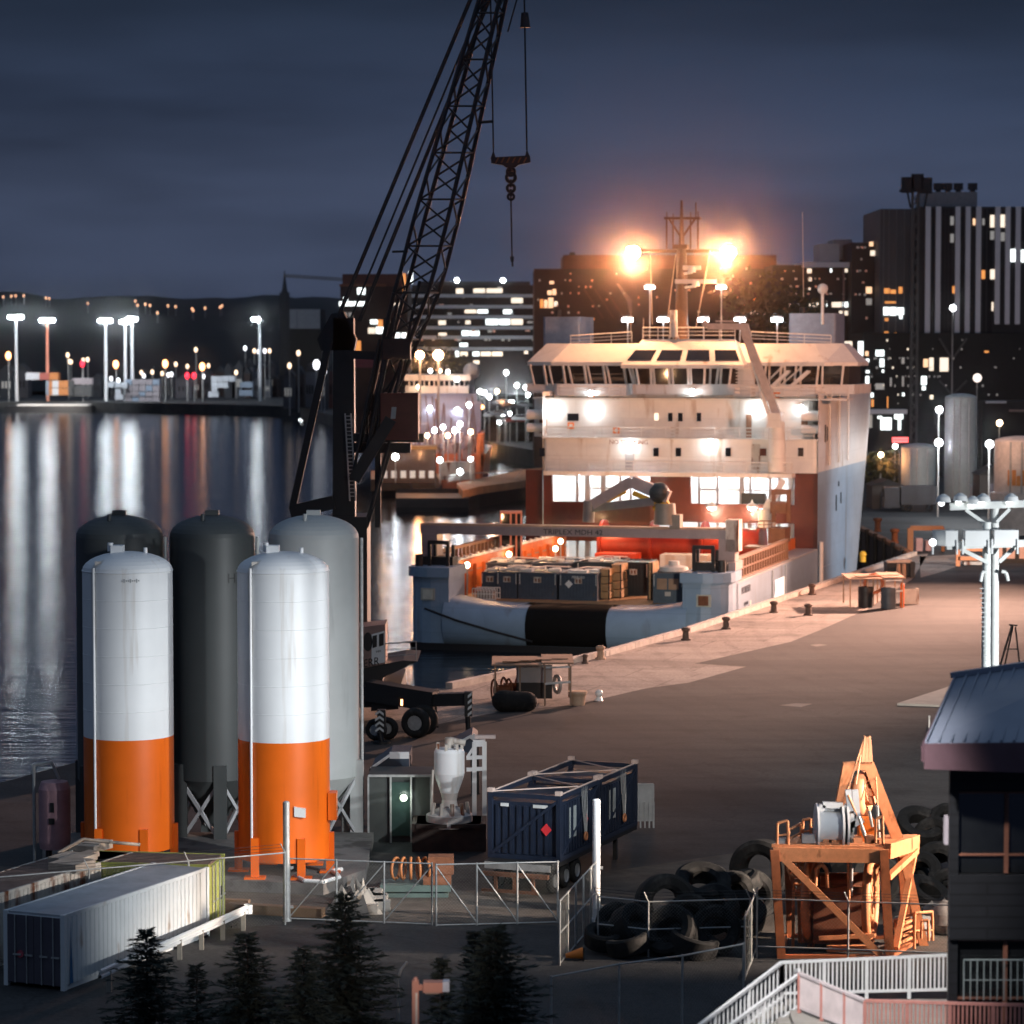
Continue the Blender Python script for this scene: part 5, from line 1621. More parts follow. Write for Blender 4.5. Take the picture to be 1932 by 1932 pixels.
# glazed site cabin with a lit lamp, behind the mesh
cb_ = gp(735, 1592)
t = thing('site_cabin', 'small glazed green cabin with a lit lamp inside behind the silos', 'cabin', (cb_.x, cb_.y, 0))
dcb = cb_.y
x0, x1 = dp(690, 0, dcb).x - cb_.x, dp(812, 0, dcb).x - cb_.x
z1 = dp(0, 1465, dcb).z
MB().bx(x0, x1, 0.4, 3.0, 0, z1).build('wall', mat('dark_cabin_wall', (0.06, 0.065, 0.062), 0.6), t)
MB().bx(dp(733, 0, dcb).x - cb_.x, dp(770, 0, dcb).x - cb_.x, 0.3, 0.4, 0.3, z1 - 0.3).build('door', mat('green_glazed_door', (0.035, 0.06, 0.055), 0.2), t)
m = MB().bar((x0, 0.2, z1), (x1, 0.2, z1), 0.1)
for x in (690, 733, 772, 810):
    m.bar((dp(x, 0, dcb).x - cb_.x, 0.25, 0), (dp(x, 0, dcb).x - cb_.x, 0.25, z1), 0.08)
m.build('frame', steel_p, t)
MB().ball((dp(758, 0, dcb).x - cb_.x, 0.1, dp(0, 1506, dcb).z), 0.17).build('lamp', glow('greenish_lamp', (0.85, 1.0, 0.8), 2.2), t)
point('cabin_light', (dp(758, 0, dcb).x, dcb - 0.3, dp(0, 1506, dcb).z), 25, (0.85, 1, 0.85), 0.15)
# dark awnings edges to the left of the hopper
for (xa, ya, xb, yb, xc, yc), lab in (((700, 1450, 735, 1425, 772, 1425), 'dark lean-to roof with a pale front edge left of the hopper'), ((850, 1410, 890, 1388, 900, 1396), 'dark lean-to roof behind the white ladder frame')):
    d_ = 128.0 if xa < 800 else 137.0
    t = thing('lean_to_roof', lab, 'shelter', (dp(xb, 0, d_).x, d_, 0))
    z = dp(0, yb, d_).z
    zb_ = dp(0, ya, d_).z
    MB().ext([dp(xa, ya, d_), dp(xb, yb, d_), dp(xc, yc, d_), dp(xc, yc + 30, d_ - 0.5)], (0, 4, -0.1)).build('roof', mat('dark_blue_grey_roof', (0.06, 0.075, 0.10), 0.5), t, True)
    MB().bar(dp(xb, yb, d_ - 0.1), dp(xc, yc, d_ - 0.1), 0.14, 0.3).bar(dp(xa, ya, d_ - 0.1), dp(xb, yb, d_ - 0.1), 0.1, 0.12).build('roof_edge', white_si, t, True)
    MB().bar(dp(xb, yb, d_ + 1), Vector((dp(xb, 0, d_).x, d_ + 1, 0)), 0.15).bar(dp(xc, yc, d_ + 1), Vector((dp(xc, 0, d_).x, d_ + 1, 0)), 0.15).bar(dp(xa, ya, d_ + 3), Vector((dp(xa, 0, d_).x, d_ + 3, 0)), 0.15).build('post', black, t, True)
# coiled rusty pump under the hopper
pu = gp(780, 1690)
t = thing('pump_unit', 'rusty orange pump with looped hoses on a green skid', 'pump', pu)
m = MB()
for i in range(5):
    m.torus((-0.7 + i * 0.3, 0, 1.1), 0.42, 0.06, (1, 0.2 * i - 0.4, 0), n=16, m=6)
m.build('hose_loops', mat('rusty_orange_hose', (0.40, 0.15, 0.05), 0.6), t)
MB().bx(-1.3, 1.5, -0.5, 0.9, 0.25, 0.5).bx(-1.2, 1.4, -0.4, 0.8, 0.0, 0.2).build('skid', mat('dull_green_paint', (0.10, 0.15, 0.14), 0.6), t)
MB().tube((0.4, 0, 0.6), (1.5, 0, 0.6), 0.4, n=12).bx(0.6, 1.6, -0.3, 0.5, 0.9, 1.6).build('motor', rusty, t)

# ================================================================== ORANGE WINCH FRAME
WD = 100.6
wo = Vector((dp(1590, 0, WD).x, WD, 0))
wf = thing('winch_frame', 'tall orange steel winch frame with a white drum winch on its upper deck', 'winch', wo)
def wpt(px, py, k=0.0):             # k: metres behind the front plane
    return dp(px, py, WD + k)
def wg(px, k=0.0):
    p = wpt(px, 1800, k)
    return Vector((p.x, p.y, 0))
dk = 1603                           # level of the upper deck in the picture
dark_or = mat('shaded_brown_orange_paint', (0.42, 0.13, 0.05), 0.55, var=0.25, scale=2.0, stain=(RUST, 1.8, 0.58, (1, 1, 0.5)))  # darker copy of the frame orange, with the front posts' shade put in
m = MB()
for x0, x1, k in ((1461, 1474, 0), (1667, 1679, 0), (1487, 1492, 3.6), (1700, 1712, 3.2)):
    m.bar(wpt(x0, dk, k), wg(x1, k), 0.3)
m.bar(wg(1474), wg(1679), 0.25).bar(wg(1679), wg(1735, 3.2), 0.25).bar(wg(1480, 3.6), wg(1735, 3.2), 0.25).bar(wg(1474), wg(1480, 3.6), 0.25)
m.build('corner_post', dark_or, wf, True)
m = MB().bar(wpt(1471, 1612), wpt(1660, 1800), 0.24).bar(wpt(1676, 1655), wpt(1729, 1605, 3.0), 0.2).bar(wpt(1690, 1790), wpt(1726, 1606, 3), 0.2)
for px in (1505, 1513, 1522):
    m.bar(wpt(px, dk, 2.6), wg(px + 4, 2.6), 0.12)
m.build('diagonal_brace', orange_fr, wf, True)
m = MB()
m.ext([wpt(1456, dk - 3), wpt(1670, dk + 2), wpt(1730, dk - 22, 3.4), wpt(1500, dk - 20, 3.4)], (0, 0, 0.14))
m.bar(wpt(1458, dk + 8), wpt(1676, dk + 12), 0.22, 0.5).bar(wpt(1675, dk + 3), wpt(1730, dk - 14, 3.4), 0.22, 0.55)
m.build('upper_deck', orange_fr, wf, True)
# big head frame leaning back, with the crown on top
m = MB()
hw = 2.2
for x0, y0, x1, y1 in ((1583, 1535, 1601, 1440), (1638, 1440, 1700, 1600)):
    m.bar(wpt(x0, y0, hw), wpt(x1, y1, hw), 0.33, 0.4)
m.bar(wpt(1596, 1446, hw), wpt(1642, 1443, hw), 0.34, 0.3).bar(wpt(1583, 1535, hw), wpt(1600, 1600, hw), 0.3)
m.bar(wpt(1700, 1590, hw), wpt(1745, 1795, hw), 0.32).bar(wpt(1607, 1494, hw + 0.1), wpt(1665, 1494, hw + 0.1), 0.25)
m.build('head_frame', orange_fr, wf, True)
m = MB()
for x0 in (1627, 1634, 1641):
    m.ext([wpt(x0 - 2, 1438, hw - 0.3), wpt(x0 + 6, 1438, hw - 0.3), wpt(1640 + (x0 - 1634) * 0.5, 1390, hw - 0.2), wpt(1634 + (x0 - 1634) * 0.4, 1390, hw - 0.2)], (0, 0.3, 0))
m.build('crown_sheave', mat('pale_orange_paint', (0.80, 0.36, 0.18), 0.5), wf, True)
MB().torus(wpt(1628, 1498, hw + 0.4), 0.62, 0.26, (0.9, -0.4, 0), n=20).tube(wpt(1612, 1500, hw + 0.6), wpt(1645, 1496, hw + 0.2), 0.45, n=14).build('drum_hood', MATS['pale_orange_paint'], wf, True)
m = MB().tube(wpt(1544, 1560, 0.8), wpt(1590, 1562, 0.8), 0.62, n=18)
for x in (1541, 1588, 1597):
    m.tube(wpt(x - 2, 1560, 0.8), wpt(x + 2, 1560, 0.8), 0.85, n=18)
m.bar(wpt(1547, 1530, 0.8), wpt(1588, 1532, 0.8), 0.16, 0.5)
for x0, y0, x1, y1 in ((1540, 1565, 1552, 1518), (1552, 1518, 1590, 1520), (1590, 1520, 1612, 1600), (1610, 1535, 1600, 1600), (1600, 1490, 1605, 1530), (1613, 1490, 1618, 1545), (1628, 1545, 1600, 1560)):
    m.bar(wpt(x0, y0, 0.6), wpt(x1, y1, 0.6), 0.2, 0.22)
m.build('drum_winch', white_si, wf, True)
m = MB().bx(wpt(1632, 0, 1.4).x, wpt(1660, 0, 1.4).x, WD + 1.2, WD + 2.0, wpt(0, 1598, 1.4).z, wpt(0, 1545, 1.4).z)
m.build('gear_case', mat('deep_orange_paint', (0.62, 0.15, 0.02), 0.45), wf, True)
m = MB()
for x0, y0, x1, y1 in ((1620, 1540, 1632, 1575), (1640, 1530, 1646, 1560), (1655, 1520, 1658, 1580), (1600, 1575, 1622, 1590), (1625, 1560, 1640, 1600), (1608, 1570, 1606, 1690)):
    m.tube(wpt(x0, y0, 0.5), wpt(x1, y1, 0.5), 0.06, n=6)
m.box(wpt(1478, 1588, 0.3), (0.4, 0.3, 0.25)).box(wpt(1526, 1582, 0.3), (0.5, 0.3, 0.3))
m.build('hydraulic_hoses', steel_p, wf, True)
m = MB()
def hoop(x0, x1, yb0, yb1, yt0, yt1, k0, k1):
    a, b, t0, t1 = wpt(x0, yb0, k0), wpt(x1, yb1, k1), wpt(x0 + 1, yt0, k0), wpt(x1 - 1, yt1, k1)
    m.tube(a, t0, 0.055, n=6).tube(b, t1, 0.055, n=6).tube(t0, t1, 0.055, n=6).tube(a.lerp(t0, 0.5), b.lerp(t1, 0.5), 0.04, n=6)
hoop(1466, 1487, 1600, 1600, 1553, 1548, 0.1, 0.1)
hoop(1487, 1512, 1600, 1588, 1566, 1554, 0.1, 2)
hoop(1514, 1530, 1590, 1590, 1547, 1545, 2, 2)
hoop(1652, 1666, 1590, 1595, 1545, 1540, 0.3, 0.3)
hoop(1725, 1760, 1790, 1790, 1722, 1720, 1.5, 3)
hoop(1738, 1752, 1770, 1775, 1738, 1736, 1.2, 1.2)
m.build('guard_hoops', orange_fr, wf, True)
m = MB().bx(wpt(1544, 0, 1).x, wpt(1640, 0, 1).x, WD + 0.8, WD + 2.8, 0.35, wpt(0, 1672, 1).z).tube(wpt(1546, 1672, 1.6), wpt(1640, 1672, 1.6), 0.5, n=14)
m.build('lower_reel', mat('dark_rust_drum', (0.20, 0.07, 0.035), 0.6, var=0.3), wf, True)
m = MB()
for x in (1540, 1655):
    p = Vector((wpt(x, 0, 1.8).x, WD + 1.8, 1.75))
    m.torus(p, 1.45, 0.17, (1, -0.25, 0), n=26, m=6).torus(p, 0.7, 0.1, (1, -0.25, 0), n=18, m=6)
    for a in range(6):
        d_ = Vector((0.25 * math.cos(a * PI / 3), math.cos(a * PI / 3), math.sin(a * PI / 3)))
        m.bar(p, p + d_ * 1.4, 0.14)
m.build('reel_flange', orange_fr, wf, True)
m = MB()
for i in range(6):
    y = 1738 + i * 11
    m.bar(wpt(1690, y, 0.9), wpt(1722, y - 14, 2.2), 0.09)
m.bar(wpt(1688, 1735, 0.9), wpt(1694, 1800, 0.9), 0.1)
m.build('side_ladder', orange_fr, wf, True)

m = MB()
for px in (1498, 1528, 1536):
    m.bar(wpt(px, 1620, 2.0), wg(px - 2, 2.0), 0.1)
for i in range(7):
    m.torus(wpt(1500 + i * 5, 1640 + i * 16, 1.2), 0.28, 0.05, (0.4, 1, 0.2 * i), n=12, m=5)
for x0, x1 in ((1538, 1562), (1650, 1676)):
    m.path([wpt(x0, 1672, 0.6), wpt(x0 + 2, 1640, 0.6), wpt((x0 + x1) / 2, 1630, 0.6), wpt(x1 - 2, 1642, 0.6), wpt(x1, 1675, 0.6)], 0.08, 6)
m.bar(wpt(1545, 1770, 0.5), wpt(1650, 1765, 0.5), 0.14).bar(wpt(1560, 1790, 0.4), wpt(1650, 1788, 0.4), 0.3, 0.2)
m.tube(wpt(1600, 1610, 0.2), wpt(1602, 1700, 0.4), 0.05, n=6)
m.build('hanging_chains', orange_fr, wf, True)
m = MB()
for x, y in ((1560, 1590), (1570, 1585), (1585, 1592), (1618, 1588), (1640, 1585), (1650, 1592)):
    m.box(wpt(x, y, 0.5), (0.3, 0.4, 0.35))
m.bar(wpt(1545, 1597, 0.3), wpt(1660, 1600, 0.3), 0.12, 0.3).tube(wpt(1600, 1500, 0.5), wpt(1640, 1590, 0.6), 0.05, n=6).tube(wpt(1615, 1480, 1.4), wpt(1628, 1400, hw), 0.03, n=5).tube(wpt(1600, 1490, 1.4), wpt(1630, 1395, hw), 0.03, n=5).tube(wpt(1652, 1450, hw), wpt(1660, 1580, 1), 0.03, n=5)
m.build('winch_fittings', MATS['pale_orange_paint'], wf, True)

# ================================================================== HEAP OF OLD TYRES
def make_tyre(w=0.55):
    t = bpy.data.objects.new('tyre', None)
    link(t)
    m = MB()
    prof_ = [(0.50, -0.26), (0.62, -0.36), (0.86, -0.40), (0.98, -0.33), (1.0, 0), (0.98, 0.33), (0.86, 0.40), (0.62, 0.36), (0.50, 0.26), (0.50, -0.26)]
    m.lathe(prof_, n=30)
    m.build('carcass', rubber, t)
    return t
TY = [  # px, py of the centre, radius, height of centre, tilt x, tilt y
    (1140, 1768, 0.85, 0.55, 15, 8), (1165, 1745, 0.95, 0.7, 62, -25), (1195, 1752, 1.05, 0.8, 55, 35), (1185, 1780, 0.95, 0.45, 8, -12),
    (1255, 1705, 1.30, 1.35, 78, -18), (1225, 1770, 1.05, 0.5, 12, 10), (1268, 1760, 1.15, 0.8, 50, -30), (1308, 1782, 1.05, 0.45, 6, 14),
    (1325, 1672, 1.25, 1.75, 25, 12), (1300, 1735, 1.1, 0.9, 66, 20), (1350, 1755, 1.05, 0.85, 68, -8), (1380, 1690, 1.1, 1.3, 80, 40), (1345, 1715, 1.15, 1.1, 40, -20),
    (1400, 1725, 1.05, 0.8, 35, 22), (1395, 1670, 1.0, 1.5, 15, -18), (1435, 1640, 1.35, 1.9, 84, -30), (1420, 1690, 1.1, 1.1, 60, 25),
    (1520, 1650, 1.2, 1.5, 70, 20), (1560, 1625, 1.15, 1.6, 40, -25), (1650, 1660, 1.2, 1.4, 64, 30),
    (1735, 1560, 1.15, 2.3, 30, 15), (1765, 1585, 1.1, 1.8, 70, -30), (1720, 1600, 1.15, 1.5, 22, 20), (1770, 1635, 1.15, 1.0, 58, 10), (1735, 1650, 1.1, 0.9, 45, -28), (1785, 1560, 1.1, 2.2, 65, 5), (1750, 1690, 1.1, 0.6, 30, 12), (1790, 1680, 1.0, 0.6, 70, -12)]
names = {4: 'largest dark tyre standing on edge in the left part of the tyre heap', 8: 'tyre lying open side up on top of the left tyre heap', 10: 'tyre facing us with an open grey ring at the right of the left heap',
         0: 'small tyre at the far left end of the tyre heap by the open gate', 15: 'tall tyre standing at the left corner post of the orange frame', 7: 'tyre lying flat at the front foot of the heap by the fence post', 20: 'topmost tyre of the far heap right of the orange head frame'}
proto = make_tyre()
for i, (x, y, r, z, ta, tb) in enumerate(TY):
    o = proto if i == 0 else copy_tree(proto)
    r *= 0.86
    p = gp(x, y, z)
    o.location = p
    o.rotation_euler = (R(ta), R(tb), rnd.uniform(-0.5, 0.5))
    o.scale = (r, r, r * (0.9 + 0.25 * rnd.random()))
    tag(o, names.get(i, 'worn black tyre among the left heap of old tyres by the fence' if x < 1450 else 'worn black tyre in the heap behind the orange winch frame'), 'tyre', 'heap of old tyres')

# ================================================================== CHAIN LINK FENCES AND GATES
wire_m = mat('fence_wire', (0.24, 0.25, 0.24), 0.6, metal=0.3, var=0.1)
def mesh_panel(m, p, q, z0, z1, pitch=0.11, w=0.0038):
    p, q = Vector((p[0], p[1], 0)), Vector((q[0], q[1], 0))
    u = (q - p)
    L_ = u.length
    u.normalize()
    H_ = z1 - z0
    n = Vector((u.y, -u.x, 0)) * 0.004
    k = -H_
    while k < L_:
        for s_ in (0, 1):
            a0, a1 = max(0.0, k), min(L_, k + H_)
            if a1 - a0 > 0.02:
                za, zb = (a0 - k), (a1 - k)
                if s_:
                    za, zb = H_ - za, H_ - zb
                A, B2 = p + u * a0 + Vector((0, 0, z0 + za)), p + u * a1 + Vector((0, 0, z0 + zb))
                dd = (B2 - A).normalized()
                pr = dd.cross(n).normalized() * w / 2
                nn = n if s_ else -n
                m.add([A + pr + nn, B2 + pr + nn, B2 - pr + nn, A - pr + nn], [(0, 1, 2, 3)])
        k += pitch
    return m
def fence(label, pts, h, step, mesh=True, barb=True, rails=(1.0,), r=0.035, name='chain_fence', pitch=0.13, group=None, brace=0, mid=None, pm=None):
    t = thing(name, label, 'fence' if 'gate' not in name else 'gate', Vector((pts[0].x, pts[0].y, pts[0].z)), 0, group)
    pm = pm or steel_p
    for a, b in zip(pts, pts[1:]):
        n = max(1, round((b - a).length / step))
        for i in range(n + 1):
            if i == 0 and a is not pts[0]:
                continue
            p = a.lerp(b, i / n)
            m = MB().tube(p, p + Vector((0, 0, h + 0.04)), r, n=8)
            if barb:
                m.tube(p + Vector((0, 0, h)), p + Vector((-0.16, -0.05, h + 0.36)), r * 0.7, n=6)
            m.build('post', pm, t, True)
        m = MB()
        for f in rails:
            m.tube(a + Vector((0, 0, h * f)), b + Vector((0, 0, h * f)), 0.03, n=6)
        if brace:
            for i in range(n):
                p, q = a.lerp(b, i / n), a.lerp(b, (i + 1) / n)
                if brace > 0:
                    m.tube(p + Vector((0, 0, h * 0.97)), q + Vector((0, 0, 0.1)), 0.028, n=6)
                else:
                    m.tube(p + Vector((0, 0, 0.1)), q + Vector((0, 0, h * 0.97)), 0.028, n=6)
        m.build('rail', pm, t, True)
        if barb:
            m = MB()
            for k in range(3):
                o_ = Vector((-0.05 - 0.05 * k, -0.02, h + 0.1 + 0.11 * k))
                m.tube(a + o_, b + o_, 0.008, n=4)
            m.build('barbed_wire', cable_m, t, True)
        if mesh:
            mm = mesh_panel(MB(), a, b, a.z + 0.05, a.z + h, pitch)
            mm.build('wire_mesh', wire_m, t, True)
    return t
hF = 2.35
fence('chain link fence running from the left edge past the silos', [gp(-25, 1800), gp(538, 1745)], 2.75, 4.4, rails=(1.0,))
gL, gM, gR = gp(546, 1735), gp(815, 1746), gp(1052, 1742)
fence('left leaf of the wide swing gate with braced bays', [gL, gM], hF, 2.05, barb=False, rails=(0.02, 1.0), brace=-1, name='swing_gate', r=0.04, group='leaves of the wide swing gate')
fence('right leaf of the wide swing gate in front of the trailer', [gp(823, 1748), gR], hF, 1.55, barb=False, rails=(0.02, 1.0), brace=1, name='swing_gate', r=0.04, group='leaves of the wide swing gate')
fence('mesh gate leaf standing open edge on beside the tyre heap', [gp(1056, 1822), gp(1128, 1735)], 2.3, 1.6, barb=False, rails=(0.03, 0.5, 1.0), name='open_gate', r=0.04, pitch=0.06, pm=steel)
fence('chain link fence in front of the left tyre heap', [gp(1128, 1795), gp(1223, 1806), gp(1415, 1800)], 2.0, 4.0, rails=(0.5, 1.0))
fence('narrow mesh gate seen edge on left of the orange frame', [gp(1405, 1850), gp(1428, 1790)], 2.2, 2.5, barb=False, rails=(0.03, 1.0), name='mesh_gate', pitch=0.06, pm=steel)
fence('chain link fence running in front of the orange winch frame', [gp(1428, 1808), gp(1600, 1814), gp(1812, 1822)], 2.15, 4.2, rails=(0.2, 1.0))
fence('low near fence of bent top pipes across the lot', [gp(1040, 1985), gp(1168, 1958), gp(1287, 1940), gp(1402, 1915)], 2.35, 40, barb=False, rails=(1.0,), pitch=0.16, pm=steel_p)
for x0, yt, yb, r, lab in ((539, 1514, 1738, 0.13, 'tall pale steel gate post in front of the right white silo'), (1121, 1510, 1738, 0.15, 'tall white steel gate post in front of the navy containers')):
    p = gp(x0 + (4 if x0 > 1000 else 2), yb)
    t = thing('gate_post', lab, 'post', p)
    MB().tube((0, 0, 0), (0, 0, dp(0, yt, p.y).z), r, n=14).dome(r, dp(0, yt, p.y).z, 0.06, n=14, k=3).tube((0, 0, 0), (0, 0, 0.12), r * 1.4, n=14).build('pole', white_si if x0 > 1000 else steel, t)
    MB().bx(-0.05, 0.25, -0.05, 0.05, 0.5, 0.6).bx(-0.05, 0.25, -0.05, 0.05, 2.0, 2.1).build('hinge', steel_p, t)
bp = gp(752, 1960)
t = thing('bent_post', 'dark curved fence post left of the orange street lamp', 'post', (bp.x, bp.y, 0))
MB().path([Vector((0, 0, 0)), Vector((0, 0, 1.95)), Vector((0.08, 0, 2.2)), Vector((0.28, 0, 2.45))], 0.045, 8).build('pole', steel_p, t)
cp = gp(1082, 1812)
t = thing('traffic_cone', 'orange traffic cone lying at the foot of the open gate', 'cone', cp)
m = MB().tube((-0.28, 0, 0.16), (0.34, 0.1, 0.24), 0.08, 0.22, n=16)
m.build('cone', mat('cone_orange', (0.85, 0.25, 0.04), 0.5), t)
MB().box((0.36, 0.1, 0.24), (0.05, 0.5, 0.48)).build('base', black, t)

# ================================================================== FIR TREES IN FRONT
needle = mat('dark_fir_needles', (0.030, 0.040, 0.032), 0.8, var=0.45, scale=2.5)
bark = mat('fir_bark', (0.06, 0.045, 0.035), 0.9)
def fir(name_, base, h, w, label, seed, dens=1.0):
    g = random.Random(seed)
    t = thing('fir_tree', label, 'tree', base, 0, 'young fir trees along the foot of the picture')
    MB().tube((0, 0, 0), (0.02, 0, h * 0.98), 0.02 * h, 0.008, n=8).build('trunk', bark, t)
    m = MB()
    z = 0.06 * h
    while z < h * 0.985:
        f = 1 - z / h
        L_ = 1.12 * w * (f ** 0.75) * g.uniform(0.55, 1.3) + 0.06
        n = max(5, int((6 + 5 * f) * dens))
        a0 = g.random() * 6.28
        for i in range(n):
            a = a0 + 2 * PI * i / n + g.uniform(-0.3, 0.3)
            l = L_ * g.uniform(0.6, 1.15)
            up = g.uniform(0.05, 0.30) * (1 - f) + g.uniform(-0.22, 0.08)
            d = Vector((math.cos(a), math.sin(a), up)).normalized()
            sdv = Vector((-d.y, d.x, 0)).normalized()
            o = Vector((0, 0, z + g.uniform(-0.05, 0.05)))
            k = max(3, int(l / 0.13))
            for j in range(k):
                s_ = (j + 0.6) / k
                p = o + d * (l * s_) + Vector((0, 0, -0.14 * l * s_ * s_ + 0.10 * l * s_ ** 3))
                sp_ = (0.26 * (1 - s_) + 0.08) * min(1.0, l)
                for q in (-1, 0, 1):
                    tip = p + d * (0.16 + 0.1 * g.random()) + sdv * (q * sp_ * g.uniform(0.7, 1.25)) + Vector((0, 0, g.uniform(-0.09, 0.07)))
                    wv = sdv * 0.045 + Vector((0, 0, 0.03 * g.uniform(-1, 1)))
                    if q:
                        wv = d * 0.06 + Vector((0, 0, 0.03 * g.uniform(-1, 1)))
                    m.add([p - wv, p + wv, tip], [(0, 1, 2)])
        z += 0.075 + 0.07 * f * g.uniform(0.7, 1.3)
    for k in range(5):
        a = k * 1.256
        m.add([(0.03 * math.cos(a), 0.03 * math.sin(a), h * 0.93), (-0.03 * math.cos(a), -0.03 * math.sin(a), h * 0.93), (0.12 * math.cos(a), 0.12 * math.sin(a), h * 1.0)], [(0, 1, 2)])
    m.build('crown', needle, t)
    return t
for i, (px, py, d, w, lab, dn) in enumerate((
        (276, 1752, 88, 1.75, 'fir tree with a thin tip in front of the guard rail', 1.0),
        (370, 1818, 86, 1.0, 'smallest thin fir sapling left of the middle firs', 0.7),
        (466, 1758, 85, 1.9, 'bushy fir tree right of the guard rail end', 1.1),
        (572, 1788, 83, 1.7, 'shorter fir between two taller ones', 1.0),
        (650, 1682, 86, 2.0, 'tallest fir tree standing below the broken blocks', 1.1),
        (832, 1806, 80, 0.85, 'thin fir tip beside the orange street lamp head', 0.7),
        (895, 1755, 82, 1.0, 'narrow fir top behind the big dense fir', 0.8),
        (934, 1742, 78, 2.6, 'big dense fir right of the orange street lamp', 1.5))):
    top = dp(px, py, d)
    fir('fir', (top.x, d, -0.2), top.z + 0.2, w, lab, 40 + i, dn)

# ================================================================== STREET LAMP, BUILDING, STAIRS, MAST
lp = dp(784, 1932, 72)
t = thing('street_lamp', 'orange lit street lamp post with a square head at the bottom', 'street lamp', (lp.x, 72, 0))
lampo = mat('salmon_lamp_paint', (0.62, 0.30, 0.22), 0.4, var=0.05)
zt = dp(0, 1850, 72).z
MB().bx(-0.085, 0.085, -0.085, 0.085, 0, zt).dome(0.07, zt, 0.1, n=10, k=3).build('pole', lampo, t)
hd = MB().bx(0.085, 0.2, -0.05, 0.05, zt - 0.25, zt - 0.1).bx(0.2, 0.70, -0.16, 0.16, zt - 0.28, zt - 0.02).build('lamp_head', lampo, t)
MB().bx(0.70, 0.87, -0.16, 0.16, zt - 0.26, zt).build('end_cap', mat('pale_blue_cap', (0.6, 0.65, 0.72), 0.4), hd)
MB().bx(0.25, 0.62, -0.12, 0.12, zt - 0.32, zt - 0.28).build('lens', mat('dull_lens', (0.4, 0.3, 0.25), 0.3), hd)
MB().bx(0.0, 0.05, -0.095, -0.087, 0, zt - 0.3).build('painted_glint', mat('glint_paint', (0.9, 0.8, 0.7), 0.25), t)  # pale stripe painted as the glint on the post

BD = 68.0
bo = dp(1805, 1932, BD)
bl = thing('office_building', 'dark office building with a blue metal roof at the right edge', 'building', (bo.x, BD, 0))
E0, E1 = dp(1746, 1409, BD), dp(2080, 1406, BD - 1.0)
Rg0, Rg1 = dp(1801, 1284, BD + 7), dp(2120, 1236, BD + 6)
roof_m = mat('blue_grey_metal_roof', (0.24, 0.27, 0.34), 0.45, metal=0.1, var=0.06, scale=1.0)
m = MB().ext([E0, E1, Rg1, Rg0], (0, 0, 0.09))
n = 14
for i in range(n):
    f = (i + 0.05) / n
    m.bar(E0.lerp(E1, f) + Vector((0, 0, 0.11)), Rg0.lerp(Rg1, f) + Vector((0, 0, 0.11)), 0.05, 0.07)
m.bar(Rg0 + Vector((-0.1, 0, 0.14)), Rg1 + Vector((0, 0, 0.14)), 0.28, 0.14)
m.build('roof', roof_m, bl, True)
fz = dp(0, 1409, BD).z
fz0 = dp(0, 1451, BD).z
MB().ext([E0 + Vector((-0.02, -0.04, 0.08)), E1 + Vector((0, -0.04, 0.08)), Vector((E1.x, E1.y - 0.04, fz0)), Vector((E0.x - 0.02, E0.y - 0.04, fz0))], (0, 0.12, 0)).bar(E0 + Vector((0, 0.2, -0.2)), Rg0 + Vector((0, 0, -0.2)), 0.14, 0.4).build('fascia', mat('plum_fascia_paint', (0.10, 0.055, 0.068), 0.55), bl, True)
wx0, wx1 = dp(1806, 0, BD + 1.2).x, dp(2080, 0, BD + 1.2).x
dkw = mat('near_black_cladding', (0.011, 0.012, 0.015), 0.6, var=0.2, seams=(4.0, 0.28, 0.45))
MB().ext([E0 + Vector((0.1, 0.05, -0.55)), E1 + Vector((0, 0.05, -0.5)), Vector((E1.x, BD + 6.5, fz0 + 0.05)), Vector((E0.x + 1.0, BD + 6.8, fz0 + 0.05))], (0, 0, 0.04)).build('soffit', dkw, bl, True)
def bz(py):
    return dp(0, py, BD + 1.2).z
m = MB().prism([(wx0, BD + 1.4), (wx1, BD + 1.4), (wx1, BD + 7.5), (wx0 * 1.115, BD + 7.5)], 0, fz0 - 0.02)
m.bx(wx0, wx1, BD + 1.2, BD + 1.4, bz(1492), fz0 - 0.02).bx(wx0, wx1, BD + 1.1, BD + 1.4, bz(1772), bz(1650)).bx(wx0 - 0.002, wx0 + 0.22, BD + 1.2, BD + 1.4, 0, bz(1492))
m.build('wall', dkw, bl, True)
trim = mat('copper_brown_trim', (0.20, 0.085, 0.055), 0.5)
for y0, y1, ym in ((1494, 1648, 1613), (1773, 1932, 1884)):
    for x0, x1 in ((1816, 1913), (1917, 2010)):
        MB().bx(dp(x0, 0, BD + 1.3).x, dp(x1, 0, BD + 1.3).x, BD + 1.3, BD + 1.36, bz(y1), bz(y0)).build('window', glass, bl, True)
        m = MB()
        for x in (x0, x1):
            X = dp(x, 0, BD + 1.25).x
            m.bx(X - 0.022, X + 0.022, BD + 1.22, BD + 1.3, bz(y1), bz(y0))
        m.bx(dp(x0, 0, BD + 1.25).x + 0.023, dp(x1, 0, BD + 1.25).x - 0.023, BD + 1.225, BD + 1.3, bz(ym) - 0.025, bz(ym) + 0.025)
        m.bx(dp(x0, 0, BD + 1.25).x + 0.023, dp(x1, 0, BD + 1.25).x - 0.023, BD + 1.23, BD + 1.3, bz(y0) - 0.05, bz(y0))
        m.build('window_frame', trim, bl, True)
m = MB().bx(dp(1797, 0, BD + 1.5).x, dp(1804, 0, BD + 1.5).x, BD + 1.5, BD + 1.75, bz(1598), bz(1545)).tube(dp(1797, 1545, BD + 1.6), dp(1796, 1500, BD + 1.6), 0.03).tube(dp(1800, 1598, BD + 1.6), dp(1800, 1625, BD + 1.6), 0.06)
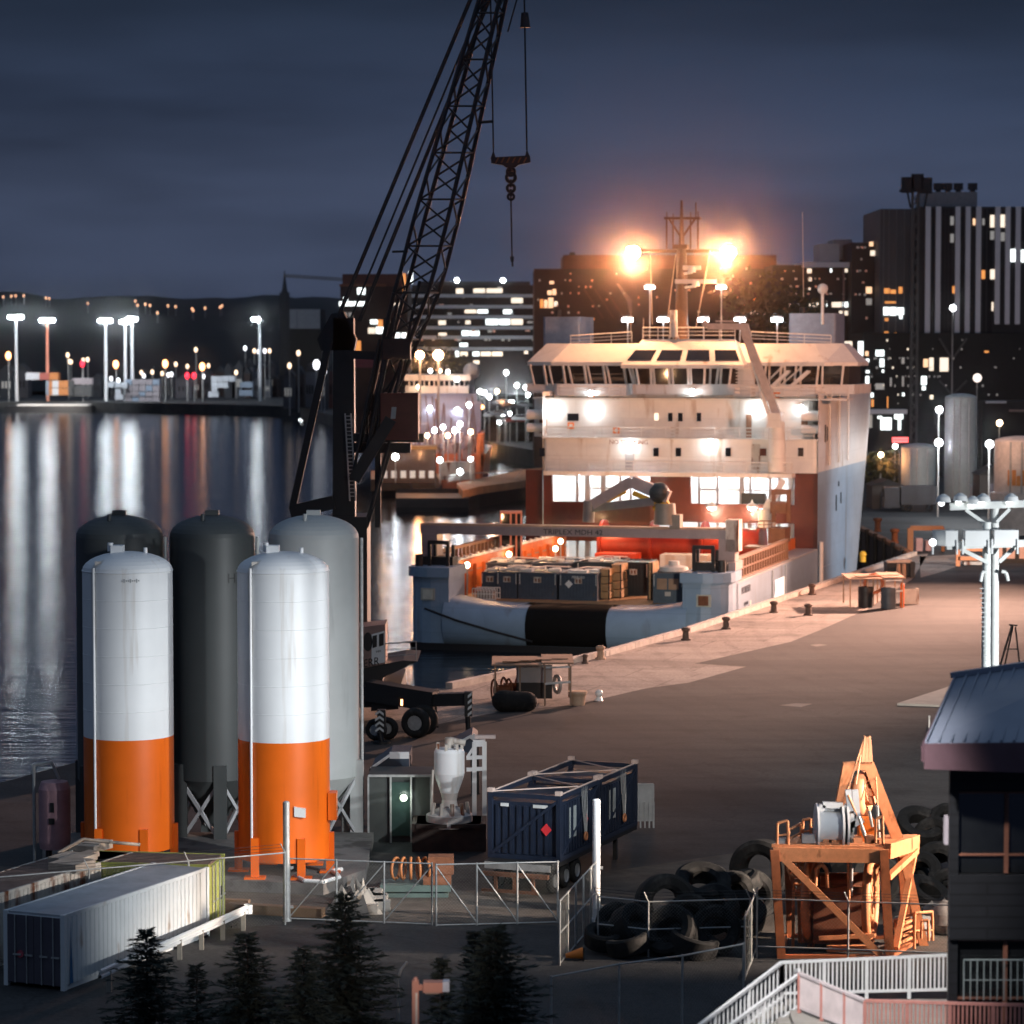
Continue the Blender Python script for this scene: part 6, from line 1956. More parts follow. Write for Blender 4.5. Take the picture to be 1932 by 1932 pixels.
m.build('wall_box', mat('pale_mauve_box', (0.42, 0.38, 0.42), 0.5), bl, True)
rail(MB(), [dp(1818, 1887, BD + 1.1), dp(1932, 1887, BD + 1.1)], 1.0, 0.16, 0.018, 1).build('balcony_rail', mat('grey_green_rail', (0.22, 0.26, 0.26), 0.5), bl, True)
for x in (1753, 1766):
    p = gp(x, 1412)
    t = thing('pipe_post', 'thin pale bollard pipe behind the left corner of the blue roof' , 'post', p, 0, 'pipe posts by the blue roof')
    MB().tube((0, 0, 0), (0, 0, dp(0, 1350, p.y).z), 0.06, n=8).build('pole', steel_p, t)

# landing and stairs with white railings in front of the building
SD = 74.0
lz = dp(0, 1885, SD).z
st = thing('stairway', 'concrete landing and stairs with white and dusty red railings', 'stairs', (dp(1600, 0, SD).x, SD, 0))
def s3(px, py, d=SD):
    return dp(px, py, d)
LD = [s3(1482, 1884), s3(1830, 1878), dp(1830, 1925, SD - 4), dp(1640, 1925, SD - 4), dp(1500, 1900, SD - 3)]
m = MB().prism([(p.x, p.y) for p in LD], lz - 0.25, lz)
m.build('landing', conc, st, True)
m = MB()
p0, p1 = s3(1478, 1890), dp(1300, 2010, SD - 3)
for i in range(11):
    a = p0.lerp(p1, i / 11)
    m.bx(a.x - 0.35, a.x, a.y - 2.2, a.y, a.z - 0.25, a.z - 0.05)
m.build('steps', conc, st, True)
MB().bx(LD[0].x, LD[1].x, SD - 2.5, SD - 0.5, 0, lz - 0.26).build('support_wall', mat('brick_red_wall', (0.14, 0.055, 0.04), 0.8, var=0.3, scale=4.0), st, True)
def baluster(m, tops, bots, n, r=0.022, post=None):
    for i in range(n + 1):
        f = i / n
        a, b = tops[0].lerp(tops[1], f), bots[0].lerp(bots[1], f)
        rr = r * (2.0 if (post and i % post == 0) else 1)
        m.bx(a.x - rr, a.x + rr, a.y - rr, a.y + rr, b.z - (0.22 if rr > r else 0), a.z)
    m.bar(tops[0], tops[1], 0.10, 0.07).bar(bots[0], bots[1], 0.07, 0.07)
m = MB()
baluster(m, (s3(1475, 1816), s3(1812, 1801)), (s3(1478, 1868 + 6), s3(1812, 1866)), 42, post=10)
baluster(m, (s3(1475, 1816), dp(1300, 1950, SD - 3)), (s3(1478, 1880), dp(1300, 2022, SD - 3)), 22, post=8)
baluster(m, (dp(1508, 1838, SD - 1), dp(1300, 1992, SD - 4)), (dp(1510, 1896, SD - 1), dp(1300, 2055, SD - 4)), 24, post=8)
m.bar(s3(1500, 1832), dp(1508, 1830, SD - 0.5), 0.08)
m.build('white_railing', galv_w, st, True)
m = MB()
ta, tb = dp(1508, 1836, SD - 1.5), dp(1632, 1888, SD - 4)
ba, bb = dp(1508, 1900, SD - 1.5), dp(1632, 1950, SD - 4)
baluster(m, (ta, tb), (ba, bb), 40, 0.025)
m.build('slatted_railing', mat('pinkish_white_railing', (0.70, 0.62, 0.62), 0.45), st, True)
m = MB()
baluster(m, (tb, dp(1990, 1898, SD - 6)), (bb, dp(1990, 1965, SD - 6)), 44, 0.022, post=10)
for f in (0.0, 0.35, 0.7):
    a, b = ta.lerp(tb, f), ba.lerp(bb, f)
    m.bx(a.x - 0.05, a.x + 0.05, a.y - 0.07, a.y - 0.03, b.z - 0.9, a.z)
m.build('red_railing', pink_r, st, True)
rk = mat('grey_boulder', (0.20, 0.19, 0.18), 0.9, var=0.4, scale=2, bump=0.4)
for i, (x, y, r, lab) in enumerate(((1782, 1757, 1.0, 'pale pointed rock by the right end of the white railing'), (1722, 1765, 0.8, 'grey rock beside the orange ladder foot'))):
    p = gp(x, y)
    t = thing('boulder', lab, 'rock', p, 0, 'rocks along the gravel edge')
    m = MB()
    m.ball((0, 0, r * 0.4), r, 10, 6, 0.7)
    m.v = [v * (0.8 + 0.4 * rnd.random()) for v in m.v]
    m.build('stone', rk, t)

# floodlight mast of two white timber poles
MD = 88.0
mo = dp(1876, 1300, MD)
ms_ = thing('floodlight_mast', 'white twin pole floodlight mast with two crossarms above the blue roof', 'floodlight mast', (mo.x, MD, 0))
def md(px, py, k=0.0):
    return dp(px, py, MD + k)
wp = mat('white_washed_timber', (0.66, 0.67, 0.64), 0.6, var=0.12, scale=3.0)
m = MB().tube(Vector((md(1874, 0).x, MD, 0)), md(1862, 985), 0.165, 0.13, n=12).tube(Vector((md(1893, 0, 0.5).x, MD + 0.5, 0)), md(1877, 945, 0.5), 0.165, 0.13, n=12)
m.build('pole', wp, ms_, True)
for yl, yr, x0, x1, k in ((1030, 1023, 1786, 1990, -0.25), (956, 948, 1792, 1990, 0.35)):
    MB().bar(md(x0, yl, k), md(x1, yr, k), 0.16, 0.22).build('crossarm', wp, ms_, True)
m = MB().bar(md(1812, 1035, -0.1), md(1866, 1063, -0.1), 0.12).bar(md(1917, 1030, -0.1), md(1885, 1060, -0.1), 0.12).bar(md(1822, 962, 0.3), md(1862, 990, 0.3), 0.1).bar(md(1905, 960, 0.3), md(1880, 985, 0.3), 0.1)
m.path([md(1862, 1078, -0.2), md(1853, 1080, -0.2), md(1850, 1097, -0.2)], 0.06, 6).path([md(1890, 1078, 0.2), md(1898, 1080, 0.2), md(1902, 1096, 0.2)], 0.06, 6)
m.build('braces', wp, ms_, True)
m = MB()
for y in range(1110, 1260, 9):
    m.bx(md(1862 + (y - 1110) * 0.06, 0).x - 0.08, md(1862 + (y - 1110) * 0.06, 0).x + 0.04, MD - 0.25, MD - 0.2, md(0, y).z, md(0, y).z + 0.03)
m.build('climbing_pegs', steel, ms_, True)
for x, y, k, lit in ((1782, 1018, -0.3, 1), (1840, 1018, -0.3, 0), (1895, 1017, -0.3, 0), (1780, 944, 0.3, 1), (1812, 942, 0.3, 1), (1836, 948, 0.3, 1), (1855, 943, 0.3, 1), (1908, 943, 0.3, 1)):
    p = md(x, y, k)
    if not lit or y > 1000:
        w = 0.42 if not lit else 0.4
        h = MB().prism([(p.x + 0.1 - w * (0.2 if lit else 1), p.y - 0.1), (p.x + w, p.y - 0.1), (p.x + w * 0.8, p.y + 0.35), (p.x - w * 0.8, p.y + 0.35)], p.z - 0.2, p.z + 0.28).build('floodlight', white_c, ms_, True)
        MB().bx(p.x - w, p.x - w + 0.05, p.y - 0.15, p.y + 0.05, p.z - 0.45, p.z).bx(p.x + w - 0.05, p.x + w, p.y - 0.15, p.y + 0.05, p.z - 0.45, p.z).build('bracket', white_c, h, False)
        kids(h)[0].parent = ms_
        kids_ = [o for o in bpy.data.objects if o.name.startswith('bracket') and o.parent == ms_][-1]
        kids_.location = (-mo.x, -MD, 0)
    else:
        h = MB().lathe([(0.05, 0.2), (0.2, 0.1), (0.24, -0.05)], p, 12).build('floodlight', white_c, ms_, True)
    if lit:
        q = p + Vector((-0.38 if y > 1000 else -0.08, -0.12, -0.08))
        MB().ball(q, 0.12 if y > 1000 else 0.10, n=12).build('bulb', glow('mast_lamp_glass', (0.95, 1.0, 1.0), 3.0), ms_, True)
# easel-like ladder leaning far right
p = gp(1905, 1262)
t = thing('step_ladder', 'dark metal step ladder standing on the bright roadway at the right edge', 'ladder', p)
z = dp(0, 1180, p.y).z
w = 20 / (F / p.y)
m = MB().bar((-w, 0, 0), (w * 0.3, 0.4, z), 0.10).bar((w, 0, 0), (w * 0.6, 0.4, z * 0.95), 0.08).bar((-w * 0.4, 0.2, z * 0.45), (w * 0.8, 0.2, z * 0.45), 0.08).bar((0, 0.4, z), (w * 0.8, 0.5, z * 0.98), 0.1)
m.bar((-w * 0.2, 1.2, 0), (w * 0.4, 0.45, z), 0.08)
m.build('frame', black, t)

# ================================================================== THINGS ON THE QUAY
tanw = mat('tan_timber_frame', (0.38, 0.25, 0.17), 0.75, var=0.25, scale=2.0)
def shelter(px0, px1, pyf, pyt, depth_m, label, tilt=0.0):
    a, b = gp(px0, pyf), gp(px1, pyf + 4 * 0)
    d = a.y
    t = thing('timber_shelter', label, 'shelter', (a.x, d, 0), 0, 'open timber shelters on the quay')
    w = dp(px1, 0, d).x - a.x
    h = dp(0, pyt, d).z
    m = MB().bx(-0.2, w * 0.62, -0.2, depth_m, h, h + 0.1).bx(w * 0.62, w + 0.2, 0.1, depth_m + 0.4, h + 0.08, h + 0.18)
    for i in range(4):
        m.bx(w * (0.1 + 0.22 * i), w * (0.1 + 0.22 * i) + 1.0, 0.3 + i * 0.5, 1.4 + i * 0.6, h + 0.19, h + 0.25)
    m.build('roof', tanw, t)
    for x in (0, w * 0.33, w * 0.66, w):
        for y in (0, depth_m - 0.2):
            MB().bar((x, y, 0), (x, y, h), 0.11).build('post', tanw, t)
    m = MB().bar((w * 0.66, 0, h * 0.55), (w, 0, h * 0.6), 0.12).bar((w * 0.66, 0, h * 0.95), (w, 0, h * 0.97), 0.1)
    m.build('rail', white, t)
    return t, w, h, a
t, w, h, a = shelter(934, 1078, 1332, 1256, 4.5, 'patched timber shelter over pump gear near the ship stern')
e = thing('pump_engine', 'dark pump engine with a hose reel under the patched shelter', 'pump', (a.x + w * 0.5, a.y + 1.2, 0))
m = MB().bx(-1.0, 1.2, 0, 1.2, 0.3, 1.3).tube((-0.6, 0.2, 1.3), (-0.6, 0.2, 2.0), 0.1)
m.build('engine_block', black, e)
MB().bx(-1.0, 1.2, -0.1, 0.0, 1.3, 2.4).build('control_panel', grey_p, e)
MB().torus((1.5, -0.1, 1.2), 0.5, 0.12, (1, 0.4, 0)).build('hose_reel', steel_p, e)
for i, (x, lab) in enumerate(((933, 'rusty cable reel at the left post of the patched shelter'), (951, 'second rusty cable reel inside the patched shelter'))):
    p = gp(x, 1322 + 4 * (1 - i))
    r_ = thing('cable_reel', lab, 'reel', p, 0, 'rusty cable reels')
    MB().torus((0, 0, 0.75), 0.68, 0.07, (1, 0.3, 0), n=22, m=6).torus((0.9, 0.25, 0.75), 0.68, 0.07, (1, 0.3, 0), n=22, m=6).build('flange', rusty, r_)
    MB().tube((0, 0, 0.75), (0.9, 0.25, 0.75), 0.35, n=14).build('drum', rusty, r_)
p = gp(972, 1342)
b = thing('fender_ball', 'big round black rubber fender lying before the patched shelter', 'fender', p)
MB().tube((-0.75, 0, 0.62), (0.75, 0.2, 0.55), 0.66, 0.6, n=20).ball((-0.75, 0, 0.62), 0.655, 16, 8).ball((0.75, 0.2, 0.55), 0.598, 16, 8).build('body', rubber, b)
p = gp(1090, 1330)
b = thing('plastic_tub', 'tan and white round tub at the right end of the patched shelter', 'tub', p)
MB().lathe([(0.001, 0.02), (0.42, 0.0), (0.5, 0.55), (0.58, 0.72), (0.58, 0.85), (0.001, 0.88)], n=20).build('tub', mat('cream_tan_plastic', (0.58, 0.40, 0.28), 0.5), b)
p = gp(1130, 1322)
b = thing('white_buoy', 'small white buoy lying on the roadway right of the tub', 'buoy', p)
MB().ball((0, 0, 0.45), 0.24, 12, 8).tube((0, 0, 0), (0, 0, 0.3), 0.28, 0.1, n=12).build('float', white_c, b)
t2, w2, h2, a2 = shelter(1604, 1712, 1147, 1093, 5, 'open timber shelter sheltering drums beyond the ship bow quarter')
for i, (x, y, c_, lab) in enumerate(((1676, 1148, mat('slate_drum', (0.06, 0.075, 0.09), 0.5), 'dark blue grey drum in front of the far shelter'), (1633, 1146, black, 'black drum under the left half of the far shelter'))):
    p = gp(x, y)
    b = thing('oil_drum', lab, 'drum', p, 0, 'drums by the far shelter')
    MB().lathe([(0.001, 0), (0.62, 0), (0.64, 0.5), (0.62, 1.0), (0.64, 1.4), (0.62, 1.75), (0.001, 1.75)], n=20).build('drum', c_, b)
p = gp(1648, 1144)
b = thing('life_ring_stand', 'orange life ring hanging under the far shelter', 'life ring', p)
MB().torus((0, 0, 1.9), 0.75, 0.14, (0.2, 1, 0)).build('ring', mat('ring_orange', (0.6, 0.16, 0.06), 0.5), b)
MB().bar((0, 0.2, 0), (0, 0.2, 2.8), 0.12).build('stand', tanw, b)
p = gp(1702, 1146)
b = thing('safety_cylinder', 'thin bright orange cylinder at the right post of the far shelter', 'cylinder', p)
MB().lathe([(0.001, 0), (0.18, 0), (0.18, 1.9), (0.08, 2.1), (0.001, 2.15)], n=14).build('bottle', orange, b)
p = gp(1718, 1140)
b = thing('white_crate', 'pale open crate right of the far shelter', 'crate', p)
m = MB().bx(-0.7, 0.7, 0, 0.1, 0, 1.3).bx(-0.7, -0.6, 0.1, 1.2, 0, 1.3).bx(0.6, 0.7, 0.1, 1.2, 0, 1.3).bx(-0.6, 0.6, 0.1, 1.2, 0, 0.1)
m.build('box', rust_w, b)
p = gp(1700, 1090)
b = thing('skip_bin', 'black steel skip with pale sacks on top beyond the far shelter', 'skip', p)
s_ = F / p.y
w = 50 / s_
h = 28 / s_
MB().prism([(-w / 2, 0), (w / 2, 0), (w / 2, 2.5), (-w / 2, 2.5)], 0.1, h, [(-w / 2 - 0.1, -0.1), (w / 2 + 0.1, -0.1), (w / 2 + 0.1, 2.6), (-w / 2 - 0.1, 2.6)]).bx(w / 2 - 0.4, w / 2, -0.3, -0.1, 0, h * 1.1).build('bin', black, b)
MB().box((0.2, 0.8, h + 0.12), (1.7, 1.1, 0.3)).box((-0.9, 0.6, h + 0.08), (0.8, 0.8, 0.2)).build('sacks', mat('pale_sack', (0.6, 0.5, 0.42), 0.8), b)
for i, (x, lab) in enumerate(((1695, 'left of two tan posts before the black skip'), (1705, 'right of two tan posts before the black skip'))):
    p = gp(x, 1092)
    b = thing('tan_post', lab, 'post', p, 0, 'tan posts before the skip')
    MB().tube((0, 0, 0), (0, 0, 1.35), 0.24, 0.2, n=10).dome(0.2, 1.35, 0.1, n=10, k=3).build('post', tanw, b)
# mooring bollards along the edge
bol = mat('worn_brown_bollard', (0.10, 0.065, 0.05), 0.7, var=0.4, scale=4)
bl_list = ((1294, 1208, 'bollard by the starboard stern corner of the ship'), (1370, 1187, 'bollard opposite the ship name lettering'), (1460, 1156, 'orange lit bollard by the pale rubbing strip'), (1525, 1161, 'bollard standing alone in the middle of the apron'),
           (1532, 1122, 'bollard in the shadow below the bright side opening'), (1133, 1244, 'tan topped bollard at the near kerb end by the black roller'), (1104, 1252, 'short brown post at the kerb left of the tan bollard'))
for i, (x, y, lab) in enumerate(bl_list):
    p = gp(x, y)
    t = thing('bollard', lab, 'bollard', p, 0, 'mooring bollards along the quay')
    k = 0.68 if i != 6 else 0.45
    m = MB().lathe([(0.001, 0), (0.55 * k, 0), (0.55 * k, 0.1), (0.38 * k, 0.16), (0.34 * k, 0.95 * k), (0.48 * k, 1.1 * k), (0.5 * k, 1.3 * k), (0.3 * k, 1.42 * k), (0.001, 1.45 * k)], n=18)
    m.build('post', tanw if i == 5 else bol, t)
p = gp(1628, 1060)
t = thing('yellow_bollard', 'yellow capped mooring post left of the black skip', 'bollard', p)
MB().tube((0, 0, 0), (0, 0, 0.6), 0.3, n=12).ball((0, 0, 0.75), 0.36, 14, 8).build('post', yellow, t)
# quay wall of the slip beyond the bow: facing boards and fender piles
wall_m = mat('dark_quay_timber', (0.035, 0.028, 0.024), 0.85, var=0.4, scale=1.0)
t = thing('fender_wall', 'dark timber fender wall of the slip beyond the ship bow', 'wall', (42, 300, 0))
m = MB().bx(41.6, 41.97, 298, 342, -4.5, -0.02)
m.build('boarding', wall_m, t, True)
MB().bx(41.5, 42.2, 298, 342, 0.02, 0.35).build('cap_beam', mat('rust_orange_timber', (0.25, 0.11, 0.05), 0.8), t, True)
for i in range(6):
    y = 301 + i * 7.5
    MB().tube((41.4, y, -5), (41.4, y, 0.6), 0.25, n=8).build('pile', wall_m, t, True)
for i, (x, y) in enumerate(((1688, 1025), (1656, 1003))):
    p = gp(x, y)
    t = thing('wall_bollard', 'rusty bollard on the cap of the fender wall, ' + ('nearer one' if i == 0 else 'farther one'), 'bollard', p, 0, 'bollards on the fender wall')
    MB().lathe([(0.5, 0), (0.35, 0.3), (0.35, 1.2), (0.55, 1.3), (0.5, 1.6), (0.001, 1.7)], n=12).build('post', rusty, t)
# loading frame, trestles and vehicles farther along
p = gp(1748, 1040)
t = thing('loading_frame', 'brown portal frame with crates inside standing behind the slip', 'frame', p)
s_ = F / p.y
w, h = 62 / s_, 44 / s_
m = MB().bar((-w / 2, 0, 0), (-w / 2, 0, h), 0.6).bar((w / 2, 0, 0), (w / 2, 0, h), 0.35).bar((-w / 2, 0, h), (w / 2, 0, h), 0.5)
m.build('portal', mat('brown_orange_frame', (0.22, 0.10, 0.045), 0.7), t)
MB().bx(-w * 0.3, -w * 0.1, 0.3, 1.5, 0, h * 0.55).bx(0.0, w * 0.2, 0.4, 1.6, 0, h * 0.45).build('stored_sacks', mat('mauve_sack', (0.36, 0.26, 0.28), 0.8), t)
p = gp(1838, 1068)
t = thing('orange_trestle', 'orange steel trestle behind the floodlight mast', 'trestle', p)
s_ = F / p.y
w, h = 62 / s_, 33 / s_
m = MB().bar((-w / 2, 0, 0), (-w / 2, 0, h), 0.4).bar((w / 2, 0, 0), (w / 2, 0, h), 0.4).bar((-w / 2, 0, h), (w / 2, 0, h), 0.5).bar((-w / 2, 0, h * 0.45), (w / 2, 0, h * 0.45), 0.4)
m.build('frame', orange_fr, t)
MB().bx(-w * 0.3, w * 0.3, 0.2, 1.4, 0.1, h * 0.35).build('load', rust_w, t)
p = gp(1905, 1062)
t = thing('pink_hoarding', 'pinkish panelled cabin with dark gaps behind the mast', 'cabin', p)
s_ = F / p.y
m = MB()
for i in range(3):
    m.bx((-30 + i * 24) / s_, (-14 + i * 24) / s_, 0, 2, 8 / s_, 34 / s_)
m.build('panels', mat('pale_pink_paint', (0.55, 0.33, 0.25), 0.6), t)
MB().bx(-34 / s_, 40 / s_, 0.1, 2.2, 0, 42 / s_).build('frame', wall_m, t)

# storage tanks at the right
def tank(px0, px1, ytop, yfoot, label, m_, dome=0.25, parts=()):
    f = gp((px0 + px1) / 2, yfoot)
    s_ = F / f.y
    r = (px1 - px0) / 2 / s_
    t = thing('storage_tank', label, 'tank', (f.x, f.y + r, 0), 0, 'storage tanks beyond the ship')
    zt = dp(0, ytop, f.y + r).z
    m = MB().lathe([(r, 0), (r, zt - r * dome)], n=36)
    m.dome(r, zt - r * dome, r * dome, n=36).build('shell', m_, t)
    k = MB()
    for a in (-0.6, -0.2, 0.4):
        k.tube((r * math.sin(a) * 1.02, -r * math.cos(a) * 1.02, 0), (r * math.sin(a) * 1.02, -r * math.cos(a) * 1.02, zt - r * dome), 0.12, n=6)
    k.build('pipe', steel_p, t)
    return t, r, zt
tk = mat('grey_green_tank_paint', (0.34, 0.37, 0.36), 0.5, var=0.08)
tank(1786, 1846, 742, 942, 'tall grey cylindrical tank with twin pipes beyond the ship', tk, 0.3)
tank(1703, 1770, 836, 950, 'lower grey tank with a red lit sign at its left', tk, 0.25)
t, r, zt = tank(1884, 1990, 822, 1010, 'wide pink lit tank cut by the right edge', mat('pale_tank_paint', (0.62, 0.55, 0.50), 0.5), 0.2)
MB().lathe([(r * 1.12, 0), (r * 1.12, zt * 0.42), (r, zt * 0.43)], n=36).build('lower_skirt', MATS['pale_tank_paint'], t)
m = MB()
for i in range(4):
    a = -0.62 + i * 0.16
    x, y = (r * 1.01) * math.sin(a), -(r * 1.01) * math.cos(a)
    m.bar((x, y, zt * 0.50), (x, y, zt * (0.66 if i != 2 else 0.6)), 0.5, 0.1)
m.build('orange_mark', mat('orange_tank_mark', (0.6, 0.25, 0.07), 0.5), t)
p = gp(1700, 950)
t = thing('red_sign', 'small red lit sign beside the lower grey tank', 'sign', (dp(1705, 0, p.y - 2).x, p.y - 2, 0))
z = dp(0, 830, p.y - 2).z
MB().bar((0, 0, 0), (0, 0, z - 0.4), 0.3).build('pole', black, t)
m = MB().bx(-1.1, 1.1, -0.1, 0.1, z + 0.05, z + 0.35).bx(-1.1, 1.1, -0.1, 0.1, z - 0.35, z - 0.05)
m.build('sign_face', glow('red_sign_light', (1.0, 0.10, 0.10), 3.0), t)
rm = mat('shed_wall', (0.05, 0.045, 0.042), 0.7)
for i, (x0, x1, y0, yf, lab, mm) in enumerate(((1645, 1705, 905, 960, 'low dark shed between the ship and the grey tanks', rm), (1848, 1900, 880, 960, 'low dark shed between the tall tank and the pink tank', rm), (1700, 1768, 905, 965, 'dark lorry trailer body parked before the lower tank', mat('lorry_dark', (0.035, 0.04, 0.05), 0.5)))):
    p = gp((x0 + x1) / 2, yf)
    s_ = F / p.y
    t = thing('shed' if i < 2 else 'lorry_trailer', lab, 'shed' if i < 2 else 'lorry', p)
    w, h = (x1 - x0) / s_, (yf - y0) / s_
    if i < 2:
        MB().prism([(-w / 2, 0), (w / 2, 0), (w / 2, 6), (-w / 2, 6)], 0, h * 0.8).build('wall', mm, t)
        MB().ext([(-w / 2 - 0.2, -0.2, h * 0.8), (w / 2 + 0.2, -0.2, h * 0.8), (0, -0.2, h)], (0, 6.4, 0)).build('roof', dark_ground, t)
        MB().bx(-w * 0.2, w * 0.1, -0.05, 0, 0, h * 0.6).build('door', MATS['dark_grey_door_paint'], t)
    else:
        MB().bx(-w / 2, w / 2, 0, 2.5, 0.9, h * 0.8).build('body', mm, t)
        for x in (-w * 0.4, -w * 0.28, w * 0.3):
            MB().torus((x, 0.2, 0.5), 0.36, 0.14, (0, 1, 0), n=14, m=6).build('wheel', rubber, t)
        MB().bx(-w / 2 - 2.2, -w / 2 - 0.2, 0.1, 2.4, 0.5, h * 0.75).build('cab', mm, t)
        MB().bx(-w / 2 - 2.22, -w / 2 - 2.19, 0.3, 2.2, h * 0.45, h * 0.7).build('windscreen', glass, t)
spot('tank_light', (84, 340, 14), (64, 395, 8), 16000, WHITE, 44, 0.9, 0.5)
# parked van and lamps near the right sheds
p = gp(1868, 902)
t = thing('parked_van', 'white van lit by a lamp beside the pink tank', 'van', (dp(1868, 0, 398).x, 398, 0))
MB().ext([(-1.8, 0, 0.5), (1.9, 0, 0.5), (1.9, 0, 1.2), (1.2, 0, 1.4), (0.7, 0, 2.3), (-1.8, 0, 2.4)], (0, 1.9, 0)).build('body', white_c, t)
MB().ext([(0.8, -0.02, 1.45), (1.15, -0.02, 1.45), (0.75, -0.02, 2.1), (0.1, -0.02, 2.1), (0.1, -0.02, 1.45)], (0, 1.94, 0)).build('windows', glass, t)
for x in (-1.1, 1.2):
    MB().torus((x, 0.15, 0.4), 0.28, 0.12, (0, 1, 0), n=14, m=6).build('wheel', rubber, t)
def yard_lamp(px, py, d, label, mat_, pw, col, r=0.35, group='yard lamps beyond the ship', name='yard_lamp'):
    q = dp(px, py, d)
    t = thing(name, label, 'lamp', (q.x, d, 0), 0, group)
    MB().tube((0, 0.3, 0), (0, 0.3, q.z + 0.2), 0.12, 0.08, n=6).bar((0, 0.3, q.z + 0.2), (0, -0.1, q.z + 0.25), 0.1).build('pole', steel_p, t)
    MB().ball((0, 0, q.z), r, n=10, k=6).build('bulb', mat_, t)
    if pw:
        point('yard_lamp_light', (q.x + 1.2, d - 2.2, q.z - 0.6), pw, col, 0.3)
    return t
yard_lamp(1772, 773, 372, 'white lamp on the wall left of the tall grey tank', b_white, 1500, WHITE, 0.45)
yard_lamp(1771, 835, 365, 'white lamp between the two grey tanks', b_white, 2500, WHITE, 0.5)
yard_lamp(1867, 838, 360, 'white lamp above the parked van', b_white, 3500, WHITE, 0.5)
yard_lamp(1886, 798, 420, 'warm lamp right of the tall grey tank', b_warm, 0, WARM, 0.45)
yard_lamp(1662, 858, 400, 'amber lamp glowing beside a dark tree', b_warm, 500, SODIUM, 0.4)
yard_lamp(1689, 842, 402, 'small white lamp above the amber one', b_white, 0, WHITE, 0.35)
yard_lamp(1612 * 0 + 1844, 713, 450, 'round pale lamp globe in front of the dark building', glow('pale_globe', (1.0, 0.85, 0.75), 1.6), 0, WARM, 0.7)
yard_lamp(1798, 581, 470, 'greenish white flood lamp before the striped tower', b_white, 0, WHITE, 0.5)

# ================================================================== BUILDINGS OF THE TOWN
brick = mat('dark_brown_brick', (0.060, 0.040, 0.034), 0.8, var=0.25, scale=0.3)
brick_r = mat('red_brown_brick', (0.13, 0.055, 0.042), 0.8, var=0.25, scale=0.3)
pale_band = mat('pale_concrete_band', (0.60, 0.60, 0.63), 0.7, var=0.08, scale=0.3)
dark_gl = mat('dark_facade_glass', (0.018, 0.019, 0.021), 0.25, var=0.4, scale=0.2)
char = mat('charcoal_cladding', (0.028, 0.030, 0.034), 0.7, var=0.3, scale=0.2)
stripe_m = mat('pale_mauve_cladding', (0.80, 0.77, 0.80), 0.6, var=0.06, scale=0.2)
class Bld:
    def __init__(s, label, x0, x1, ytop, d, deep, m, cat='building', name='building', group=None):
        a, b = dp(x0, 0, d).x, dp(x1, 0, d).x
        s.d, s.cx = d, (a + b) / 2
        s.t = thing(name, label, cat, (s.cx, d, 0), 0, group)
        s.z = dp(0, ytop, d).z
        s.w = (b - a) / 2
        MB().bx(-s.w, s.w, 0, deep, 0, s.z).build('wall', m, s.t)
    def p(s, px, py, k=0.0):
        q = dp(px, py, s.d + k)
        return Vector((q.x - s.cx, k, q.z))
    def rect(s, x0, y0, x1, y1, m, name='window', k=-0.12, th=0.1, parent=None):
        a, b = s.p(x0, y1, k), s.p(x1, y0, k)
        return MB().bx(a.x, b.x, k, k + th, a.z, b.z).build(name, m, parent or s.t)
    def rbox(s, x0, y0, x1, y1, k0, k1, m, name):
        a, b = s.p(x0, y1, k0), s.p(x1, y0, k0)
        return MB().bx(a.x, b.x, k0, k1, a.z, b.z).build(name, m, s.t)
def Q(x0, y0, x1, y1):              # windows read off an enlargement of the middle left part
    return 476.6 + .2741 * x0, 423.7 + .2741 * y0, 476.6 + .2741 * x1, 423.7 + .2741 * y1
def T(x0, y0, x1, y1):              # ... and of the right part
    return 1402.4 + .2741 * x0, 317.8 + .2741 * y0, 1402.4 + .2741 * x1, 317.8 + .2741 * y1
def U(x0, y0, x1, y1):              # ... and of the part behind the ship's mast
    return 953.3 + .2741 * x0, 317.8 + .2741 * y0, 953.3 + .2741 * x1, 317.8 + .2741 * y1

# office block with long pale bands
b = Bld('wide office block with long pale horizontal bands and lit windows', 776, 1012, 538, 660, 25, dark_gl)
band_office = b
for y in (558, 578.5, 598, 618.3, 636.5, 658):
    b.rect(776, y - 3.2, 1012, y + 3.2, pale_band, 'pale_band', -0.5, 0.5)
b.rbox(790, 531, 1000, 538, 3, 15, char, 'roof_plant')
for r_ in ((1400, 440, 1450, 475), (1520, 440, 1600, 470), (1610, 440, 1720, 470), (1780, 505, 1860, 540), (1460, 585, 1540, 610), (1548, 585, 1620, 610), (1725, 585, 1785, 615), (1605, 650, 1690, 690), (1698, 650, 1770, 690), (1778, 650, 1860, 690), (1280, 660, 1330, 690), (1465, 660, 1500, 685), (1440, 730, 1490, 765), (1497, 730, 1560, 765), (1280, 745, 1335, 775), (1425, 815, 1480, 840), (1395, 870, 1420, 910), (1430, 875, 1480, 905), (1515, 875, 1560, 905), (1570, 875, 1640, 905), (1648, 875, 1720, 905), (1870, 870, 1895, 890), (1520, 935, 1560, 960)):
    b.rect(*Q(*r_), w_cream if r_[0] % 3 else w_white, 'lit_window')
for x in (862, 949):
    MB().ball(b.p(x, 529), 0.55, 8, 6).build('roof_lamp', b_white, b.t)
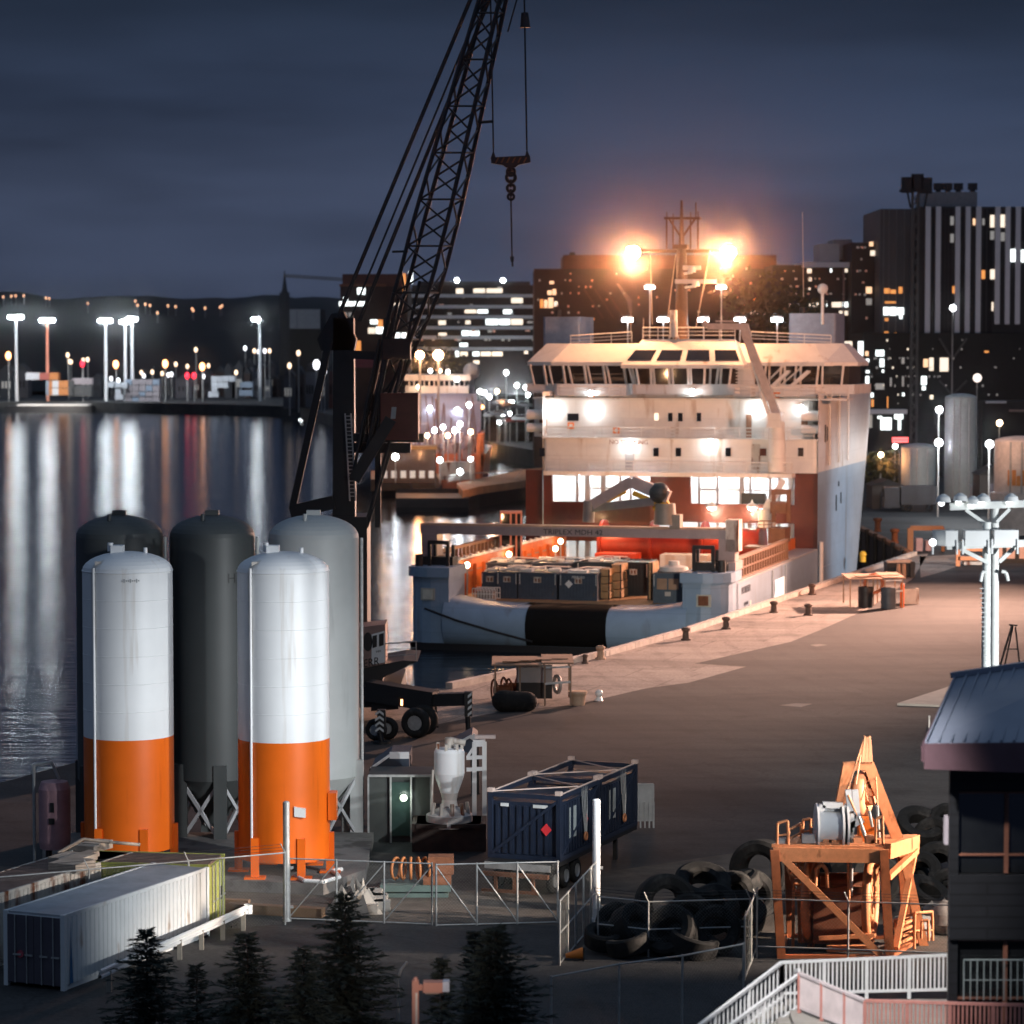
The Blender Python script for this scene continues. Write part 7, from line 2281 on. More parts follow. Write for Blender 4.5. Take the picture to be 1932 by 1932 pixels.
# dark tower with a red brown crown
b = Bld('dark tower with a red brown top storey and a long white lit strip', 640, 768, 540, 600, 25, brick)
b.rbox(646, 517, 768, 540, 0, 20, brick_r, 'top_storey')
b.rect(640, 536, 728, 540, mat('rust_edge', (0.25, 0.10, 0.05), 0.7), 'parapet_edge', -0.4, 0.4)
for r_, m_ in (((595, 530, 690, 560), w_white), ((694, 530, 780, 560), w_white), ((720, 435, 775, 480), w_white), ((625, 500, 655, 525), w_white), ((620, 605, 650, 635), w_dim), ((660, 605, 690, 635), w_dim), ((640, 655, 690, 690), w_dim), ((810, 655, 860, 685), w_white), ((862, 655, 895, 705), w_amber), ((795, 710, 845, 750), w_cream), ((850, 705, 905, 750), w_white), ((975, 745, 1015, 780), w_white), ((1025, 745, 1060, 780), w_white), ((975, 540, 1015, 568), w_cream)):
    b.rect(*Q(*r_), m_, 'lit_window')
b.rect(*Q(600, 905, 830, 985), mat('plum_wall_panel', (0.24, 0.08, 0.10), 0.7), 'plum_panel')
b.rect(*Q(690, 800, 745, 880), w_amber, 'lit_window')
MB().tube(b.p(762, 516), b.p(764, 556), 0.35, n=6).build('orange_post', w_amber, b.t)
MB().tube(b.p(775, 535), b.p(775, 512), 0.5, n=6).build('roof_beacon', w_white, b.t)
# low pale wall on the hill and the church
b = Bld('pale windowless hall on the dark hillside left of the tower', 527, 604, 583, 1330, 30, mat('dim_grey_wall', (0.012, 0.013, 0.014), 0.8), cat='hall')
b.rect(527, 583.5, 604, 620, mat('dim_grey_panel', (0.30, 0.31, 0.34), 0.8), 'pale_upper_wall', -0.3, 0.25)
b.rect(560, 585, 560.6, 619, char, 'joint', -0.4, 0.08)
ch = thing('church', 'distant church tower with a pointed spire on the skyline', 'church', (dp(534, 0, 1250).x, 1250, 0))
def chp(px, py):
    q = dp(px, py, 1250)
    return Vector((q.x - ch.location.x, 0, q.z))
cdk = mat('dark_church_stone', (0.03, 0.032, 0.038), 0.9)
w = (chp(540, 0) - chp(529, 0)).x / 2
MB().bx(-w, w, 0, 2 * w, 0, chp(0, 548).z).bx(-w * 1.7, -w * 1.1, 0, w, 0, chp(0, 552).z).bx(w * 1.1, w * 1.7, 0, w, 0, chp(0, 552).z).build('tower', cdk, ch)
MB().lathe([(w * 0.95, chp(0, 548).z), (w * 0.5, chp(0, 530).z), (0.02, chp(0, 508).z)], (0, w, 0), 8).build('spire', cdk, ch)
tcr = thing('tower_crane', 'faint distant tower crane jib reaching right from the church spire', 'crane', (dp(650, 0, 1200).x, 1200, 0))
m = MB()
def tcp(px, py):
    q = dp(px, py, 1200)
    return Vector((q.x - tcr.location.x, 0, q.z))
for i in range(18):
    xa, xb = 535 + i * 6.4, 535 + (i + 1) * 6.4
    ya, yb = 518 + i * 0.42, 518 + (i + 1) * 0.42
    m.bar(tcp(xa, ya), tcp(xb, yb), 0.35).bar(tcp(xa, ya + 4), tcp(xb, yb + 4), 0.35).bar(tcp(xa, ya), tcp(xb, yb + 4), 0.25)
m.build('jib', mat('ochre_crane_paint', (0.12, 0.10, 0.07), 0.7), tcr)
MB().bar((0, 0, 0), tcp(650, 522), 1.6).build('mast', MATS['ochre_crane_paint'], tcr)

# dark building behind the ship
BL = []
b = Bld('large dark brown building with a stepped roof behind the ship mast', 1008, 1465, 507, 520, 30, brick)
BL.append(b)
b.rbox(1063, 481, 1465, 507, 1, 28, brick_r, 'upper_storey')
b.rbox(1075, 476, 1085, 481, 4, 8, char, 'roof_vent')
for r_, m_ in (((290, 840, 320, 870), w_warm), ((325, 830, 350, 870), w_warm), ((240, 900, 262, 960), w_amber), ((268, 905, 290, 960), w_warm), ((296, 890, 330, 960), w_warm), ((336, 915, 360, 950), w_cream), ((1200, 855, 1245, 900), w_cream), ((305, 775, 335, 795), w_warm), ((1710, 895, 1740, 945), w_amber), ((560, 1030, 615, 1042), w_amber), ((1690, 980, 1790, 1005), w_cream)):
    b.rect(*U(*r_), m_, 'lit_window')
m = MB().ext([b.p(1163, 535, -0.2), b.p(1168, 536, -0.2), b.p(1192, 566, -0.2), b.p(1192, 590, -0.2), b.p(1187, 590, -0.2), b.p(1184, 570, -0.2)], (0, 0.15, 0))
m.build('pale_diagonal', mat('pale_diagonal_paint', (0.45, 0.36, 0.32), 0.6), b.t)  # pale bent panel on the wall
m = MB()
for x0 in (1100, 1120, 1140):
    m.ext([b.p(x0, 545, -0.2), b.p(x0 + 4, 545, -0.2), b.p(x0 + 40, 600, -0.2), b.p(x0 + 36, 600, -0.2)], (0, 0.12, 0))
m.build('slanting_mural', mat('brown_mural', (0.12, 0.07, 0.055), 0.7), b.t)
# building with a flat roof slab right of the mast
b = Bld('dark office building under a wide pale roof slab right of the ship mast', 1460, 1625, 500, 505, 25, char)
BL.append(b)
b.rbox(1515, 494.5, 1627, 504, -2, 24, stripe_m, 'roof_slab')
b.rbox(1546, 460, 1584, 494, 4, 14, grey_p, 'roof_plant')
b.rbox(1572, 452, 1608, 490, 8, 18, mat('mid_grey_cladding', (0.26, 0.26, 0.28), 0.6), 'roof_plant')
for i, r_ in enumerate(((440, 690, 470, 720), (450, 750, 470, 775), (598, 690, 610, 715), (700, 690, 718, 715), (610, 920, 675, 955), (682, 920, 748, 955), (660, 980, 682, 1010), (695, 980, 722, 1010), (730, 980, 750, 1010), (265, 930, 285, 955), (300, 935, 340, 955), (350, 935, 420, 955), (445, 925, 462, 955), (480, 925, 525, 950), (560, 930, 578, 950), (450, 820, 462, 836))):
    b.rect(*T(*r_), (w_cream, w_cream, w_white)[i % 3], 'lit_window')
for x in (1590, 1613):
    b.rect(x, 505, x + 4, 630, mat('rose_grey_pier', (0.27, 0.20, 0.21), 0.6), 'pier', -0.4, 0.35)
# narrow dark block
b = Bld('narrow dark block with a few lit windows left of the striped tower', 1610, 1667, 457.6, 500, 20, char)
BL.append(b)
for i, r_ in enumerate(((868, 505, 895, 535), (875, 565, 935, 600), (910, 625, 930, 645), (845, 815, 885, 860), (845, 895, 885, 940), (835, 1135, 890, 1158))):
    b.rect(*T(*r_), (w_warm, w_cream, w_dim)[i % 3] if i != 4 else w_dim, 'lit_window')
# striped tower
b = Bld('tall dark tower striped with pale vertical panels at the right edge', 1735, 1990, 390, 490, 30, char)
for i, (x0, x1, yb) in enumerate(((1250, 1292, 1140), (1320, 1362, 1140), (1455, 1496, 1140), (1525, 1566, 1140), (1597, 1640, 1140), (1730, 1772, 1072), (1800, 1841, 1072), (1870, 1912, 1072), (1965, 2005, 1072))):
    x0, y0, x1, y1 = T(x0, 262, x1, yb)
    b.rect(x0, y0, x1, y1, stripe_m, 'pale_panel', -0.45, 0.45)
for x in (1376, 1400, 1425, 1660, 1690, 1705, 1308):
    x0, y0, x1, y1 = T(x - 14, 280, x + 14, 1130)
    b.rect(x0, y0, x1, y1, dark_gl, 'window_strip', -0.05, 0.04)
for i, (r_, m_) in enumerate((((1700, 320, 1728, 405), w_cream), ((1770, 318, 1800, 405), w_cream), ((1581, 345, 1597, 390), w_warm), ((1640, 700, 1665, 760), w_amber), ((1700, 695, 1730, 762), w_cream), ((1840, 555, 1873, 642), w_white), ((1912, 560, 1945, 645), w_white), ((1440, 810, 1454, 860), w_amber), ((1645, 345, 1662, 390), w_dim), ((1425, 330, 1450, 390), w_dim), ((1425, 450, 1450, 510), w_dim), ((1700, 430, 1728, 490), w_dim), ((1772, 440, 1800, 500), w_dim), ((1710, 920, 1722, 980), w_cream))):
    b.rect(*T(*r_), m_, 'lit_window', -0.16, 0.1)
b.rbox(1742, 362, 1844, 391, 6, 16, mat('mid_grey_cladding', (0.26, 0.26, 0.28), 0.6), 'plant_room')
m = MB()
for x in (1770, 1788, 1808, 1835):
    m.tube(b.p(x, 362, 8), b.p(x, 350 + (x % 7), 8), 0.5, n=6).box(b.p(x, 352, 8), (1.6, 0.6, 1.2))
m.build('roof_antenna', char, b.t)
b2 = Bld('dark left wing of the striped tower with bright lower windows', 1664, 1735, 394, 493, 24, mat('slate_cladding', (0.085, 0.09, 0.10), 0.6, var=0.2, scale=0.2))
for x in (1666, 1676, 1690, 1705, 1717):
    b2.rect(x, 396, x + 2.2, 625, mat('grey_rib', (0.30, 0.31, 0.32), 0.6), 'facade_rib', -0.3, 0.28)
for i, r_ in enumerate(((965, 955, 1005, 1010), (1010, 955, 1055, 1012), (1060, 958, 1107, 1008), (1075, 1010, 1095, 1035))):
    b2.rect(*T(*r_), w_white, 'lit_window')
for i, r_ in enumerate(((970, 825, 1010, 860), (1015, 835, 1050, 862), (1070, 815, 1095, 860), (975, 1030, 1000, 1050), (970, 1122, 1000, 1145), (1040, 1130, 1055, 1146), (975, 915, 1050, 928))):
    b2.rect(*T(*r_), w_amber, 'lit_window')
am = thing('antenna_tower', 'slim lattice antenna tower with dishes before the striped tower', 'antenna tower', (dp(1731, 0, 474).x, 474, 0))
def ap(px, py):
    q = dp(px, py, 474)
    return Vector((q.x - am.location.x, 0, q.z))
m = MB()
w = (ap(1737, 0) - ap(1726, 0)).x / 2
z = 5
zt = ap(0, 362).z
for sx in (-w, w):
    for y in (0, 2 * w):
        m.bar((sx, y, 0), (sx, y, zt), 0.28)
while z < zt - 2:
    m.bar((-w, 0, z), (w, 0, z + 2), 0.16).bar((w, 0, z), (-w, 0, z + 2), 0.16)
    z += 2
m.build('lattice', mat('dull_lattice', (0.09, 0.09, 0.09), 0.6), am)
m = MB().bx(ap(1701, 0).x, ap(1758, 0).x, -0.5, 2 * w, ap(0, 362).z, ap(0, 357).z)
for x, y in ((1712, 340), (1731, 334), (1747, 341)):
    m.bar(ap(x, 357), ap(x, y), 1.2).box(ap(x, y + 9), (2.0, 0.8, 2.6))
for x in (1712, 1750):
    m.bar(ap(x, 362), ap(x + (6 if x < 1730 else -6), 392), 0.3)
m.build('dish_platform', char, am)
# low dark building with glowing interior spots, and the canopy building
b = Bld('low dark building full of small lit openings below the striped tower', 1633, 1990, 628, 478, 20, mat('black_brown_cladding', (0.016, 0.017, 0.018), 0.8))
BL.append(b)
for i, (r_, m_) in enumerate((((685, 1190, 750, 1262), w_cream), ((790, 1190, 826, 1290), w_white), ((840, 1258, 862, 1290), w_warm), ((912, 1250, 970, 1292), w_white), ((845, 1310, 866, 1336), w_white), ((940, 1310, 970, 1366), w_white), ((1090, 1300, 1110, 1345), w_dim), ((1240, 1312, 1272, 1368), w_warm), ((1280, 1303, 1310, 1392), w_cream), ((1353, 1303, 1412, 1397), w_cream), ((842, 1430, 866, 1490), w_white), ((910, 1480, 970, 1522), w_dim), ((1225, 1430, 1262, 1490), w_white), ((1230, 1500, 1255, 1525), w_white), ((850, 1545, 896, 1575), w_white), ((1094, 1545, 1110, 1567), w_white), ((1093, 1430, 1106, 1500), w_dim), ((1010, 1440, 1022, 1500), w_dim), ((955, 1385, 968, 1405), w_white), ((845, 1390, 868, 1408), w_white), ((990, 1570, 998, 1650), w_amber), ((882, 1590, 898, 1640), w_amber), ((1285, 1560, 1308, 1588), w_cream), ((1660, 1255, 1690, 1268), w_amber))):
    b.rect(*T(*r_), m_, 'lit_window')
m = MB()
for x0, x1 in ((1360, 1540), (1360, 1540)):
    pass
for ya, yb in ((1170, 1300), (1460, 1550)):
    m.bar(b.p(*T(1350, ya, 0, 0)[:2], -0.6), b.p(*T(1430, yb, 0, 0)[:2], -0.6), 0.3).bar(b.p(*T(1540, ya, 0, 0)[:2], -0.6), b.p(*T(1450, yb, 0, 0)[:2], -0.6), 0.3)
    m.bar(b.p(*T(1440, ya, 0, 0)[:2], -0.6), b.p(*T(1440, yb, 0, 0)[:2], -0.6), 0.3)
m.build('steel_bracing', mat('dull_brace', (0.07, 0.07, 0.07), 0.6), b.t)
b = Bld('low glazed shop with a pale canopy right of the ship bow', 1635, 1712, 775, 455, 8, char, cat='shop')
b.rbox(1635, 773, 1712, 781, -3, 1, stripe_m, 'canopy')
for i, r_ in enumerate(((945, 1715, 975, 1800), (978, 1715, 1020, 1800), (1065, 1722, 1085, 1800), (925, 1705, 955, 1722), (1040, 1692, 1100, 1725), (862, 1695, 888, 1785))):
    b.rect(*T(*r_), w_white if i != 5 else w_dim, 'lit_window')
b = Bld('low dark pavilion with a pale roof edge behind the tall grey tank', 1862, 1990, 757, 465, 10, char, cat='pavilion')
b.rbox(1862, 757, 1899, 761, -1, 2, pale_band, 'roof_edge')
b.rbox(1905, 773, 1990, 777, -1, 2, mat('pinkish_band', (0.30, 0.22, 0.20), 0.6), 'roof_edge')

g_ = random.Random(5)
def scatter(b, x0, x1, y0, y1, n, mats_, wx=(2.0, 4.5), wy=(2.5, 4.5)):
    for i in range(n):
        x, y = x0 + (x1 - x0) * g_.random(), y0 + (y1 - y0) * round(g_.random() * 7) / 7
        b.rect(x, y, x + g_.uniform(*wx), y + g_.uniform(*wy), mats_[i % len(mats_)], 'lit_window', -0.2, 0.08)
w_faint = glow('faint_lit_window', (0.8, 0.78, 0.72), 0.10)
w_rose = glow('rose_lit_window', (1.0, 0.55, 0.4), 0.16)
scatter(band_office, 782, 1004, 541, 655, 40, (w_faint, w_dim, w_rose, w_faint, w_dim), (3, 9), (3, 5))
scatter(BL[0], 1012, 1180, 515, 600, 26, (w_faint, w_rose, w_rose))
scatter(BL[0], 1200, 1455, 505, 600, 26, (w_faint, w_rose))
scatter(BL[1], 1465, 1620, 510, 610, 34, (w_faint, w_rose, w_faint, w_dim))
scatter(BL[2], 1612, 1660, 465, 620, 18, (w_faint, w_rose))
scatter(BL[3], 1640, 1740, 640, 760, 34, (w_dim, w_faint, w_cream, w_faint), (1.2, 3.0), (2.0, 4.5))
scatter(BL[3], 1740, 1930, 640, 760, 24, (w_faint, w_faint, w_dim), (1.2, 3.0), (2.0, 4.5))

# trees behind the ship, catching the orange light
leaf = mat('dark_broad_leaves', (0.06, 0.06, 0.022), 0.8, var=0.4, scale=0.6)
for i, (px, py, d, r, lab) in enumerate(((1490, 600, 350, 6.0, 'orange lit leafy tree right of the ship top lamps'), (1440, 575, 352, 7.0, 'leafy tree glowing behind the right ship lamp'), (1665, 880, 402, 4.0, 'small dark tree lit by the amber yard lamp'), (1905 * 0 + 815, 690, 600, 8, 'leafy tree before the banded office block'))):
    q = dp(px, py, d)
    t = thing('leafy_tree', lab, 'tree', (q.x, d, 0), 0, 'leafy trees of the waterfront')
    MB().tube((0, 0, 0), (0, 0, q.z), 0.35, 0.12, n=8).build('trunk', bark, t)
    m = MB()
    for k in range(900):
        u = Vector((rnd.gauss(0, 1), rnd.gauss(0, 1), rnd.gauss(0, 1))).normalized() * (rnd.random() ** 0.4) * r
        u.z *= 0.75
        u *= 0.75 + 0.35 * math.sin(u.x * 1.3 + i) * math.cos(u.z * 1.7)
        s_ = 0.25 + rnd.random() * 0.3
        a = Vector((rnd.gauss(0, 1), rnd.gauss(0, 1), rnd.gauss(0, 1))).normalized()
        c_ = a.orthogonal().normalized()
        o_ = u + Vector((0, 0, q.z))
        m.add([o_ - a * s_, o_ + c_ * s_ * 0.6, o_ + a * s_, o_ - c_ * s_ * 0.6], [(0, 1, 2, 3)])
    m.build('crown', leaf, t)

# ================================================================== THE SECOND SHIP, PIERS AND BOATS
D2 = 505.0
b_glitter = glow('glitter_lamp_glass', (0.90, 0.92, 1.0), 50.0)
b_quay = glow('orange_quay_lamp_glass', (1.0, 0.56, 0.30), 60.0)
s2 = thing('moored_ship', 'orange and pale blue ship with a white bridge moored far behind the crane', 'ship', (dp(820, 0, D2).x, D2, WATER))
def q2(px, py, k=0.0):
    q = dp(px, py, D2 + k)
    return Vector((q.x - s2.location.x, k, q.z - WATER))
hull_o = mat('orange_red_hull', (0.55, 0.12, 0.04), 0.45, var=0.15)
m = MB()
rings = []
for k in range(11):
    f = k / 10
    ww = 8.3 * (1 - max(0, (f - 0.72) / 0.28) ** 2)
    cx = q2(826, 0).x + (q2(840, 0).x - q2(826, 0).x) * f
    y = 60 * f
    rings.append([Vector((cx - ww, y, 6.5)), Vector((cx - ww * 0.9, y, -0.5)), Vector((cx + ww * 0.9, y, -0.5)), Vector((cx + ww, y, 6.5))])
m.loft(rings, True, closed=False)
m.sheet(rings[0])
m.sheet([r_[0] for r_ in rings] + [r_[3] for r_ in rings[::-1]])
m.build('hull', hull_o, s2)
lil = mat('pale_lilac_paint', (0.40, 0.42, 0.56), 0.5, var=0.08)
cx = q2(826, 0).x
MB().bx(q2(752, 0).x, q2(900, 0).x, 22, 45, 6.5, q2(0, 772, 22).z).build('lower_house', lil, s2)
MB().bx(q2(760, 0).x, q2(895, 0).x, 24, 42, q2(0, 772, 22).z, q2(0, 742, 24).z).build('middle_house', lil, s2)
MB().bx(q2(754, 0).x, q2(880, 0).x, 23, 40, q2(0, 742, 24).z, q2(0, 728, 24).z).build('bridge_base', white, s2)
MB().bx(q2(758, 0).x, q2(876, 0).x, 23.5, 39, q2(0, 728, 24).z, q2(0, 718, 24).z).build('bridge_glass', glass, s2)
MB().bx(q2(752, 0).x, q2(884, 0).x, 22.5, 40, q2(0, 718, 24).z, q2(0, 707, 24).z).build('bridge_roof', white, s2)
m = MB()
for i in range(12):
    x = 760 + i * 10
    m.bx(q2(x, 0).x, q2(x + 2.5, 0).x, 23.3, 23.5, q2(0, 728, 24).z, q2(0, 718, 24).z)
m.build('bridge_posts', white, s2)
MB().bx(q2(740, 0).x, q2(800, 0).x, 8, 20, 6.5, q2(0, 800, 10).z).bx(q2(872, 0).x, q2(905, 0).x, 10, 24, 6.5, q2(0, 760, 10).z).build('crane_house', lil, s2)
m = MB()
for i in range(26):
    x = 812 + rnd.random() * 90
    y0 = 815 + rnd.random() * 40
    m.bx(q2(x, 0).x, q2(x + 4 + rnd.random() * 6, 0).x, -0.5 + 4 * rnd.random(), 8, q2(0, y0 + 18).z, q2(0, y0).z)
for i in range(22):
    x, y0 = 742 + rnd.random() * 160, 770 + rnd.random() * 50
    m.tube((q2(x, 0).x, 2 + rnd.random() * 6, 6), (q2(x + rnd.uniform(-14, 14), 0).x, 4, q2(0, y0 - 25).z), 0.13, n=5)
m.build('deck_gear', mat('mauve_deck_gear', (0.26, 0.15, 0.14), 0.6, var=0.3), s2)
m = MB().bx(q2(900, 0).x, q2(912, 0).x, 0, 20, 4, q2(0, 818).z).bx(q2(898, 0).x, q2(906, 0).x, -0.3, 0, 0, q2(0, 825).z)
m.build('orange_stern_post', mat('vivid_orange_red', (0.75, 0.18, 0.05), 0.5), s2)
MB().ball(q2(890, 700, 30), 1.6, 14, 8).tube(q2(890, 700, 30), q2(890, 745, 30), 0.5, n=8).build('radar_dome', mat('pale_dome', (0.55, 0.6, 0.66), 0.5), s2)
for i, (x, y, mt, k, r) in enumerate(((811, 771, b_white, 21.5, 0.5), (863, 774, b_white, 21.5, 0.5), (812, 700, b_white, 23, 0.35), (830, 700, b_warm, 23, 0.35), (845, 702, b_white, 23, 0.35), (862, 716, b_white, 21, 0.4), (790, 730, b_warm, 22, 0.4),
                                      (885, 764, b_glitter, -2.5, 0.42), (868, 800, b_glitter, -3, 0.42), (858, 812, b_glitter, -3.5, 0.45), (836, 806, b_glitter, -3, 0.4), (820, 812, b_glitter, -3.5, 0.42), (845, 822, b_quay, -4, 0.4), (888, 815, b_quay, -3.5, 0.4), (806, 822, b_quay, -4, 0.36), (728, 772, b_glitter, -2, 0.42), (741, 790, b_glitter, -2, 0.42), (754, 768, b_glitter, -2, 0.45), (766, 796, b_glitter, -2, 0.4), (778, 775, b_glitter, -2, 0.42), (735, 806, b_quay, -2, 0.4), (760, 812, b_quay, -2, 0.36), (722, 800, b_quay, -2, 0.4))):  # lamps on the stern posts are added to glitter on the water
    h = MB().bx(q2(x, y, k).x - 0.4, q2(x, y, k).x + 0.4, k, k + 0.5, q2(x, y, k).z + 0.3, q2(x, y, k).z + 0.6)
    if k < 0:
        h.tube((q2(x, y, k).x, k + 0.4, 5), (q2(x, y, k).x, k + 0.4, q2(x, y, k).z + 0.4), 0.1).tube((q2(x, y, k).x, k + 0.4, 5.2), (q2(x, y, k).x, 0.2, 5.2), 0.1)
    h = h.build('lamp', grey_p, s2)
    MB().ball(q2(x, y, k), r, 10, 6).build('bulb', mt, h)
# the two sodium lamps over it
for i, (x, lab) in enumerate(((792, 'left of two bright orange lamps over the far ship'), (827, 'right and larger of two bright orange lamps over the far ship'))):
    q = dp(x, 670, 520)
    t = thing('quay_lamp', lab, 'lamp', (q.x, 520, 0), 0, 'bright orange quay lamps')
    MB().tube((0, 0.6, 0), (0, 0.6, q.z + 0.5), 0.3, 0.2, n=8).bar((0, 0.8, q.z + 0.5), (0, -0.4, q.z + 0.6), 0.3).build('pole', steel_p, t)
    MB().ball((0, 0, q.z), 0.9 if i else 0.75, 12, 8).build('bulb', b_quay, t)
    point('quay_lamp_light', (q.x, 511, q.z - 1.0), 3000, SODIUM, 0.6)
# barges, pier and pontoon before it
timb = mat('orange_lit_deck_timber', (0.36, 0.20, 0.11), 0.8, var=0.25, scale=0.4)
def pier(label, px, pyf, top, name='pier', cat='pier', m_=timb, h=1.6, group=None):
    pts = [gp(x, y, top) for x, y in px]
    t = thing(name, label, cat, (pts[0].x, pts[0].y, WATER), 0, group)
    MB().prism([(p.x, p.y) for p in pts], top - h + 0.6, top).build('deck', m_, t, True)
    MB().prism([(p.x, p.y) for p in pts], WATER - 1, top - h + 0.6 - 0.002).build('side', boot, t, True)
    return t, pts
t, pts = pier('orange lit finger pier with fenders left of the big ship', ((862, 912), (985, 886), (1060, 878), (1060, 905), (992, 906), (905, 918), (872, 926)), 0, -0.3, h=1.8)
m = MB()
for i in range(14):
    q = gp(868 + i * 9, 925 - i * 1.4, -1.5)
    m.box((q.x, q.y - 0.3, -1.6), (1.0, 0.4, 2.2))
m.build('fender_tyres', rubber, t, True)
rail(MB(), [gp(845, 912, -0.3), gp(885, 905, -0.3)], 1.2, 1.5, 0.07).build('gangway_rail', steel, t, True)
t, pts = pier('long dark barge lying across below the far ship', ((747, 930), (884, 930), (884, 940), (747, 940)), 0, -1.4, 'barge', 'barge', mat('dark_barge_deck', (0.05, 0.045, 0.045), 0.7), 2.0)
MB().bx(pts[0].x, pts[1].x, pts[0].y - 0.2, pts[0].y, -1.4, -0.7).build('coaming', char, t, True)
t, pts = pier('orange lit workboat deck behind the crane legs', ((700, 888), (822, 886), (852, 880), (822, 902), (700, 904)), 0, -0.6, 'work_barge', 'barge', timb, 2.6)
q = dp(775, 852, 470)
MB().bx(q.x - 5.5, q.x + 4.0, 470, 476, -0.6, dp(0, 848, 470).z).build('deck_house', mat('dark_wood_house', (0.09, 0.05, 0.035), 0.7), t, True)
MB().bx(q.x - 5.8, q.x + 4.3, 469.6, 476.4, dp(0, 848, 470).z, dp(0, 842, 470).z).build('house_roof', mat('amber_roof', (0.40, 0.20, 0.06), 0.7), t, True)
m = MB()
for i in range(6):
    x = q.x - 4.8 + i * 1.55
    m.bx(x, x + 0.9, 469.85, 469.98, 0.2, 1.4)
m.build('windows', w_dim, t, True)
for x, y, r in ((746, 862, 0.55), (830, 868, 0.45), (868, 890, 0.5), (888, 866, 0.4)):
    q = dp(x, y, 466)
    tt = thing('deck_light', 'small white lamp on the barges below the far ship', 'lamp', (q.x, 466, -0.5), 0, 'lamps on the barges')
    MB().tube((0, 0, 0), (0, 0, q.z + 0.5), 0.08, n=6).build('pole', steel_p, tt)
    MB().ball((0, -0.1, q.z + 0.5), r, 10, 6).build('bulb', b_white, tt)
point('barge_light', dp(790, 855, 455), 2500, SODIUM, 0.5)
point('pier_light', dp(930, 850, 440), 2500, SODIUM, 0.5)
b_ = thing('tug_boat', 'dark red fishing boat with a raised bow beside the barge', 'boat', (dp(872, 0, 475).x, 475, WATER))
m = MB().loft([[Vector((-9, 0, 3.2)), Vector((-8, 0, -0.5)), Vector((6, 0, -0.5)), Vector((10, 0, 5.0))], [Vector((-9, 5, 3.2)), Vector((-8, 5, -0.5)), Vector((6, 5, -0.5)), Vector((10, 4, 5.0))]])
m.sheet([(-9, 0, 3.2), (10, 0, 5.0), (10, 4, 5.0), (-9, 5, 3.2)])
m.build('hull', mat('maroon_hull', (0.16, 0.05, 0.045), 0.5), b_)
MB().bx(-4, 2, 1, 4, 3.2, 6.2).build('wheelhouse', rust_w, b_)
MB().tube((1, 2, 6.2), (1, 2, 9.5), 0.15, n=6).build('mast', steel_p, b_)
cb2 = thing('orange_cabin', 'small orange framed glass cabin on a float left of the big ship', 'cabin', (dp(964, 0, 262).x, 262, WATER))
w = 21 / (F / 262)
MB().bx(-w * 1.2, w * 1.2, -0.5, 3, -0.6, 0.7).build('float', boot, cb2)
z0_, z1_ = dp(0, 986, 262).z - WATER, dp(0, 966, 262).z - WATER
MB().bx(-w + 0.1, w - 0.1, 0.1, 2.4, 0.7, z1_ - 0.1).build('glass', glass, cb2)
m = MB().bx(-w, w, 0, 2.5, z1_ - 0.15, z1_)
for x in (-w, -w * 0.1, w * 0.4, w - 0.15):
    m.bx(x, x + 0.16, 0, 0.16, 0.7, z1_ - 0.15)
m.build('frame', mat('salmon_frame_paint', (0.55, 0.20, 0.13), 0.5), cb2)

# road along the end of the harbour: dark quay, parked cars and their lamps
gq = mat('dim_quay_wall', (0.14, 0.115, 0.10), 0.85)
t = thing('quay_wall', 'dim stone quay wall curving behind the far ship', 'wall', (dp(960, 0, 640).x, 640, WATER))
MB().prism([(p.x, p.y) for p in (gp(900, 806, 0), gp(905, 798, 0), gp(1050, 802, 0), gp(1050, 842, 0))], -6, 0.4).build('wall', gq, t, True)
carm = [mat('car_' + n_, c_, 0.3, var=0.05, coat=0.5) for n_, c_ in (('white_paint', (0.6, 0.6, 0.6)), ('grey_paint', (0.2, 0.2, 0.21)), ('red_paint', (0.3, 0.04, 0.03)), ('dark_paint', (0.03, 0.03, 0.035)))]
def car(px, py, d, label, mi, lit=False):
    q = dp(px, py, d)
    t = thing('parked_car', label, 'car', (q.x, d, q.z), 0, 'cars parked along the end of the harbour')
    MB().ext([(-2.2, 0, 0.35), (2.2, 0, 0.35), (2.25, 0, 0.8), (1.2, 0, 0.95), (0.6, 0, 1.45), (-1.2, 0, 1.45), (-2.0, 0, 0.95), (-2.2, 0, 0.85)], (0, 1.75, 0)).build('body', carm[mi], t)
    MB().ext([(0.95, -0.02, 1.0), (0.5, -0.02, 1.38), (-1.1, -0.02, 1.38), (-1.7, -0.02, 1.0)], (0, 1.79, 0)).build('windows', glass, t)
    for x in (-1.35, 1.4):
        MB().torus((x, 0.1, 0.32), 0.23, 0.1, (0, 1, 0), n=12, m=6).build('wheel', rubber, t)
    if lit:
        MB().ball((2.2, 0.3, 0.65), 0.4, 8, 6).ball((2.2, 1.4, 0.65), 0.4, 8, 6).build('headlights', b_white, t)
for i, (x, y, mi, lit) in enumerate(((930, 789, 0, True), (943, 786, 1, True), (958, 797, 0, False), (972, 799, 2, False), (984, 795, 0, False), (948, 765, 3, True), (990, 770, 1, False), (965, 772, 3, False))):
    car(x, y, 640 - i * 2, ('white', 'grey', 'white', 'red', 'pale', 'black', 'dull grey', 'dark')[i] + ' parked car ' + ('with lit headlights ' if lit else '') + 'at the harbour end left of the big ship', mi, lit)
rk2 = thing('stone_shed', 'pale stone shed behind the parked cars left of the big ship', 'shed', (dp(968, 0, 660).x, 660, 0))
MB().bx(-7, 9, 0, 8, 0, dp(0, 745, 660).z).build('wall', mat('dim_tan_wall', (0.16, 0.13, 0.115), 0.85), rk2)
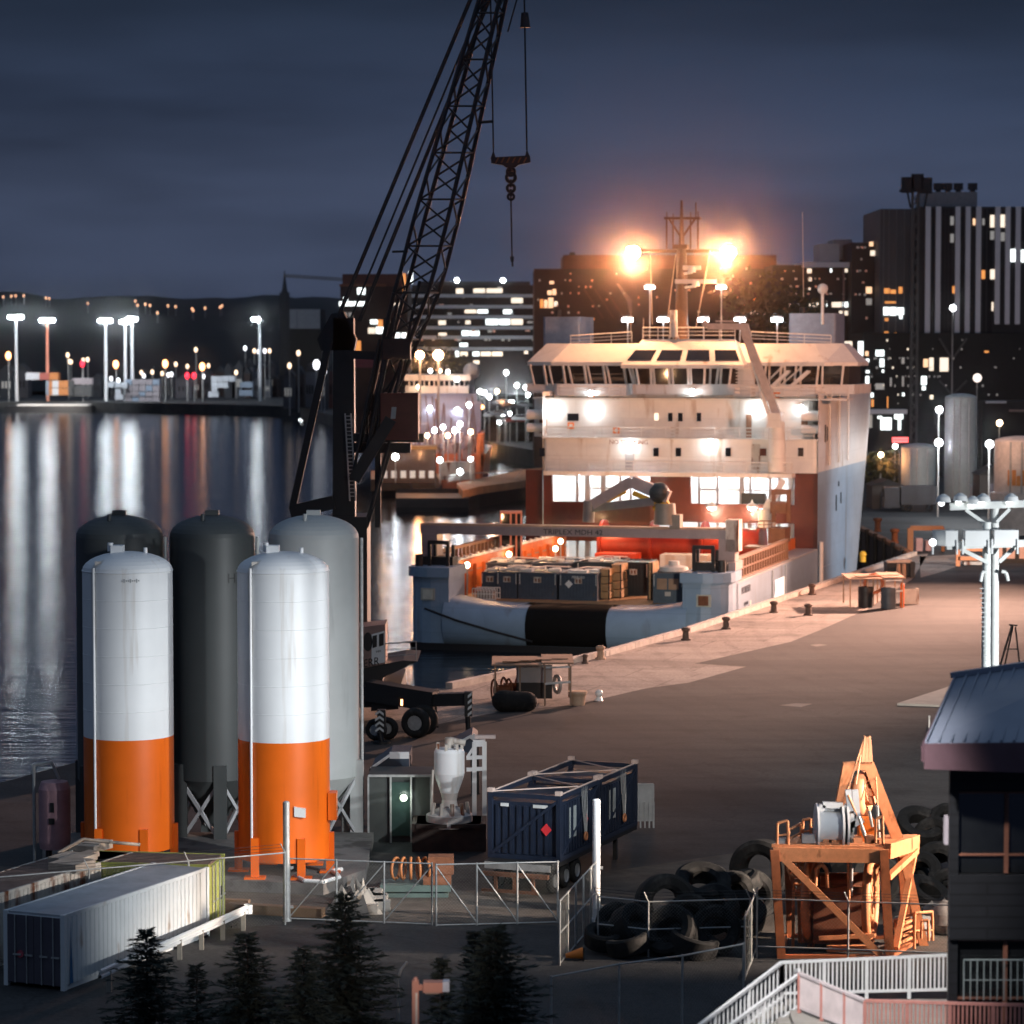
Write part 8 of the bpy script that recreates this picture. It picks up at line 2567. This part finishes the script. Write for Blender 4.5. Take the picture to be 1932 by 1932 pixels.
MB().ext([(-7.5, -0.3, dp(0, 745, 660).z), (9.5, -0.3, dp(0, 745, 660).z), (7, 3, dp(0, 735, 660).z), (-5, 3, dp(0, 735, 660).z)], (0, 5, 0)).build('roof', char, rk2)
lights = ((905, 738, 0), (914, 741, 0), (923, 749, 0), (940, 721, 0), (944, 728, 0), (938, 738, 1), (975, 727, 0), (985, 735, 0), (976, 742, 0), (992, 731, 0), (955, 703, 0), (918, 762, 0), (937, 778, 0), (952, 790, 0), (942, 796, 0), (909, 768, 2), (900, 752, 0), (966, 748, 1), (996, 745, 0), (962, 760, 0), (984, 752, 1))
for i, (x, y, k) in enumerate(lights):
    q = dp(x, y, 645 + (i * 37) % 30)
    t = thing('street_lamp', 'small bright street lamp along the road at the harbour end', 'street lamp', (q.x, q.y, 0), 0, 'street lamps at the harbour end')
    MB().tube((0, 0.5, 0), (0, 0.5, q.z + 0.3), 0.12, n=5).bar((0, 0.5, q.z + 0.3), (0, 0, q.z + 0.3), 0.1).build('pole', steel_p, t)
    MB().ball((0, 0, q.z), 0.52, 8, 6).build('bulb', (b_white, b_warm, b_amber)[k], t)
for x, y in ((930, 740), (975, 745)):
    point('street_light', dp(x, y, 628), 2600, WHITE, 0.4)

# ================================================================== THE FAR SHORE
FD = 1150.0
wht = mat('white_mast_paint', (0.62, 0.64, 0.66), 0.5)
def far_mast(px, py, wpx, yb, label, orange_=False, single=False):
    q = dp(px, py, FD)
    t = thing('high_mast', label, 'floodlight mast', (q.x, FD, 0), 0, 'tall floodlight masts on the far shore')
    MB().tube((0, 0, 0), (0, 0, q.z), 0.75, 0.5, n=8).build('pole', mat('rust_orange_mast_paint', (0.62, 0.28, 0.20), 0.5) if orange_ else wht, t)  # reddish orange for one mast, white for the rest
    w = wpx / 2 / (F / FD)
    MB().bx(-w, w, -0.2, 0.6, q.z - 0.5, q.z - 0.1).build('crossarm', wht, t)
    for i in range(4 if not single else 2):
        x = -w + (i + 0.5) * 2 * w / (4 if not single else 2)
        MB().ball((x if not single else x - w, -0.6, q.z + 0.4), 0.95, 10, 6, 0.8).build('floodlight', b_far, t)
    spot('high_mast_light', (q.x, FD - 9, q.z + 3), (q.x, FD, q.z - 22), 16000, (0.85, 0.95, 1.0) if not orange_ else (1.0, 0.55, 0.40), 70, 0.8, 1.0)
    return t
far_mast(30, 600, 28, 756, 'first tall floodlight mast from the left edge on the far shore')
far_mast(89, 606, 28, 740, 'reddish floodlight mast behind the coloured container stack', True)
far_mast(199, 607, 25, 740, 'floodlight mast standing left of the close pair on the far shore')
far_mast(236, 609, 16, 740, 'left mast of the close pair on the far shore')
far_mast(249, 604, 18, 740, 'right mast of the close pair on the far shore')
far_mast(490, 604, 14, 740, 'floodlight mast with a single lamp left of the crane', single=True)
def zz(x, y):
    return .2741 * x, 476.6 + .2741 * y
l_white, l_warm, l_amber = glow('dim_white_lamp', (0.95, 0.95, 1.0), 3.0), glow('dim_warm_lamp', (1.0, 0.72, 0.5), 2.6), glow('dim_amber_lamp', (1.0, 0.50, 0.28), 2.2)
def small_lamp(px, py, d, m_, r, label, group, h=None, arm=True):
    q = dp(px, py, d)
    g = (hill_z(q.x, d) if d > HD0 else 0.0)
    t = thing('street_lamp', label, 'street lamp', (q.x, d, min(g, q.z - 3)), 0, group)
    k = q.z - min(g, q.z - 3)
    MB().tube((0, 0.5, 0), (0, 0.5, k), 0.2, n=5).build('pole', steel_p, t)
    MB().ball((0, 0, k), r, 8, 6, 1.5).build('bulb', m_, t)
for x, y in ((57, 710), (797, 770), (1137, 765), (1392, 785)):
    X, Y = zz(x, y)
    small_lamp(X, Y, 1142, b_amber, 1.1, ('orange street lamp near the left edge of the far shore', 'orange street lamp between the far masts', 'orange street lamp right of the close mast pair', 'orange street lamp above the red lamps on the far shore')[(57, 797, 1137, 1392).index(x)], 'orange street lamps of the far shore')
for x, y in ((22, 305), (78, 300), (108, 297), (163, 296), (316, 312), (339, 316), (604, 349), (931, 333), (947, 362), (1000, 355), (1032, 363), (1084, 415), (1156, 366), (1209, 372), (1322, 386), (1330, 398), (1411, 382), (1528, 366), (1515, 376)):
    X, Y = zz(x, y)
    q = hp(X, Y)
    small_lamp(X, Y, q.y, l_amber, 0.65, 'small orange street lamp glowing on the dark far hillside', 'street lamps on the far hillside')
for i, (x, y, k) in enumerate(((466, 705, 1), (474, 748, 1), (489, 752, 1), (573, 740, 1), (603, 736, 1), (973, 825, 1), (990, 848, 0), (1048, 822, 1), (1116, 832, 1), (1158, 842, 0), (1180, 838, 0), (1210, 768, 1), (1290, 783, 1), (1348, 668, 1), (1400, 852, 0), (1435, 778, 1), (1625, 825, 1), (1687, 658, 0), (1780, 682, 0), (1822, 677, 0), (1855, 676, 1), (1750, 676, 1), (815, 880, 0), (893, 888, 0), (765, 868, 0))):
    X, Y = zz(x, y)
    small_lamp(X, Y, 1180 + (i * 29) % 90, (l_white, l_warm)[k], 0.7, 'tiny lamp among the dark houses of the far shore', 'tiny lamps of the far shore')
for x, y in ((1288, 847), (1335, 847), (567, 765)):
    X, Y = zz(x, y)
    small_lamp(X, Y, 1145, b_red, 0.95, 'small red lamp on the far shore', 'red lamps of the far shore')
for i, (x, y, k) in enumerate(((629, 648, 0), (641, 655, 0), (652, 657, 0), (597, 688, 0), (612, 701, 0), (606, 718, 0), (546, 690, 1), (563, 666, 1), (675, 701, 0), (672, 712, 1), (740, 700, 0), (753, 700, 1), (762, 672, 1), (770, 741, 1), (706, 762, 1), (715, 805, 0), (708, 795, 1), (722, 780, 0), (690, 640, 1))):
    small_lamp(x, y, 900 + (i * 41) % 120, (l_white, l_warm)[k], 0.65 if i not in (3,) else 1.1, 'tiny lamp among the houses behind the crane tower', 'tiny lamps behind the crane')
# stacked containers of the terminal
conts = {'white': (0.55, 0.58, 0.62), 'red': (0.36, 0.10, 0.08), 'orange': (0.50, 0.20, 0.06), 'grey': (0.30, 0.27, 0.29), 'blue': (0.22, 0.28, 0.36), 'dark': (0.05, 0.055, 0.06)}
def far_box(x, y, w, h, col, label, k=0):
    X, Y = zz(x, y)
    d = 1144.0 - k
    q0, q1 = dp(X, Y + .2741 * h, d), dp(X + .2741 * w, Y, d)
    t = thing('shipping_container', label, 'container', ((q0.x + q1.x) / 2, d, max(0.0, q0.z)), 0, 'container stacks on the far shore')
    ww, hh = (q1.x - q0.x) / 2, (q1.z - q0.z)
    z0_ = 0.0
    m = MB().bx(-ww * 0.97, ww * 0.97, 0, 6, 0.0, hh * 0.96)
    for i in range(4):
        m.bx(-ww * 0.9 + i * ww * 0.48, -ww * 0.9 + i * ww * 0.48 + ww * 0.18, -0.08, 0, 0.2, hh * 0.9)
    m.build('body', mat(col + '_far_container', conts[col], 0.6, var=0.15, scale=0.5), t)
for i in range(5):
    far_box(175 + i * 19, 825, 18, 50, 'white', 'white container in the top row of the coloured far stack')
for i in range(3):
    far_box(272 + i * 22, 825, 21, 50, 'red', 'red container in the top row of the coloured far stack')
for i in range(3):
    far_box(340 + i * 20, 825, 19, 52, 'orange', 'orange container in the top row of the coloured far stack')
for i, cn in enumerate(('blue', 'orange', 'white', 'white', 'orange', 'orange', 'orange', 'dark', 'dark')):
    far_box(315 + i * 22, 880, 21, 50, cn, cn + ' container in the middle row of the coloured far stack')
    far_box(315 + i * 22, 932, 21, 50, cn, cn + ' container in the bottom row of the coloured far stack')
for i in range(5):
    far_box(500 + i * 26, 862, 24, 45, 'grey', 'grey container in the dim stack right of the coloured one')
    far_box(500 + i * 26, 910, 24, 80, 'dark', 'dark container in the dim stack right of the coloured one')
for r_ in range(4):
    for c_ in range(5):
        far_box(862 + c_ * 47, 872 + r_ * 42, 45, 40, 'grey' if (r_ + c_) % 4 else 'blue', 'grey container in the large block below the mast pair' if (r_ + c_) % 4 else 'bluish container in the large block below the mast pair')
for x, y, w in ((790, 892, 42), (834, 895, 42), (792, 938, 40), (790, 975, 58), (742, 890, 40)):
    far_box(x, y, w, 38, 'white', 'bright white container left of the large grey block', 4)
for x, y, w in ((1455, 850, 38), (1495, 850, 38), (1535, 848, 38), (1575, 848, 38), (1455, 892, 38), (1495, 892, 38), (1535, 892, 34), (1455, 932, 40), (1432, 955, 70), (1650, 890, 90), (1645, 945, 95)):
    far_box(x, y, w, 40, 'white' if x < 1600 else 'blue', 'bright white container in the stepped stack right on the far shore' if x < 1600 else 'pale blue container below the single lamp mast', 2)
for x in (70, 265, 420):
    q = dp(x, 745, FD)
    spot('stack_fill_flood', (q.x - 8, FD - 46, 26), (q.x, FD, 2), 60000, (0.9, 0.95, 1.0), 95, 0.8, 1.0)  # unseen floods added before the shore, brightening the container stacks
# pier heads and sheds of the far shore
t = thing('lit_pier', 'long pale lit pier at the left edge of the far shore', 'pier', (dp(92, 0, 1125).x, 1125, WATER))
MB().bx(dp(25, 0, 1125).x - t.location.x, dp(159, 0, 1125).x - t.location.x, 0, 14, 2.2, dp(0, 763, 1125).z - WATER).build('deck_wall', mat('pale_pier_wall', (0.55, 0.54, 0.52), 0.7), t)
MB().bx(dp(0, 0, 1125).x - t.location.x, dp(165, 0, 1125).x - t.location.x, 0.2, 14, -1, 2.19).build('base', boot, t)
spot('pier_lamp', dp(92, 735, 1100), dp(92, 769, 1125), 60000, (1.0, 0.9, 0.82), 80, 0.8, 1.0)
dim_h = [mat('dim_house_' + n_, c_, 0.8) for n_, c_ in (('grey', (0.10, 0.10, 0.115)), ('brown', (0.085, 0.06, 0.055)), ('white', (0.24, 0.25, 0.28)), ('red', (0.17, 0.07, 0.06)), ('slate', (0.06, 0.065, 0.075)))]
HL = ('grey', 'brown', 'white', 'red', 'slate')
k = 0
for x, y, w, h, mi in ((0, 770, 90, 110, 4), (95, 765, 95, 120, 0), (640, 830, 60, 150, 4), (690, 850, 60, 150, 4), (1095, 845, 110, 130, 4), (1210, 838, 110, 170, 0), (1320, 820, 60, 160, 1), (1380, 800, 70, 180, 0), (1590, 770, 60, 100, 1), (1615, 835, 60, 60, 3), (1680, 790, 40, 80, 1), (1745, 830, 40, 80, 2), (1820, 845, 40, 70, 2), (1870, 840, 40, 80, 1), (1905, 842, 30, 70, 3), (1620, 740, 50, 60, 4), (1690, 735, 50, 60, 2), (1760, 745, 60, 55, 1), (1830, 740, 60, 60, 0), (1485, 780, 60, 70, 1), (1545, 760, 50, 70, 4), (1950, 790, 70, 110, 0), (2030, 780, 60, 130, 1), (2100, 760, 70, 150, 2), (2180, 770, 70, 130, 4), (2260, 750, 70, 150, 3), (2340, 740, 70, 160, 0)):
    X, Y = zz(x, y)
    d = 1215.0 + (k % 5) * 12
    if x >= 1950:
        d = 1000 + (k % 4) * 14
    q0, q1 = dp(X, 745, d), dp(X + .2741 * w, Y, d)
    t = thing('house', 'dim %s house among the dark buildings of the far shore' % HL[mi] if x < 1950 else 'dim %s house on the shore behind the crane' % HL[mi], 'house', ((q0.x + q1.x) / 2, d, 0), 0, 'dim houses of the far shore')
    ww, hh = (q1.x - q0.x) / 2, q1.z
    MB().bx(-ww, ww, 0, 10, 0, hh * 0.8).build('wall', dim_h[mi], t)
    if x == 1745:
        MB().lathe([(ww * 1.2, hh * 0.8), (0.02, hh * 1.2)], (0, 5, 0), 4).build('roof', dim_h[2], t)
    else:
        MB().ext([(-ww - 0.3, -0.4, hh * 0.8), (ww + 0.3, -0.4, hh * 0.8), (0, -0.4, hh)], (0, 10.8, 0)).build('roof', dim_h[4], t)
    m = MB()
    for i in range(3):
        m.bx(-ww * 0.7 + i * ww * 0.5, -ww * 0.7 + i * ww * 0.5 + ww * 0.25, -0.12, 0, hh * 0.3, hh * 0.5)
    m.build('windows', w_dim if k % 3 == 0 else dark_gl, t)
    k += 1
fb = thing('lit_ferry', 'small boat covered with white and amber lamps at the far shore left of the crane', 'boat', (dp(580, 0, 1080).x, 1080, WATER))
def f2(px, py):
    q = dp(px, py, 1080)
    return Vector((q.x - fb.location.x, 0, q.z - WATER))
MB().ext([(f2(563, 0).x, 0, 4), (f2(566, 0).x, 0, 0), (f2(596, 0).x, 0, 0), (f2(600, 0).x, 0, 4.5)], (0, 5, 0)).build('hull', white, fb)
MB().bx(f2(570, 0).x, f2(592, 0).x, 1, 4, 4, 9).build('wheelhouse', white, fb)
MB().tube((f2(580, 0).x, 2, 9), (f2(580, 0).x, 2, 19), 0.3, n=6).build('mast', steel_p, fb)
for x, y, r, m_ in ((571, 750, 1.5, b_white), (585, 748, 1.2, b_white), (592, 744, 1.2, b_warm), (580, 733, 1.1, b_amber), (580, 742, 1.1, b_warm), (595, 754, 1.0, b_amber)):
    MB().ball(f2(x, y) + Vector((0, -0.8, 0)), r, 10, 6).build('lamp', m_, fb)
lb = thing('lit_hall', 'low hall with a bright white window strip at the waterline by the crane', 'hall', (dp(616, 0, 1062).x, 1062, 0))
q0, q1 = dp(606, 762, 1062), dp(630, 740, 1062)
ww = (q1.x - q0.x) / 2
MB().bx(-ww * 1.4, ww * 1.4, 0, 10, 0, q1.z).build('wall', dim_h[4], lb)
for i in range(5):
    MB().bx(-ww + i * ww * 0.4, -ww + i * ww * 0.4 + ww * 0.33, -0.2, 0, dp(0, 756, 1062).z, dp(0, 748, 1062).z).build('lit_window', glow('bright_strip', (0.9, 1, 0.97), 7.0), lb)

# ================================================================== NIGHT AIR
hz_ = bpy.data.materials.new('thin_haze')
hz_.use_nodes = True
t_ = hz_.node_tree
t_.nodes.clear()
o_ = t_.nodes.new('ShaderNodeOutputMaterial')
v_ = t_.nodes.new('ShaderNodeVolumePrincipled')
v_.inputs['Color'].default_value = (0.9, 0.93, 1.0, 1)
v_.inputs['Density'].default_value = HAZE
v_.inputs['Anisotropy'].default_value = 0.9925  # strong forward scatter, shaped so the added beams draw lamp halos
t_.links.new(v_.outputs[0], o_.inputs['Volume'])
if HAZE > 0:
    MB().bx(-1000, 1000, -30, 3100, -11, 150).build('haze', hz_, kind='stuff')
